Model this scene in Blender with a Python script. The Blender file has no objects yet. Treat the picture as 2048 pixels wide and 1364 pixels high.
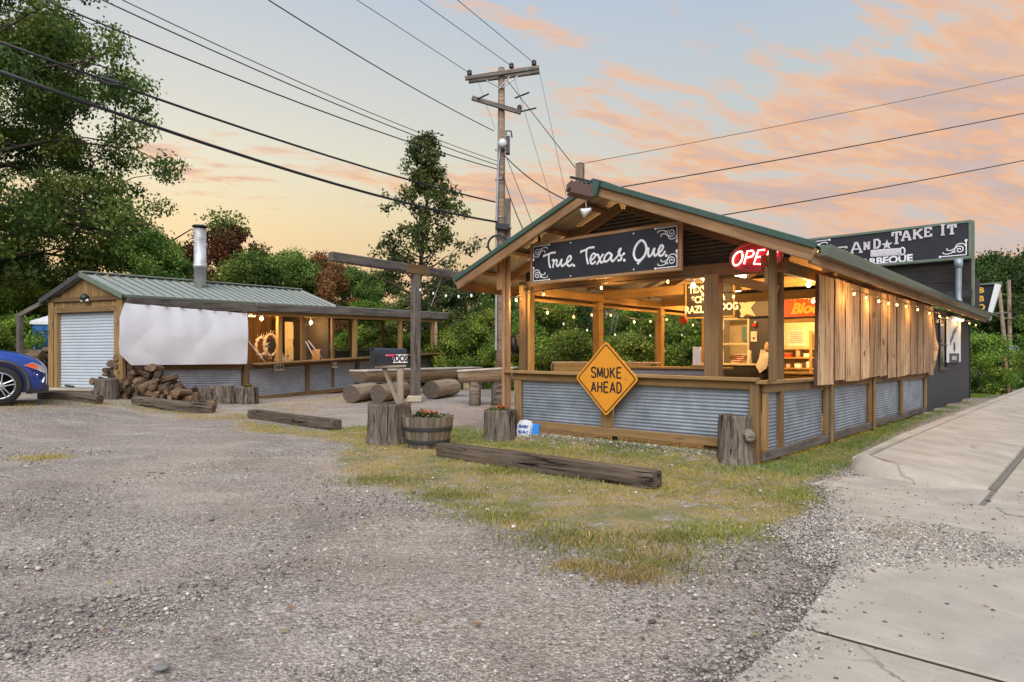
import bpy, math, random
import numpy as np
from mathutils import Vector, Matrix

sc = bpy.context.scene
col = sc.collection
R = math.radians

# ------------------------------------------------------------------ camera
EYE = 1.32; FPX = 1300.0; HOR = 713.0          # eye height, focal length and horizon in photo pixels
cam_d = bpy.data.cameras.new('camera')
cam = bpy.data.objects.new('camera', cam_d); col.objects.link(cam)
cam.location = (0, 0, EYE); cam.rotation_euler = (R(90), 0, 0)
cam_d.sensor_width = 36; cam_d.lens = FPX / 2048 * 36
cam_d.shift_y = (HOR - 682) / 2048
cam_d.clip_start = .05; cam_d.clip_end = 3000
sc.camera = cam

# ------------------------------------------------------------------ node helpers
class NT:
    def __init__(s, tree): s.t = tree; s.n = tree.nodes; s.l = tree.links
    def new(s, kind, **kw):
        nd = s.n.new(kind)
        ins = kw.pop('ins', {})
        for k, v in kw.items(): setattr(nd, k, v)
        for k, v in ins.items(): s.put(nd, k, v)
        return nd
    def put(s, nd, k, v):
        sock = nd.inputs[k]
        if isinstance(v, bpy.types.NodeSocket): s.l.new(v, sock)
        elif isinstance(v, bpy.types.Node): s.l.new(v.outputs[0], sock)
        else: sock.default_value = v
    def math(s, op, a, b=0.0, c=0.0, clamp=False):
        nd = s.n.new('ShaderNodeMath'); nd.operation = op; nd.use_clamp = clamp
        for i, v in enumerate((a, b, c)): s.put(nd, i, v)
        return nd.outputs[0]
    def mix(s, f, a, b, mode='MIX'):
        nd = s.n.new('ShaderNodeMix'); nd.data_type = 'RGBA'; nd.blend_type = mode
        s.put(nd, 0, f)
        for k, v in ((6, a), (7, b)):
            if isinstance(v, tuple) and len(v) == 3: v = (*v, 1)
            s.put(nd, k, v)
        return nd.outputs[2]
    def ramp(s, f, stops, interp='LINEAR'):
        nd = s.n.new('ShaderNodeValToRGB'); s.put(nd, 0, f)
        cr = nd.color_ramp; cr.interpolation = interp
        while len(cr.elements) < len(stops): cr.elements.new(.5)
        for e, (p, c) in zip(cr.elements, stops):
            e.position = p
            e.color = (c, c, c, 1) if not isinstance(c, tuple) else (*c[:3], 1)
        return nd.outputs[0]
    def noise(s, vec, scale, detail=4, rough=.55, dist=0.0, out=0):
        nd = s.new('ShaderNodeTexNoise', ins={'Vector': vec, 'Scale': scale, 'Detail': detail, 'Roughness': rough, 'Distortion': dist})
        return nd.outputs[out]
    def mapping(s, vec, scale=(1, 1, 1), loc=(0, 0, 0), rot=(0, 0, 0)):
        return s.new('ShaderNodeMapping', ins={'Vector': vec, 'Scale': scale, 'Location': loc, 'Rotation': rot}).outputs[0]

# ------------------------------------------------------------------ world: dusk sky with sunset cloud
CLOUD_A, CLOUD_B = (3.1, 2.3, 0), (3.7, 4.2, 0)
SUN_AZ, SUN_EL = R(-28), R(9)                   # the glow stands low over the woods, left of the pole
world = bpy.data.worlds.new('World'); sc.world = world; world.use_nodes = True
W = NT(world.node_tree); W.n.clear()
co = W.new('ShaderNodeTexCoord').outputs['Generated']
sx = W.new('ShaderNodeSeparateXYZ', ins={0: co})
X, Y, Z = sx.outputs
sky = W.new('ShaderNodeTexSky', sky_type='NISHITA', sun_disc=False, sun_elevation=SUN_EL, sun_rotation=SUN_AZ,
            air_density=1.0, dust_density=1.5, ozone_density=1.0)
el = W.math('MAXIMUM', Z, 0.0)
grad = W.ramp(el, [(0.0, (.86, .52, .30)), (.13, (.84, .58, .32)), (.20, (.86, .71, .44)), (.27, (.80, .77, .62)), (.35, (.70, .71, .67)), (.44, (.61, .66, .70)), (.60, (.42, .55, .76)), (.9, (.30, .47, .80))])
# away from the glow the low band turns mauve-grey
glow = W.math('ADD', W.math('MULTIPLY', X, math.sin(SUN_AZ)), W.math('MULTIPLY', Y, math.cos(SUN_AZ)))
far = W.ramp(el, [(0.0, (.62, .50, .50)), (.14, (.68, .56, .51)), (.26, (.66, .64, .61)), (.36, (.60, .65, .66)), (.50, (.48, .59, .74)), (.75, (.33, .49, .80))])
gl = W.ramp(glow, [(.62, 0.0), (.93, 1.0)])
base = W.mix(gl, far, grad)
base = W.mix(.045, base, W.mix(1.0, sky.outputs[0], (.09, .09, .09), 'MULTIPLY'))
# cloud layer: directions laid out on a flat deck overhead
zz = W.math('ADD', el, .16)
cu = W.new('ShaderNodeCombineXYZ', ins={0: W.math('DIVIDE', X, zz), 1: W.math('DIVIDE', Y, zz), 2: 0.0}).outputs[0]
rot = W.mapping(cu, rot=(0, 0, R(-18)))
n1 = W.noise(W.mapping(rot, scale=(.6, 1.5, 1), loc=CLOUD_A), 2.2, 10, .62, .5)
n2 = W.noise(W.mapping(rot, scale=(.6, .9, 1), loc=CLOUD_B), .75, 4, .5, .3)
n3 = W.noise(W.mapping(rot, scale=(.8, 2.2, 1), loc=(1.3, 5.2, 0)), 7.0, 7, .62, .4)
side = W.ramp(W.math('MULTIPLY_ADD', X, .8, .5), [(.30, 0.0), (.95, 1.0)])
cov = W.math('ADD', W.math('MULTIPLY_ADD', n2, .80, W.math('MULTIPLY', n1, .80)), W.math('MULTIPLY', n3, .42))
cov = W.math('ADD', cov, W.math('MULTIPLY', side, .17))
body = W.ramp(W.math('MULTIPLY', cov, .5), [(.572, 0.0), (.625, 1.0)])
thick = W.ramp(W.math('MULTIPLY', cov, .5), [(.605, 0.0), (.67, 1.0)])
lit = W.mix(W.math('MULTIPLY', thick, .8), (1.0, .53, .27), (.52, .44, .45))
lit = W.mix(W.ramp(n3, [(.45, 0.0), (.62, .5)]), lit, (.70, .56, .52))
lit = W.mix(W.ramp(W.math('SUBTRACT', W.math('MULTIPLY_ADD', Y, .5, .5), W.math('MULTIPLY', el, .45)), [(.50, 1.0), (.68, 0.0)]), lit, (.50, .56, .66))   # cloud away from the sunset stays blue-grey
skyc = W.mix(W.math('MULTIPLY', body, .95), base, lit)
bg = W.new('ShaderNodeBackground', ins={'Color': skyc, 'Strength': .80})
W.l.new(bg.outputs[0], W.new('ShaderNodeOutputWorld').inputs[0])

# ------------------------------------------------------------------ sun: broad, near-neutral fill added from behind the camera, opposite the glow
sun_d = bpy.data.lights.new('sun', 'SUN'); sun_d.energy = 3.2; sun_d.angle = R(60); sun_d.color = (1, .97, .94)
sun = bpy.data.objects.new('sun', sun_d); col.objects.link(sun)
sd = Vector((-.12, -.85, .9)).normalized()
sun.rotation_euler = (-sd).to_track_quat('-Z', 'Y').to_euler()

# ------------------------------------------------------------------ exposure
sc.view_settings.view_transform = 'Standard'; sc.view_settings.look = 'None'
sc.view_settings.exposure = 0.28; sc.view_settings.gamma = 1.0
sc.render.engine = 'CYCLES'
sc.cycles.use_denoising = True
sc.cycles.max_bounces = 6; sc.cycles.diffuse_bounces = 3; sc.cycles.glossy_bounces = 3
sc.cycles.transparent_max_bounces = 6; sc.cycles.sample_clamp_indirect = 4.0
sc.cycles.caustics_reflective = False; sc.cycles.caustics_refractive = False

# ------------------------------------------------------------------ materials
def mat(name):
    m = bpy.data.materials.new(name); m.use_nodes = True
    t = NT(m.node_tree); t.n.clear()
    b = t.new('ShaderNodeBsdfPrincipled'); t.l.new(b.outputs[0], t.new('ShaderNodeOutputMaterial').inputs[0])
    return m, t, b
def coords(t, rnd=True):
    v = t.new('ShaderNodeTexCoord').outputs['Object']
    if rnd:
        r = t.new('ShaderNodeObjectInfo').outputs['Random']
        k = t.math('MULTIPLY', r, 37.0)
        v = t.new('ShaderNodeVectorMath', operation='ADD', ins={0: v, 1: t.new('ShaderNodeCombineXYZ', ins={0: k, 1: k, 2: k}).outputs[0]}).outputs[0]
        return v, r
    return v, None
def bump(t, b, h, strength=.3, dist=.01):
    t.l.new(t.new('ShaderNodeBump', ins={'Height': h, 'Strength': strength, 'Distance': dist}).outputs[0], b.inputs['Normal'])
def wood(name, dark, light, grain=26, rough=.8, var=.35, bstr=.5, crack=0.0, along=1.3, stain=.35):
    m, t, b = mat(name); v, r = coords(t)
    g = t.noise(t.mapping(v, scale=(along, grain, grain)), 1.0, 6, .65, .6)
    g2 = t.noise(t.mapping(v, scale=(along * .5, grain * .3, grain * .3)), 1.0, 3, .5, 1.2)
    c = t.mix(t.ramp(t.math('MULTIPLY_ADD', g, .65, t.math('MULTIPLY', g2, .35)), [(.33, 0.0), (.68, 1.0)]), dark, light)
    lowf = t.noise(v, 1.7, 3, .6)
    c = t.mix(t.ramp(lowf, [(.45, 0.0), (.75, stain)]), c, tuple(x * .42 for x in dark))
    kn = t.new('ShaderNodeTexVoronoi', ins={'Vector': t.mapping(v, scale=(1.1, 5, 5)), 'Scale': 1.0}).outputs['Distance']
    c = t.mix(t.ramp(kn, [(.05, .75), (.13, 0.0)]), c, tuple(x * .35 for x in dark))
    f = t.math('MULTIPLY_ADD', r, var, 1 - var / 2)
    c = t.mix(1.0, c, t.new('ShaderNodeCombineXYZ', ins={0: f, 1: f, 2: f}).outputs[0], 'MULTIPLY')
    h = g
    if crack:
        ck = t.noise(t.mapping(v, scale=(.9, 14, 14), loc=(4, 2, 1)), 1.0, 4, .7, 1.0)
        k = t.ramp(ck, [(.36, 1.0), (.43, 0.0)])
        c = t.mix(t.math('MULTIPLY', k, crack), c, tuple(x * .12 for x in dark))
        h = t.math('SUBTRACT', g, t.math('MULTIPLY', k, 1.4))
    t.put(b, 'Base Color', c); b.inputs['Roughness'].default_value = rough
    b.inputs['Specular IOR Level'].default_value = .25
    bump(t, b, h, bstr, .006)
    return m
def plain(name, c, rough=.5, metal=0.0, var=.12, scale=6, dirt=0.0, spec=.5, bstr=0.0):
    m, t, b = mat(name); v, r = coords(t)
    n = t.noise(v, scale, 5, .6)
    cc = t.mix(t.ramp(n, [(.3, 0.0), (.7, 1.0)]), tuple(x * (1 - var) for x in c), tuple(min(1, x * (1 + var)) for x in c))
    if dirt:
        d = t.noise(v, scale * .35, 6, .65, .5)
        cc = t.mix(t.ramp(d, [(.48, 0.0), (.75, dirt)]), cc, (.10, .075, .05))
    t.put(b, 'Base Color', cc); b.inputs['Roughness'].default_value = rough; b.inputs['Metallic'].default_value = metal
    t.put(b, 'Roughness', t.math('MULTIPLY_ADD', n, .2, rough - .1, clamp=True))
    b.inputs['Specular IOR Level'].default_value = spec
    if bstr: bump(t, b, n, bstr, .01)
    return m
def emit(name, c, s):
    m, t, b = mat(name)
    b.inputs['Base Color'].default_value = (*c, 1); b.inputs['Emission Color'].default_value = (*c, 1); b.inputs['Emission Strength'].default_value = s
    return m
def leafmat(name, tint=(1, 1, 1), trans=.35):
    m = bpy.data.materials.new(name); m.use_nodes = True
    t = NT(m.node_tree); t.n.clear()
    a = t.new('ShaderNodeAttribute', attribute_name='Col').outputs['Color']
    r = t.new('ShaderNodeObjectInfo').outputs['Random']
    c = t.mix(1.0, a, tint, 'MULTIPLY')
    hs = t.new('ShaderNodeHueSaturation', ins={'Hue': t.math('MULTIPLY_ADD', r, .035, .4825), 'Value': t.math('MULTIPLY_ADD', r, .45, .8), 'Color': c}).outputs[0]
    d = t.new('ShaderNodeBsdfPrincipled', ins={'Base Color': hs, 'Roughness': .55, 'Specular IOR Level': .25})
    tr = t.new('ShaderNodeBsdfTranslucent', ins={'Color': t.mix(1.0, hs, (1.15, 1.25, .55), 'MULTIPLY')})
    mx = t.new('ShaderNodeMixShader', ins={0: trans, 1: d.outputs[0], 2: tr.outputs[0]})
    t.l.new(mx.outputs[0], t.new('ShaderNodeOutputMaterial').inputs[0])
    return m
def attrmat(name, rough=.85, tint=(1, 1, 1), bscale=0, bstr=.4):
    m, t, b = mat(name)
    a = t.new('ShaderNodeAttribute', attribute_name='Col').outputs['Color']
    c = t.mix(1.0, a, tint, 'MULTIPLY')
    if bscale:
        v, _ = coords(t, False); n = t.noise(v, bscale, 4, .6)
        c = t.mix(1.0, c, t.ramp(n, [(.25, .7), (.75, 1.2)]), 'MULTIPLY'); bump(t, b, n, bstr, .004)
    t.put(b, 'Base Color', c); b.inputs['Roughness'].default_value = rough; b.inputs['Specular IOR Level'].default_value = .25
    return m

MT = {}
MT['rail'] = wood('treated_rail', (.20, .118, .045), (.37, .235, .105), stain=.3)
MT['cedar'] = wood('cedar_timber', (.20, .105, .048), (.43, .26, .135), grain=20, stain=.35)
MT['brown_wood'] = wood('brown_framing', (.13, .075, .035), (.26, .16, .075))  # one even dark brown timber colour
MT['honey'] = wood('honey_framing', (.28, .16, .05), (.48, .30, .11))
MT['grey_wood'] = wood('weathered_grey', (.085, .07, .06), (.25, .215, .185), crack=.7, bstr=.8)
MT['tie'] = wood('railway_tie', (.030, .022, .016), (.215, .165, .12), grain=24, crack=1.0, bstr=1.0, along=.9, var=.2)
MT['dark_wood'] = wood('dark_stained_boards', (.018, .016, .015), (.055, .048, .044))
MT['slab'] = wood('live_edge_slab', (.30, .155, .068), (.80, .55, .33), grain=9, along=.55, bstr=.8, crack=.85, stain=.5, var=.75)
MT['slab_edge'] = wood('live_edge_bark', (.06, .035, .022), (.22, .12, .065), grain=14, along=2, bstr=1.0, crack=.6)
MT['pole'] = wood('pole_wood', (.13, .085, .055), (.36, .27, .19), grain=18, crack=.5, along=.5)
MT['post_grey'] = wood('silvered_post', (.20, .15, .10), (.42, .345, .26), stain=.2)
MT['fresh'] = wood('pale_lumber', (.36, .25, .15), (.60, .47, .33), stain=.1)
MT['bark'] = wood('bark', (.040, .030, .023), (.30, .245, .195), grain=30, crack=1.0, bstr=1.0, along=4, stain=.2)
MT['logbark'] = wood('peeled_log', (.17, .115, .07), (.42, .32, .21), grain=15, crack=.5, bstr=.8, along=1.2, stain=.25)
MT['endgrain'] = plain('end_grain', (.10, .075, .055), .9, var=.35, scale=14)
MT['fire'] = wood('split_firewood', (.055, .034, .022), (.24, .155, .09), grain=20, crack=.5, var=1.1, stain=.5)
MT['galv'] = plain('galvanised_sheet', (.30, .34, .385), .52, .45, var=.25, scale=3.5, dirt=.28, bstr=.35)
MT['galv_warm'] = plain('galvanised_underside', (.40, .365, .30), .5, .35, var=.15, scale=3, dirt=.25)
MT['galv_dull'] = plain('dull_galvanised', (.36, .38, .42), .55, .4, var=.15, scale=3, dirt=.25)
MT['shutter'] = plain('shutter_steel', (.43, .485, .53), .6, .0, var=.05, scale=3, dirt=.10)
MT['gable_dark'] = plain('dark_corrugated', (.075, .065, .055), .5, .4, var=.2)
MT['siding'] = plain('charcoal_siding', (.050, .050, .055), .55, .1, var=.12, dirt=.2)
MT['green'] = plain('green_roof_metal', (.055, .105, .085), .45, .2, var=.12)
MT['sage'] = plain('sage_metal', (.16, .20, .155), .42, .25, var=.1)
MT['roof_l'] = plain('pale_green_roof', (.285, .305, .265), .6, .05, var=.08, scale=1.5)
MT['black'] = plain('black_paint', (.012, .012, .014), .45)
MT['panel_black'] = plain('sign_black', (.017, .018, .026), .5, var=.2)
MT['white'] = plain('white_paint', (.78, .78, .78), .55, var=.04)
MT['letter'] = plain('sign_white', (.80, .79, .82), .6, var=.04)
MT['letter_dim'] = plain('aged_white_letters', (.60, .56, .58), .7, var=.12, scale=9)
MT['seam'] = plain('seam_with_shadow', (.085, .10, .085), .55)
MT['tarp'] = plain('white_tarp', (.80, .80, .83), .6, var=.05, scale=1.2, dirt=.07)
MT['concrete'] = None
MT['cinder'] = plain('pale_block', (.42, .35, .27), .95, var=.2, scale=20)
MT['blue_plastic'] = plain('blue_plastic', (.02, .13, .38), .45)
MT['sign_orange'] = plain('sign_orange', (.72, .285, .018), .45, var=.06)
MT['bulb_warm'] = emit('warm_bulb', (1, .60, .20), 3.2)
MT['bulb_unlit_glow'] = emit('unlit_bulb_glow', (.85, .85, .85), .5)  # unlit white bulbs, brightened by a faint emission of their own
MT['lamp_warm'] = emit('warm_lamp', (1, .66, .26), 7)
MT['lamp_cool'] = emit('tube_lamp', (1, .86, .62), 7)
MT['neon'] = emit('neon_white', (1, .62, .52), 5)
MT['neon_red'] = emit('neon_red', (1, .02, .02), 1.6)
MT['wire'] = plain('cable_black', (.02, .02, .022), .6)
MT['wire_pale'] = plain('wire_grey', (.16, .155, .15), .5, .4)
MT['ceramic'] = plain('insulator_brown', (.05, .035, .032), .25)
MT['steel'] = plain('grey_steel', (.38, .39, .40), .4, .8)
MT['car'] = None
MT['rubber'] = plain('tyre_rubber', (.018, .018, .018), .8)
MT['trim'] = plain('grey_plastic', (.05, .05, .054), .6)
MT['chrome'] = plain('bright_alloy', (.75, .76, .78), .22, .9, var=.02)
MT['glass'] = plain('dark_glass', (.015, .018, .02), .08, 0, var=.05)
MT['lens'] = plain('lamp_lens', (.62, .64, .64), .15)
MT['amber'] = plain('amber_lens', (.75, .12, .04), .2)
MT['red'] = plain('red_paint', (.52, .05, .025), .5)
MT['orange_panel'] = plain('red_orange_panel', (.62, .10, .022), .5)
MT['yellow'] = plain('yellow_paint', (.85, .50, .06), .5)
MT['cream'] = plain('cream_paint', (.70, .60, .40), .6)
MT['paper'] = plain('paper', (.72, .68, .60), .8)
MT['pink'] = plain('pink_paint', (.80, .05, .20), .5)
MT['rope'] = plain('rope', (.48, .42, .36), .9)
MT['soil'] = plain('potting_soil', (.035, .024, .016), 1.0)
MT['grit'] = plain('joint_grit', (.17, .145, .12), 1.0, var=.5, scale=60)
MT['petal_o'] = plain('orange_petals', (.62, .13, .018), .6)
MT['petal_w'] = plain('white_petals', (.75, .68, .55), .6)
MT['leaf'] = leafmat('leaf')
MT['blade'] = leafmat('grass_blade', trans=.25)
MT['stone'] = attrmat('loose_stone', .9)
MT['trunk'] = wood('tree_bark', (.05, .038, .028), (.17, .135, .105), grain=12, along=3, bstr=.8)
m, t, b = mat('car_blue'); b.inputs['Base Color'].default_value = (.018, .060, .34, 1); b.inputs['Metallic'].default_value = .35
b.inputs['Roughness'].default_value = .28; b.inputs['Coat Weight'].default_value = 1; b.inputs['Coat Roughness'].default_value = .04
MT['car'] = m
m, t, b = mat('concrete'); v, r = coords(t)
n = t.noise(v, 2.2, 8, .62, .3); n2 = t.noise(v, 90, 3, .6); n3 = t.noise(t.mapping(v, scale=(1, 1, 1), rot=(0, 0, .4)), .7, 4, .6)
sw = t.noise(t.mapping(v, scale=(2, 60, 1)), 1.0, 3, .6)
c = t.mix(t.ramp(n, [(.3, 0.0), (.72, 1.0)]), (.345, .295, .235), (.51, .445, .36))
c = t.mix(t.ramp(n3, [(.45, 0.0), (.7, .45)]), c, (.33, .285, .235))
c = t.mix(t.ramp(sw, [(.50, 0.0), (.8, .3)]), c, (.25, .2, .15))
c = t.mix(t.ramp(n2, [(.60, 0.0), (.74, .4)]), c, (.16, .14, .12))
t.put(b, 'Base Color', c); b.inputs['Roughness'].default_value = .95; b.inputs['Specular IOR Level'].default_value = .2
ck = t.new('ShaderNodeTexVoronoi', feature='DISTANCE_TO_EDGE', ins={'Vector': t.new('ShaderNodeVectorMath', operation='ADD', ins={0: v, 1: t.new('ShaderNodeVectorMath', operation='SCALE', ins={0: t.noise(v, 3.5, 4, .6, out=1), 'Scale': .35}).outputs[0]}).outputs[0], 'Scale': .38}).outputs['Distance']
ckm = t.math('MULTIPLY', t.ramp(ck, [(.0015, 1.0), (.006, 0.0)]), t.ramp(n3, [(.42, 0.0), (.55, .8)]))
c = t.mix(ckm, c, (.10, .085, .07))
st_ = t.noise(t.mapping(v, loc=(5, 8, 0)), 1.1, 6, .7, .6); c = t.mix(t.ramp(st_, [(.55, 0.0), (.75, .40)]), c, (.27, .235, .195))
t.put(b, 'Base Color', c)
bump(t, b, t.math('SUBTRACT', t.math('MULTIPLY_ADD', n2, .5, t.math('MULTIPLY', sw, .5)), ckm), .6, .004)
MT['concrete'] = m

# ------------------------------------------------------------------ mesh helpers
WMX = {}
def wm(o): return WMX.get(o.name, Matrix())
def add(name, me, parent=None, M=None):
    o = bpy.data.objects.new(name, me); col.objects.link(o)
    M = M or Matrix(); WMX[o.name] = M.copy()
    if parent: o.parent = parent; o.matrix_basis = wm(parent).inverted() @ M
    else: o.matrix_basis = M
    return o
def tag(o, label, cat, group=None, kind=None):
    if label: o['label'] = label
    if cat: o['category'] = cat
    if group: o['group'] = group
    if kind: o['kind'] = kind
    return o
def thing(name, label, cat, loc=(0, 0, 0), rz=0.0, group=None):
    o = add(name, None, None, Matrix.Translation(Vector(loc)) @ Matrix.Rotation(rz, 4, 'Z'))
    o.empty_display_size = .2
    return tag(o, label, cat, group)
def struct(o): o['kind'] = 'structure'; return o
def raw(name, V, F, m, smooth=False):
    me = bpy.data.meshes.new(name); me.from_pydata([tuple(v) for v in V], [], F); me.update()
    if isinstance(m, str): m = MT[m]
    if m: me.materials.append(m)
    if smooth: me.polygons.foreach_set('use_smooth', [True] * len(me.polygons))
    return me
def rawnp(name, V, F, m, colr=None, smooth=False):
    V = np.asarray(V, np.float32); F = np.asarray(F, np.int32); k = F.shape[1]
    me = bpy.data.meshes.new(name)
    me.vertices.add(len(V)); me.vertices.foreach_set('co', V.ravel())
    me.loops.add(F.size); me.loops.foreach_set('vertex_index', F.ravel())
    me.polygons.add(len(F)); me.polygons.foreach_set('loop_start', np.arange(0, F.size, k, dtype=np.int32))
    me.update(calc_edges=True)
    if smooth: me.polygons.foreach_set('use_smooth', np.ones(len(F), bool))
    if colr is not None:
        a = me.color_attributes.new('Col', 'FLOAT_COLOR', 'POINT')
        a.data.foreach_set('color', np.column_stack([colr, np.ones(len(V))]).astype(np.float32).ravel())
    me.materials.append(MT[m] if isinstance(m, str) else m)
    return me
class G:
    """collects geometry of ONE part"""
    def __init__(s): s.V = []; s.F = []
    def add(s, V, F, M=None):
        o = len(s.V)
        s.V += [tuple(M @ Vector(v)) if M else tuple(v) for v in V]
        s.F += [tuple(i + o for i in f) for f in F]; return s
    def me(s, name, m, smooth=False): return raw(name, s.V, s.F, m, smooth)
    def obj(s, name, m, parent=None, M=None, smooth=False): return add(name, s.me(name, m, smooth), parent, M)
def box_geo(sx, sy, sz, c=.006):
    c = min(c, sx * .2, sy * .2, sz * .2); V = []; idx = {}
    for i in (-1, 1):
        for j in (-1, 1):
            for k in (-1, 1):
                for a, p in enumerate(((i * sx / 2, j * (sy / 2 - c), k * (sz / 2 - c)), (i * (sx / 2 - c), j * sy / 2, k * (sz / 2 - c)), (i * (sx / 2 - c), j * (sy / 2 - c), k * sz / 2))):
                    idx[i, j, k, a] = len(V); V.append(p)
    F = []
    for a in range(3):
        for s_ in (-1, 1):
            q = []
            for p in ((-1, -1), (1, -1), (1, 1), (-1, 1)):
                t_ = list(p); t_.insert(a, s_); q.append(idx[(*t_, a)])
            F.append(q)
        b_, c_ = [x for x in range(3) if x != a]
        for s1 in (-1, 1):
            for s2 in (-1, 1):
                q = []
                for e, ax in ((-1, b_), (-1, c_), (1, c_), (1, b_)):
                    t_ = [0, 0, 0]; t_[a] = e; t_[b_] = s1; t_[c_] = s2; q.append(idx[(*t_, ax)])
                F.append(q)
    for i in (-1, 1):
        for j in (-1, 1):
            for k in (-1, 1): F.append([idx[i, j, k, a] for a in range(3)])
    out = []
    for f in F:
        p = [Vector(V[i]) for i in f]
        n = (p[1] - p[0]).cross(p[2] - p[0])
        out.append(tuple(f if n.dot(sum(p, Vector()) / len(p)) > 0 else f[::-1]))
    return V, out
def frame(p0, p1, up=(0, 0, 1)):
    p0, p1, up = Vector(p0), Vector(p1), Vector(up)
    x = (p1 - p0); L = x.length; x.normalize()
    if abs(x.dot(up)) > .99: up = Vector((0, 1, 0))
    z = (up - x * up.dot(x)).normalized(); y = z.cross(x)
    M = Matrix((x, y, z)).transposed().to_4x4(); M.translation = (p0 + p1) / 2
    return M, L
_bx = {}
def beam(name, p0, p1, w, h, m, parent=None, up=(0, 0, 1), c=.006, rough=0):
    """a timber from p0 to p1: w across, h along 'up'; grain runs along its length"""
    M, L = frame(p0, p1, up)
    key = (round(L, 3), round(w, 3), round(h, 3), m, c, rough)
    if key not in _bx or rough:
        V, F = box_geo(L, w, h, c)
        _bx[key] = raw(name, V, F, m)
    return add(name, _bx[key], parent, M)
def tube_geo(P, r, n=8, cap=True, squash=None):
    P = [Vector(p) for p in P]; N = len(P)
    rr = [r] * N if not hasattr(r, '__len__') else r
    V = []; F = []; u = None
    for i in range(N):
        d = (P[min(i + 1, N - 1)] - P[max(i - 1, 0)]).normalized()
        if u is None: u = d.orthogonal().normalized()
        u = (u - d * u.dot(d)); u = u.normalized() if u.length > 1e-6 else d.orthogonal().normalized()
        v = d.cross(u)
        for k in range(n):
            a = 2 * math.pi * k / n
            V.append(P[i] + (u * math.cos(a) + v * math.sin(a)) * rr[i])
    for i in range(N - 1):
        for k in range(n): F.append((i * n + k, i * n + (k + 1) % n, (i + 1) * n + (k + 1) % n, (i + 1) * n + k))
    if cap: F.append(tuple(range(n))[::-1]); F.append(tuple(range((N - 1) * n, N * n)))
    return V, F
def lathe_geo(prof, n=24, jit=None):
    V = []; F = []
    for i, (r, z) in enumerate(prof):
        for k in range(n):
            a = 2 * math.pi * k / n; q = r * (jit(i, k, a) if jit else 1)
            V.append((q * math.cos(a), q * math.sin(a), z))
    for i in range(len(prof) - 1):
        for k in range(n): F.append((i * n + k, i * n + (k + 1) % n, (i + 1) * n + (k + 1) % n, (i + 1) * n + k))
    F.append(tuple(range(n))[::-1]); F.append(tuple(range((len(prof) - 1) * n, len(prof) * n)))
    return V, F
def smooth_path(P, k=6):
    P = [Vector(p) for p in P]
    if len(P) < 3: return P
    out = []
    for i in range(len(P) - 1):
        a, b_, c_, d = P[max(i - 1, 0)], P[i], P[i + 1], P[min(i + 2, len(P) - 1)]
        for j in range(k):
            s = j / k
            out.append(.5 * ((2 * b_) + (c_ - a) * s + (2 * a - 5 * b_ + 4 * c_ - d) * s * s + (3 * b_ - a - 3 * c_ + d) * s ** 3))
    return out + [P[-1]]
def panel_geo(w, h, period, amp, vertical=False, per=8, thick=.0):
    """corrugated sheet in the local XZ plane, centred; ridges run along X unless vertical"""
    L = w if vertical else h; n = max(4, int(round(L / period)) * per)
    V = []; F = []
    for i in range(n + 1):
        s = i / n * L - L / 2; y = amp * math.sin(2 * math.pi * i / per)
        for e in (-1, 1):
            V.append((s, y, e * h / 2) if vertical else (e * w / 2, y, s))
    for i in range(n): F.append((2 * i, 2 * i + 1, 2 * i + 3, 2 * i + 2) if vertical else (2 * i, 2 * i + 2, 2 * i + 3, 2 * i + 1))
    return V, F
def rib_geo(w, h, pitch, rib, rw):
    """flat sheet with narrow standing ribs, local XZ plane, ribs along Z"""
    V = []; F = []; xs = [(-w / 2, 0)]; k = int(w / pitch)
    for i in range(k):
        c_ = -w / 2 + (i + .5) * w / k
        xs += [(c_ - rw, 0), (c_ - rw * .6, rib), (c_ + rw * .6, rib), (c_ + rw, 0)]
    xs.append((w / 2, 0))
    for x, y in xs: V += [(x, -y, -h / 2), (x, -y, h / 2)]
    for i in range(len(xs) - 1): F.append((2 * i, 2 * i + 2, 2 * i + 3, 2 * i + 1))
    return V, F
_txt = {}
def text_geo(body, size=1.0, bold=0.0, ext=.004, sxc=1.0, shear=0.0, space=1.0):
    cu_ = bpy.data.curves.new('lettering', 'FONT'); cu_.body = body; cu_.size = size; cu_.extrude = ext; cu_.offset = bold
    cu_.align_x = 'CENTER'; cu_.align_y = 'CENTER'; cu_.shear = shear; cu_.space_character = space; cu_.resolution_u = 4
    o = bpy.data.objects.new('lettering', cu_); col.objects.link(o)
    dg = bpy.context.evaluated_depsgraph_get(); e = o.evaluated_get(dg); me = e.to_mesh()
    V = [(v.co.x * sxc, -v.co.z, v.co.y) for v in me.vertices]; F = [tuple(p.vertices) for p in me.polygons]
    e.to_mesh_clear(); bpy.data.objects.remove(o); bpy.data.curves.remove(cu_)
    return V, F                                   # lies in the local XZ plane, facing -Y
def strokes_geo(lines, r, ext=.35, n=6, k=5, g=None):
    """rounded brush strokes in the XZ plane, flattened along Y"""
    g = g or G()
    for i, L in enumerate(lines):
        V, F = tube_geo(smooth_path([(p[0], 0, p[1]) for p in L], k), r, n)
        g.add([(v[0], v[1] * ext, v[2]) for v in V], F)
    return g
def disc(g, x, z, r, y=0, n=12, t_=.003):
    V = [(x + r * math.cos(2 * math.pi * i / n), s, z + r * math.sin(2 * math.pi * i / n)) for s in (y - t_, y + t_) for i in range(n)]
    F = [tuple(range(n)), tuple(range(n, 2 * n))[::-1]] + [(i, i + n, (i + 1) % n + n, (i + 1) % n) for i in range(n)]
    return g.add(V, F)

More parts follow.
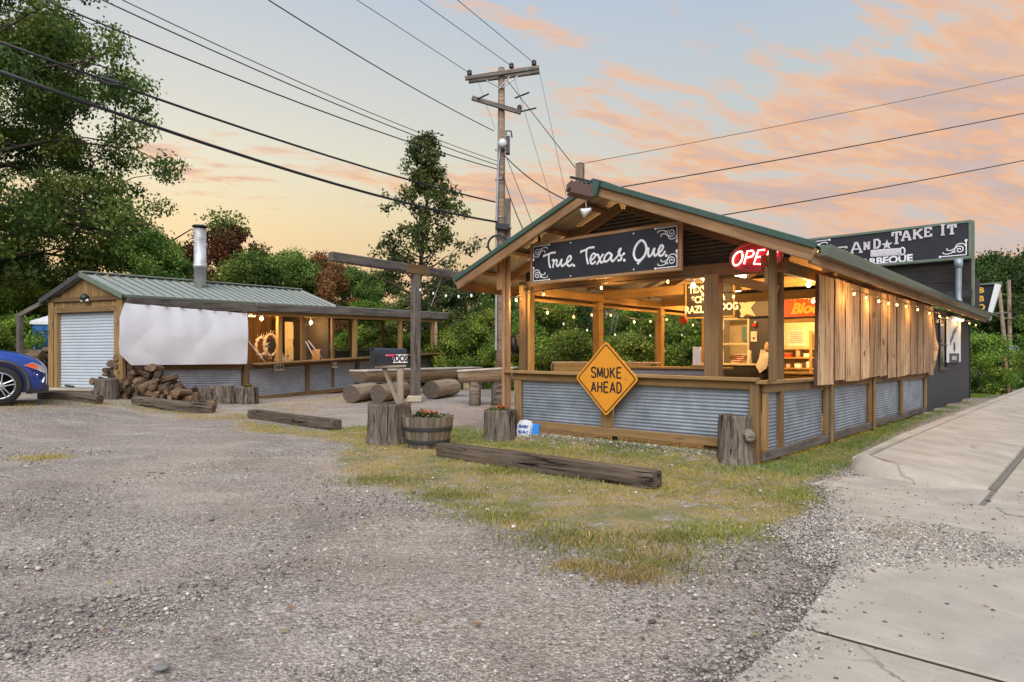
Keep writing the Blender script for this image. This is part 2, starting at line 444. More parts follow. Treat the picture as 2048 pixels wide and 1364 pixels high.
# ------------------------------------------------------------------ terrain height and pixel -> ground
def sstep(a, b_, x):
    t_ = np.clip((x - a) / (b_ - a), 0, 1); return t_ * t_ * (3 - 2 * t_)
def gz(x, y):
    x = np.asarray(x, float); y = np.asarray(y, float)
    back = np.minimum(.018 * np.maximum(0, y - 16), .45)
    u_ = (x - 3.04) * .7386 + (y - 7.94) * -.6742; v_ = (x - 3.04) * .6742 + (y - 7.94) * .7386
    pad = .10 * sstep(-.42, -.04, v_) * sstep(-4.5, -4.1, u_) * sstep(.0, .3, -u_) * (1 - sstep(16, 17, v_))      # gravel bed under the pavilion
    return .36 * sstep(7.2, 10.2, -x) + back * sstep(-4.0, 2.0, -x) * (1 - pad * 10) + pad
def at(px, py, Yd):
    return Vector(((px - 1024) / FPX * Yd, Yd, EYE + (HOR - py) / FPX * Yd))
def ground(px, py):
    """where the ray through a photo pixel meets the ground"""
    lo, hi = 1.0, 60.0
    for _ in range(50):
        md = (lo + hi) / 2; p = at(px, py, md)
        if p.z > float(gz(p.x, p.y)): lo = md
        else: hi = md
    p = at(px, py, lo); return Vector((p.x, p.y, float(gz(p.x, p.y))))
# frame of the pavilion: local x to the right along its front, local y away along the street
PC = Vector((3.04, 7.94, 0)); PA = math.atan2(-.6742, .7386)
PM = Matrix.Translation(PC) @ Matrix.Rotation(PA, 4, 'Z')
def S(x, y, z): return PM @ Vector((x, y, z))
EX = PM.to_3x3() @ Vector((1, 0, 0)); EY = PM.to_3x3() @ Vector((0, 1, 0))
def onplane(px, py, y=None, x=None):
    """pavilion coordinates where the ray through a photo pixel meets a pavilion plane"""
    d = PM.to_3x3().inverted() @ Vector(((px - 1024) / FPX, 1, (HOR - py) / FPX)); o = PM.inverted() @ Vector((0, 0, EYE))
    t_ = (y - o.y) / d.y if y is not None else (x - o.x) / d.x
    return o + d * t_
def MS(x, y, z, rz=0.0): return PM @ Matrix.Translation((x, y, z)) @ Matrix.Rotation(rz, 4, 'Z')
rng = np.random.default_rng(7); random.seed(7)

# ================================================================== GROUND
def inpoly(px, py, poly):
    ins = np.zeros(np.shape(px), bool); n = len(poly)
    for i in range(n):
        x0, y0 = poly[i]; x1, y1 = poly[(i + 1) % n]
        c_ = ((y0 > py) != (y1 > py)) & (px < (x1 - x0) * (py - y0) / (y1 - y0 + 1e-9) + x0)
        ins ^= c_
    return ins
def gpoly(pts): return [(p.x, p.y) for p in (ground(*q) for q in pts)]
LAWN = gpoly([(470, 838), (560, 850), (640, 862), (730, 850), (800, 862), (930, 852), (1030, 868), (1230, 878), (1440, 902), (1530, 905), (1640, 868), (1740, 842), (1850, 815), (1945, 788), (1990, 786), (1860, 835), (1745, 890), (1700, 938), (1640, 962), (1690, 1000), (1560, 1058), (1440, 1082), (1390, 1150), (1310, 1182), (1240, 1130), (1060, 1075), (960, 1040), (880, 1020), (790, 985), (640, 930), (700, 890), (600, 872), (480, 862)])
STRIP = gpoly([(0, 812), (80, 800), (230, 797), (420, 812), (500, 822), (560, 832), (500, 842), (380, 838), (250, 818), (90, 818), (0, 822)])
BAR = gpoly([(500, 806), (600, 797), (690, 790), (760, 800), (700, 812), (620, 826), (520, 826)])
def axis(lo, hi, step, ext):
    a = list(np.arange(lo, hi + 1e-6, step)); d = step; x = a[-1]; y = a[0]; R_ = []; L_ = []
    while x < ext: d *= 1.35; x += d; R_.append(x)
    d = step
    while y > -ext: d *= 1.35; y -= d; L_.append(y)
    return np.array(L_[::-1] + a + R_)
gx = axis(-15, 7, .11, 900); gy = axis(.5, 25, .11, 900)
GX, GY = np.meshgrid(gx, gy); nx, ny = len(gx), len(gy)
GZ = gz(GX, GY)
und = .012 * np.sin(GX * 1.7 + .6 * np.sin(GY * 1.1)) * np.sin(GY * 1.3 + .4 * np.sin(GX * 2.1))
GZ = GZ + und * (np.abs(GX) < 16) * (GY < 26) - .012
def blur(a, k=2):
    for _ in range(k):
        a = (a + np.roll(a, 1, 0) + np.roll(a, -1, 0) + np.roll(a, 1, 1) + np.roll(a, -1, 1)) / 5
    return a
grass = blur(np.maximum(np.maximum(inpoly(GX, GY, LAWN) * 1.0, inpoly(GX, GY, STRIP) * .55), inpoly(GX, GY, BAR) * .45), 3)
lx = (GX - PC.x) * EX.x + (GY - PC.y) * EX.y; ly = (GX - PC.x) * EY.x + (GY - PC.y) * EY.y
wild = np.clip(np.maximum((GY - 23.2 - .35 * np.maximum(0, -GX - 4)) / 1.5, (-GX - 13.5) / 1.5), 0, 1) * (lx < .5)
wild = np.maximum(wild, np.clip((ly - 17.2) / 1.0, 0, 1) * (lx < .5))
wild = np.maximum(wild, np.clip((GY - 60) / 10, 0, 1))
# two wheel tracks curving across the lot
trk = np.zeros_like(GX)
for dx in (-.75, .75):
    for cx0, cy0, rad in ((-13, -6, 12.5), (-2.5, 22, 17.2)):
        dd = np.abs(np.hypot(GX - cx0, GY - cy0) - rad - dx); trk = np.maximum(trk, np.clip(1 - dd / .34, 0, 1) * (.7 + .3 * np.sin(GX * 2.3 + GY)))
trk *= (grass < .15) * (GY < 15)
GZ -= .012 * blur(trk, 1)
idx = np.arange(nx * ny).reshape(ny, nx)
gf = np.stack([idx[:-1, :-1], idx[:-1, 1:], idx[1:, 1:], idx[1:, :-1]], -1).reshape(-1, 4)
m, t, b = mat('gravel_ground')
v = t.new('ShaderNodeTexCoord').outputs['Object']
a = t.new('ShaderNodeSeparateColor', ins={0: t.new('ShaderNodeAttribute', attribute_name='Col').outputs['Color']})
vo = t.new('ShaderNodeTexVoronoi', ins={'Vector': v, 'Scale': 78.0, 'Randomness': 1.0})
vb = t.new('ShaderNodeTexVoronoi', ins={'Vector': v, 'Scale': 36.0, 'Randomness': 1.0})
rc = t.new('ShaderNodeSeparateColor', ins={0: vo.outputs['Color']}).outputs[0]
rb = t.new('ShaderNodeSeparateColor', ins={0: vb.outputs['Color']}).outputs[1]
stone = t.ramp(rc, [(0.0, (.07, .062, .06)), (.25, (.20, .18, .17)), (.5, (.31, .28, .255)), (.75, (.42, .385, .36)), (.93, (.50, .45, .39)), (1.0, (.72, .70, .68))])
big = t.ramp(rb, [(0.0, (.06, .055, .055)), (.4, (.25, .23, .215)), (.8, (.42, .39, .37)), (1.0, (.68, .66, .64))])
c = t.mix(t.ramp(t.noise(v, 1.1, 5, .6), [(.42, .12), (.62, .6)]), stone, big)
edge = t.ramp(vo.outputs['Distance'], [(.25, 0.0), (.75, .55)])
c = t.mix(edge, c, (.085, .075, .068))
# packed dust between the stones, dark and tan patches
pt = t.noise(v, .42, 5, .6, .6); pd = t.noise(t.mapping(v, loc=(9, 4, 0)), .75, 6, .62, .5)
c = t.mix(t.ramp(pt, [(.45, 0.0), (.64, .42)]), c, (.345, .29, .225))
c = t.mix(t.ramp(pd, [(.50, 0.0), (.70, .62)]), c, (.15, .130, .12))
pw = t.noise(t.mapping(v, loc=(2, 14, 0), scale=(.8, 2.0, 1)), .8, 5, .62, .5)
c = t.mix(t.ramp(pw, [(.50, 0.0), (.70, .40)]), c, (.46, .425, .385))
c = t.mix(t.math('MULTIPLY', a.outputs[2], .55), c, (.20, .17, .14))
c = t.mix(1.0, c, (1.25, 1.145, 1.045), 'MULTIPLY')
# lawn: thatch and soil under the blades
gn = t.noise(v, 38, 6, .75); gm = t.noise(v, 1.6, 4, .6)
gcol = t.mix(t.ramp(gm, [(.4, 0.0), (.62, 1.0)]), (.40, .285, .105), (.155, .175, .045))
gcol = t.mix(t.ramp(gn, [(.42, 0.0), (.62, .55)]), gcol, (.15, .115, .055))
gmask = t.math('MULTIPLY_ADD', t.noise(v, 4.2, 7, .75), 2.0, t.math('SUBTRACT', a.outputs[0], 1.50))
c = t.mix(t.ramp(gmask, [(.22, 0.0), (.52, .9)]), c, gcol)
wn = t.noise(v, 1.4, 6, .7)
wcol = t.mix(t.ramp(wn, [(.35, 0.0), (.65, 1.0)]), (.025, .045, .012), (.11, .14, .035))
c = t.mix(a.outputs[1], c, wcol)
t.put(b, 'Base Color', c); b.inputs['Roughness'].default_value = .95; b.inputs['Specular IOR Level'].default_value = .2
hh = t.math('ADD', t.math('MULTIPLY', vo.outputs['Distance'], -1.0), t.math('MULTIPLY', vb.outputs['Distance'], -1.2))
bump(t, b, hh, .8, .012)
gme = rawnp('ground', np.column_stack([GX.ravel(), GY.ravel(), GZ.ravel()]), gf, m, np.column_stack([grass.ravel(), wild.ravel(), trk.ravel()]), True)
struct(add('ground', gme))

# ------------------------------------------------------------------ concrete: apron, sidewalk with kerb, street
def slab(name, pts, top, parent, thick=.16, m='concrete', tops=None):
    """a poured slab: outline in pavilion coordinates, per-corner heights, rounded arris"""
    n = len(pts); cx = sum(p[0] for p in pts) / n; cy = sum(p[1] for p in pts) / n
    tops = tops or [top] * n; g = G(); V = []
    for (x, y), z in zip(pts, tops): V.append((x, y, z - thick))
    for (x, y), z in zip(pts, tops): V.append((x, y, z - .012))
    for (x, y), z in zip(pts, tops):
        d = Vector((cx - x, cy - y)).normalized() * .014; V.append((x + d.x, y + d.y, z))
    F = []
    for r_ in range(2):
        for i in range(n): F.append((r_ * n + i, r_ * n + (i + 1) % n, (r_ + 1) * n + (i + 1) % n, (r_ + 1) * n + i))
    F.append(tuple(range(2 * n, 3 * n)))
    return g.add(V, F).obj(name, m, parent, PM)
apron = struct(add('driveway_apron', None, None, PM))
J = .026
slab('slab', [(1.97, -9), (3.62, -9), (3.62, -4.66), (2.0, -4.66)], .014, apron)
slab('slab', [(2.0, -4.66 + J), (3.62, -4.66 + J), (3.62, -1.95), (1.35, -1.95), (1.86, -3.45)], .015, apron)
slab('slab', [(1.35, -1.95 + J), (3.62, -1.95 + J), (3.62, -.92), (1.0, -.92)], .013, apron)
slab('slab', [(.86, -.92 + J), (2.29, -.92 + J), (2.29, -.08), (.98, -.08)], .014, apron)
def joint(parent, x0, y0, x1, y1, z, w=.03, m='soil'): beam('joint', S(x0, y0, z - .021), S(x1, y1, z - .021), w, .05, m, parent)
joint(apron, 2.0, -4.647, 3.62, -4.647, .006); joint(apron, 1.35, -1.937, 3.62, -1.937, .005); joint(apron, .9, -.907, 3.62, -.907, .005); joint(apron, 2.305, -.9, 2.305, -.08, .008, .05, 'grit'); joint(apron, 3.628, -9, 3.628, -.92, .004)
walk = struct(add('sidewalk', None, None, PM))
ys = [.02, 3.2, 6.4, 9.6, 12.8, 16, 19.2, 22.4, 25.6, 29]
def ktop(x): return .155 - .065 * (x - .7)
for i in range(len(ys) - 1):
    y0, y1 = ys[i] + J / 2, ys[i + 1] - J / 2
    if i == 0:   # the ramped first slab dies into the apron on its street side
        slab('slab', [(1.12, .42), (1.5, .10), (2.26, -.02), (2.26, y1), (1.09, y1)], 0, walk, .2, tops=[.185, .155, .035, .06, .185])
    else: slab('slab', [(1.09, y0), (2.26, y0), (2.26, y1), (1.09, y1)], 0, walk, .2, tops=[.185, .06, .06, .185])
    # kerb on the lawn side
    ya = .36 if i == 0 else y0
    slab('kerb', [(.93, ya), (1.083, ya + (.07 if i == 0 else 0)), (1.083, y1 + J * .7), (.92, y1 + J * .7)], 0, walk, .25, tops=[.15 if i == 0 else .20, .19 if i == 0 else .20, .20, .20])
for y in ys[1:-1]: beam('joint', S(1.09, y, .15), S(2.26, y, .03), .03, .05, 'soil', walk)
for i in range(len(ys) - 1): beam('joint', S(2.29, ys[i], -.008), S(2.29, ys[i + 1] - .05, -.008), .06, .05, 'grit', walk)
g = G()   # rounded nose of the kerb where the ramp begins
nose = [(.93, .36, .15), (.97, .20, .14), (1.08, .06, .125), (1.25, -.03, .105), (1.6, -.06, .08), (2.0, -.07, .045), (2.26, -.07, .03)]
tops = [(1.083, .43, .19), (1.10, .38, .187), (1.17, .28, .180), (1.3, .16, .165), (1.6, .08, .135), (2.0, .03, .07), (2.26, .0, .036)]
V = []
for (a0, a1) in zip(nose, tops):
    V += [(a0[0] - .02, a0[1] - .05, 0), (a0[0], a0[1], a0[2] * .75), ((a0[0] * .6 + a1[0] * .4), (a0[1] * .6 + a1[1] * .4), a0[2] * .35 + a1[2] * .65 + .008), (a1[0], a1[1], a1[2] + .002)]
F = [(4 * i + j, 4 * i + 4 + j, 4 * i + 5 + j, 4 * i + 1 + j) for i in range(len(nose) - 1) for j in range(3)]
g.add(V, F).obj('kerb_nose', 'concrete', walk, PM, True)
road = struct(add('street', None, None, PM))
for y0, y1 in ((-.90, 4.6), (4.6, 10), (10, 16), (16, 30), (30, 80)):
    slab('slab', [(2.32, y0 + J), (9.5, y0 + J), (9.5, y1), (2.32, y1)], .01, road)
slab('slab', [(3.635, -9), (9.5, -9), (9.5, -.92), (3.635, -.92)], .01, road)

# ------------------------------------------------------------------ loose stones
ico = []
ph = (1 + 5 ** .5) / 2
IV = np.array([(-1, ph, 0), (1, ph, 0), (-1, -ph, 0), (1, -ph, 0), (0, -1, ph), (0, 1, ph), (0, -1, -ph), (0, 1, -ph), (ph, 0, -1), (ph, 0, 1), (-ph, 0, -1), (-ph, 0, 1)]) / math.hypot(1, ph)
IF = np.array([(0, 11, 5), (0, 5, 1), (0, 1, 7), (0, 7, 10), (0, 10, 11), (1, 5, 9), (5, 11, 4), (11, 10, 2), (10, 7, 6), (7, 1, 8), (3, 9, 4), (3, 4, 2), (3, 2, 6), (3, 6, 8), (3, 8, 9), (4, 9, 5), (2, 4, 11), (6, 2, 10), (8, 6, 7), (9, 8, 1)])
def stones(name, x, y, z, size, colr, rng):
    n = len(x)
    V = IV[None] * (1 + .28 * rng.standard_normal((n, 12, 1)).clip(-1.5, 1.5) * .6)
    sc3 = size[:, None] * np.column_stack([rng.uniform(.7, 1.3, n), rng.uniform(.6, 1.1, n), rng.uniform(.4, .75, n)])
    V = V * sc3[:, None, :]
    a_ = rng.uniform(0, 6.28, n); ca, sa = np.cos(a_)[:, None], np.sin(a_)[:, None]
    P_ = np.stack([V[..., 0] * ca - V[..., 1] * sa + x[:, None], V[..., 0] * sa + V[..., 1] * ca + y[:, None], V[..., 2] + z[:, None] + .2 * size[:, None]], -1)
    F_ = (IF[None] + (np.arange(n) * 12)[:, None, None]).reshape(-1, 3)
    return add(name, rawnp(name, P_.reshape(-1, 3), F_, 'stone', np.repeat(colr, 12, 0)))
def stone_cols(n, rng, w=(.20, .49, .285, .025)):
    pal = np.array([(.13, .115, .105), (.31, .275, .235), (.45, .405, .355), (.66, .62, .56)])
    return pal[rng.choice(4, n, p=w)] * rng.uniform(.75, 1.25, (n, 1)) * np.array([1, .97, .95])
def concrete_at(x, y):
    lx_ = (x - PC.x) * EX.x + (y - PC.y) * EX.y; ly_ = (x - PC.x) * EY.x + (y - PC.y) * EY.y
    edge_ = np.interp(ly_, [-9, -4.66, -3.45, -1.95, -.92, -.08], [1.97, 2.0, 1.86, 1.35, .93, .98])
    return (lx_ > edge_ - .02) & (ly_ < .5) | (lx_ > .86) & (ly_ > .0)
n = 60000
u = rng.uniform(0, 1, n); yy = 2.2 * (9.5 / 2.2) ** (u ** .85); xx = rng.uniform(-.86, .80, n) * yy
keep = ~concrete_at(xx, yy) & ~(inpoly(xx, yy, LAWN) & (rng.uniform(0, 1, n) < .8))
cl = np.sin(xx * 1.9 + 2 * np.sin(yy * .8)) * np.sin(yy * 1.4 + 1.3 * np.sin(xx * .9)) + rng.normal(0, .45, n)
keep &= cl > -.35
xx, yy = xx[keep], yy[keep]; n = len(xx)
sz = np.clip(rng.lognormal(math.log(.0050), .45, n), .003, .018) * (1 + .03 * yy)
tag(stones('gravel', xx, yy, gz(xx, yy) - .012 + und.mean(), sz, stone_cols(n, rng), rng), 'loose grey crushed gravel strewn over the parking lot', 'gravel', kind='stuff')
# spill of gravel that lies on the concrete apron, and scattered pebbles
def onz(px, py, z): 
    d = Vector(((px - 1024) / FPX, 1, (HOR - py) / FPX)); t_ = (z - EYE) / d.z; return (d.x * t_, d.y * t_)
TONG = [onz(*p, .015) for p in ((1540, 1062), (1600, 1030), (1660, 1012), (1745, 1042), (1850, 1048), (1960, 1075), (2060, 1105), (2060, 1128), (1930, 1126), (1830, 1135), (1730, 1118), (1690, 1135), (1600, 1130))]
tx = np.array(TONG); n = 32000
xx = rng.uniform(tx[:, 0].min(), tx[:, 0].max() + .3, n); yy = rng.uniform(tx[:, 1].min() - .1, tx[:, 1].max() + .1, n)
wob = .07 * np.sin(xx * 9) + .05 * np.sin(yy * 13 + xx * 5)
k1 = inpoly(xx + wob * .4, yy + wob, TONG)
xx, yy = xx[k1], yy[k1]; n = len(xx); xx = xx + rng.normal(0, .05, n); yy = yy + rng.normal(0, .05, n)
tag(stones('gravel', xx, yy, np.full(n, .012) + rng.uniform(0, .005, n), np.clip(rng.lognormal(math.log(.0056), .35, n), .003, .013), stone_cols(n, rng, (.16, .48, .30, .06)) * 1.0, rng), 'thin tongue of fine gravel spilled across the concrete driveway apron', 'gravel', kind='stuff')
n = 9000
et = np.array([(1.97, -9), (2.0, -4.66), (1.86, -3.45), (1.35, -1.95), (.95, -.92), (.93, -.1), (.95, .2)]); sg = np.cumsum([0] + [math.hypot(*(et[i + 1] - et[i])) for i in range(len(et) - 1)])
f_ = rng.uniform(0, sg[-1], n); lx_ = np.interp(f_, sg, et[:, 0]) + rng.normal(.0, .075, n) + .05 * np.sin(f_ * 5) + .03 * np.sin(f_ * 17); ly_ = np.interp(f_, sg, et[:, 1]) + rng.normal(0, .05, n)
P_ = np.array([S(a_, b_, 0)[:2] for a_, b_ in zip(lx_, ly_)])
tag(stones('gravel', P_[:, 0], P_[:, 1], np.where(lx_ > np.interp(f_, sg, et[:, 0]), .013, .004), np.clip(rng.lognormal(math.log(.0062), .4, n), .003, .015), stone_cols(n, rng) * .9, rng), 'fringe of grit creeping over the ragged edge of the concrete apron', 'gravel', kind='stuff')
n = 2600
lx_ = rng.uniform(1.0, 6.5, n); ly_ = -8 + 8.0 * rng.uniform(0, 1, n) ** .6
P_ = np.array([S(a_, b_, 0)[:2] for a_, b_ in zip(lx_, ly_)]); k1 = concrete_at(P_[:, 0], P_[:, 1]); P_ = P_[k1]; n = len(P_)
tag(stones('gravel', P_[:, 0], P_[:, 1], np.full(n, .013), np.clip(rng.lognormal(math.log(.0052), .5, n), .003, .022), stone_cols(n, rng, (.75, .2, .05, 0)) * .7, rng), 'dark pebbles scattered singly over the pale concrete', 'gravel', kind='stuff')
# pale stones along the foot of the pavilion and in the lawn
n = 3600
lx_ = rng.uniform(-4.1, -.15, n); ly_ = -.03 - np.abs(rng.normal(0, .13, n)) + .10
P_ = np.array([S(a_, b_, 0)[:2] for a_, b_ in zip(lx_, ly_)])
tag(stones('gravel', P_[:, 0], P_[:, 1], gz(P_[:, 0], P_[:, 1]) - .006, np.clip(rng.lognormal(math.log(.011), .4, n), .005, .03), stone_cols(n, rng, (.30, .42, .24, .04)), rng), 'band of pale gravel along the foot of the corrugated front rail', 'gravel', kind='stuff')
n = 170
xx = rng.uniform(-4, 5, n); yy = rng.uniform(5, 11, n); k1 = inpoly(xx, yy, LAWN); xx, yy = xx[k1], yy[k1]; n = len(xx)
tag(stones('gravel', xx, yy, gz(xx, yy), np.clip(rng.lognormal(math.log(.013), .45, n), .006, .035), stone_cols(n, rng, (.1, .35, .4, .15)), rng), 'pale stones lying about in the yellowed grass', 'gravel', kind='stuff')
for px, py, s_, lab in ((423, 1041, .038, 'smooth grey cobble alone in the middle of the gravel lot'), (322, 1342, .036, 'round brown-grey cobble on coarse gravel close to a rust fleck'), (1392, 970, .03, 'white pebble pair beside the kerb nose')):
    if lab.startswith('white'): continue
    p = ground(px, py); r2 = np.random.default_rng(px)
    o = stones('cobble', np.array([0.0]), np.array([0.0]), np.array([.2 * s_]), np.array([s_]), np.array([(.20, .19, .175)]), r2)
    o.location = p; tag(o, lab, 'stone')
    md = o.modifiers.new('round', 'SUBSURF'); md.levels = md.render_levels = 2

n = 260; r9 = np.random.default_rng(17); yl = r9.uniform(3, 13, n); xl = r9.uniform(-.8, .75, n) * yl; al = r9.uniform(0, 6.28, n); sl = r9.uniform(.015, .035, n); zl = gz(xl, yl) + .006 + .012 * concrete_at(xl, yl)
ca, sa = np.cos(al) * sl, np.sin(al) * sl
LV = np.stack([np.column_stack([xl - ca, yl - sa, zl]), np.column_stack([xl + sa * .4, yl - ca * .4, zl + .006]), np.column_stack([xl + ca, yl + sa, zl + .01]), np.column_stack([xl - sa * .4, yl + ca * .4, zl + .004])], 1).reshape(-1, 3)
tag(add('leaf_litter', rawnp('leaf_litter', LV, np.arange(4 * n).reshape(-1, 4), 'stone', np.repeat(np.array([(.28, .13, .05), (.20, .12, .06), (.33, .24, .09)])[r9.integers(0, 3, n)], 4, 0))), 'scattered dry brown leaves on the gravel', 'leaf litter', kind='stuff')
# ------------------------------------------------------------------ grass blades
def blades(name, x, y, z, h, colr, rng, w=.0026):
    n = len(x); a_ = rng.uniform(0, 6.28, n); lean = rng.uniform(.5, 2.2, n) * h; d_ = rng.uniform(0, 6.28, n)
    ww = w * rng.uniform(.7, 1.6, n)
    b0 = np.column_stack([x - np.cos(a_) * ww, y - np.sin(a_) * ww, z - .008]); b1 = np.column_stack([x + np.cos(a_) * ww, y + np.sin(a_) * ww, z - .008])
    tp = np.column_stack([x + np.cos(d_) * lean, y + np.sin(d_) * lean, z + h])
    md = np.column_stack([x + np.cos(d_) * lean * .35, y + np.sin(d_) * lean * .35, z + h * .65])
    m0 = md - (b1 - b0) * .35; m1 = md + (b1 - b0) * .35
    V = np.stack([b0, b1, m1, m0, tp], 1).reshape(-1, 3); o = np.arange(n) * 5
    F_ = np.concatenate([np.column_stack([o, o + 1, o + 2]), np.column_stack([o, o + 2, o + 3]), np.column_stack([o + 3, o + 2, o + 4])])
    return add(name, rawnp(name, V, F_, 'blade', np.repeat(colr, 5, 0)))
def patch(x, y, f, ph):   # smooth pseudo-noise 0..1
    return .5 + .25 * (np.sin(x * f + ph + 1.7 * np.sin(y * f * .7 + ph)) + np.sin(y * f * 1.2 + 2.1 * ph + 1.5 * np.sin(x * f * .8)))
def lawn(name, poly, n, label, hmean, dens_off, seed, greenb):
    r_ = np.random.default_rng(seed); pp = np.array(poly)
    x = r_.uniform(pp[:, 0].min() - .2, pp[:, 0].max() + .2, n); y = r_.uniform(pp[:, 1].min() - .2, pp[:, 1].max() + .2, n)
    jx = r_.normal(0, .10, n); jy = r_.normal(0, .10, n)
    k_ = inpoly(x + jx, y + jy, poly) & ~concrete_at(x, y)
    d = .45 * patch(x, y, 2.1, 1) + .35 * patch(x, y, 6.3, 4) + .2 * patch(x, y, 15, 2)
    k_ &= d + dens_off(x, y) > r_.uniform(.25, .85, n)
    x, y = x[k_], y[k_]; n = len(x)
    gr = np.clip(.9 * (.6 * patch(x, y, 1.7, 9) + .4 * patch(x, y, 5, 6)) + greenb(x, y) + r_.normal(0, .13, n), 0, 1)[:, None]
    straw = np.array([(.50, .345, .10)]) * r_.uniform(.7, 1.25, (n, 1)); green = np.array([(.125, .205, .028)]) * r_.uniform(.6, 1.4, (n, 1))
    c_ = straw * (1 - gr) + green * gr
    h = np.clip(r_.lognormal(math.log(hmean), .45, n), .008, .12) * (.7 + .6 * gr[:, 0])
    o = blades(name, x, y, gz(x, y), h, c_, r_)
    return tag(o, label, 'grass', kind='stuff')
dfront = lambda x, y: (x - PC.x) * EY.x + (y - PC.y) * EY.y      # how far behind the pavilion front line
lawn('grass', LAWN, 820000, 'short half-dry grass between the gravel lot and the corrugated rail', .017, lambda x, y: np.clip(.32 + .15 * (dfront(x, y) + .9), -.08, .5), 3, lambda x, y: np.clip(.10 + .30 * (dfront(x, y) + 1.0), -.30, .45))
lawn('grass', STRIP, 45000, 'thin dry grass around the timbers before the shed', .02, lambda x, y: 0 * x - .02, 4, lambda x, y: 0 * x - .25)
lawn('grass', BAR, 16000, 'sparse dry grass along the foot of the bar front', .018, lambda x, y: 0 * x - .08, 5, lambda x, y: 0 * x - .15)
tuft = [(1300, 1122, .16), (1465, 1062, .14), (1130, 1078, .14), (1000, 1032, .12), (900, 990, .12), (1780, 1072, .05), (1265, 1150, .07), (1160, 1130, .05), (85, 915, .10), (1000, 942, .12), (760, 960, .14), (1595, 990, .15), (1350, 1075, .10)]
for i, (px, py, r_) in enumerate(tuft):
    p = ground(px, py); rr_ = np.random.default_rng(40 + i); n = int(8000 * r_)
    q = rr_.normal(0, r_ * 1.3, (n, 2)); q[:, 0] *= 1.5; g_ = rr_.uniform(.45, 1, (n, 1)) if i not in (5, 6, 7, 8) else rr_.uniform(0, .2, (n, 1))
    c_ = np.array([(.44, .32, .11)]) * (1 - g_) + np.array([(.15, .21, .04)]) * g_
    x, y = p.x + q[:, 0], p.y + q[:, 1]
    where = ['green tuft at the tip of the lawn tongue', 'green tuft on the lawn edge towards the concrete', 'low green tuft spreading in thin gravelly grass', 'small green tuft on the rim of the gravel', 'yellow-green tuft at the edge of the packed gravel', 'lone straw tuft on the spilled gravel tongue', 'dead straw tuft beside the tip of the lawn', 'tiny brown tuft out in the gravel', 'dry tuft alone in the gravel before the car', 'green tuft beneath the long timber', 'yellowed tuft by the stump with the mailbox', 'bright tuft where the lawn meets the apron', 'short tuft in the bare patch below the long timber'][i]
    tag(blades('grass_tuft', x, y, gz(x, y), np.clip(rr_.lognormal(math.log(.020), .4, n), .008, .05), c_, rr_), where, 'grass', kind='stuff')

# ================================================================== TREES
def leaf_mesh(name, C, Rr, n, size, pal, seed, flat=.75, bright=None, droop=.3, m='leaf'):
    """n leaf-shaped faces spread through clumps (centres C, radii Rr)"""
    r_ = np.random.default_rng(seed); C = np.asarray(C, float); Rr = np.asarray(Rr, float)
    w = Rr ** 2; k = r_.choice(len(C), n, p=w / w.sum())
    d = r_.standard_normal((n, 3)); d /= np.linalg.norm(d, axis=1, keepdims=True)
    rad = Rr[k] * r_.uniform(0, 1, n) ** .45 * r_.uniform(.75, 1.18, n)
    P_ = C[k] + d * rad[:, None] * np.array([1, 1, flat])
    ax = r_.standard_normal((n, 3)); ax[:, 2] -= droop; ax /= np.linalg.norm(ax, axis=1, keepdims=True)
    nn = d + .8 * r_.standard_normal((n, 3)); nn[:, 2] += .5
    s_ = np.cross(ax, nn); s_ /= np.linalg.norm(s_, axis=1, keepdims=True) + 1e-9
    L = size * r_.uniform(.65, 1.4, n)[:, None]
    up = np.cross(s_, ax) * L * .12
    V = np.stack([P_, P_ + ax * L * .5 + s_ * L * .30 + up, P_ + ax * L, P_ + ax * L * .5 - s_ * L * .30 + up], 1).reshape(-1, 3)
    o = np.arange(n) * 4; F_ = np.concatenate([np.column_stack([o, o + 1, o + 2]), np.column_stack([o, o + 2, o + 3])])
    pal = np.array(pal); cb = r_.uniform(0, 1, len(C)) if bright is None else np.asarray(bright)
    f = np.clip(cb[k] + r_.normal(0, .22, n), 0, 1)[:, None] * (len(pal) - 1)
    i0 = np.clip(f.astype(int), 0, len(pal) - 2); c_ = (pal[i0[:, 0]] * (1 - (f - i0)) + pal[i0[:, 0] + 1] * (f - i0)) * r_.uniform(.7, 1.3, (n, 1))
    return rawnp(name, V, F_, m, np.repeat(c_, 4, 0))
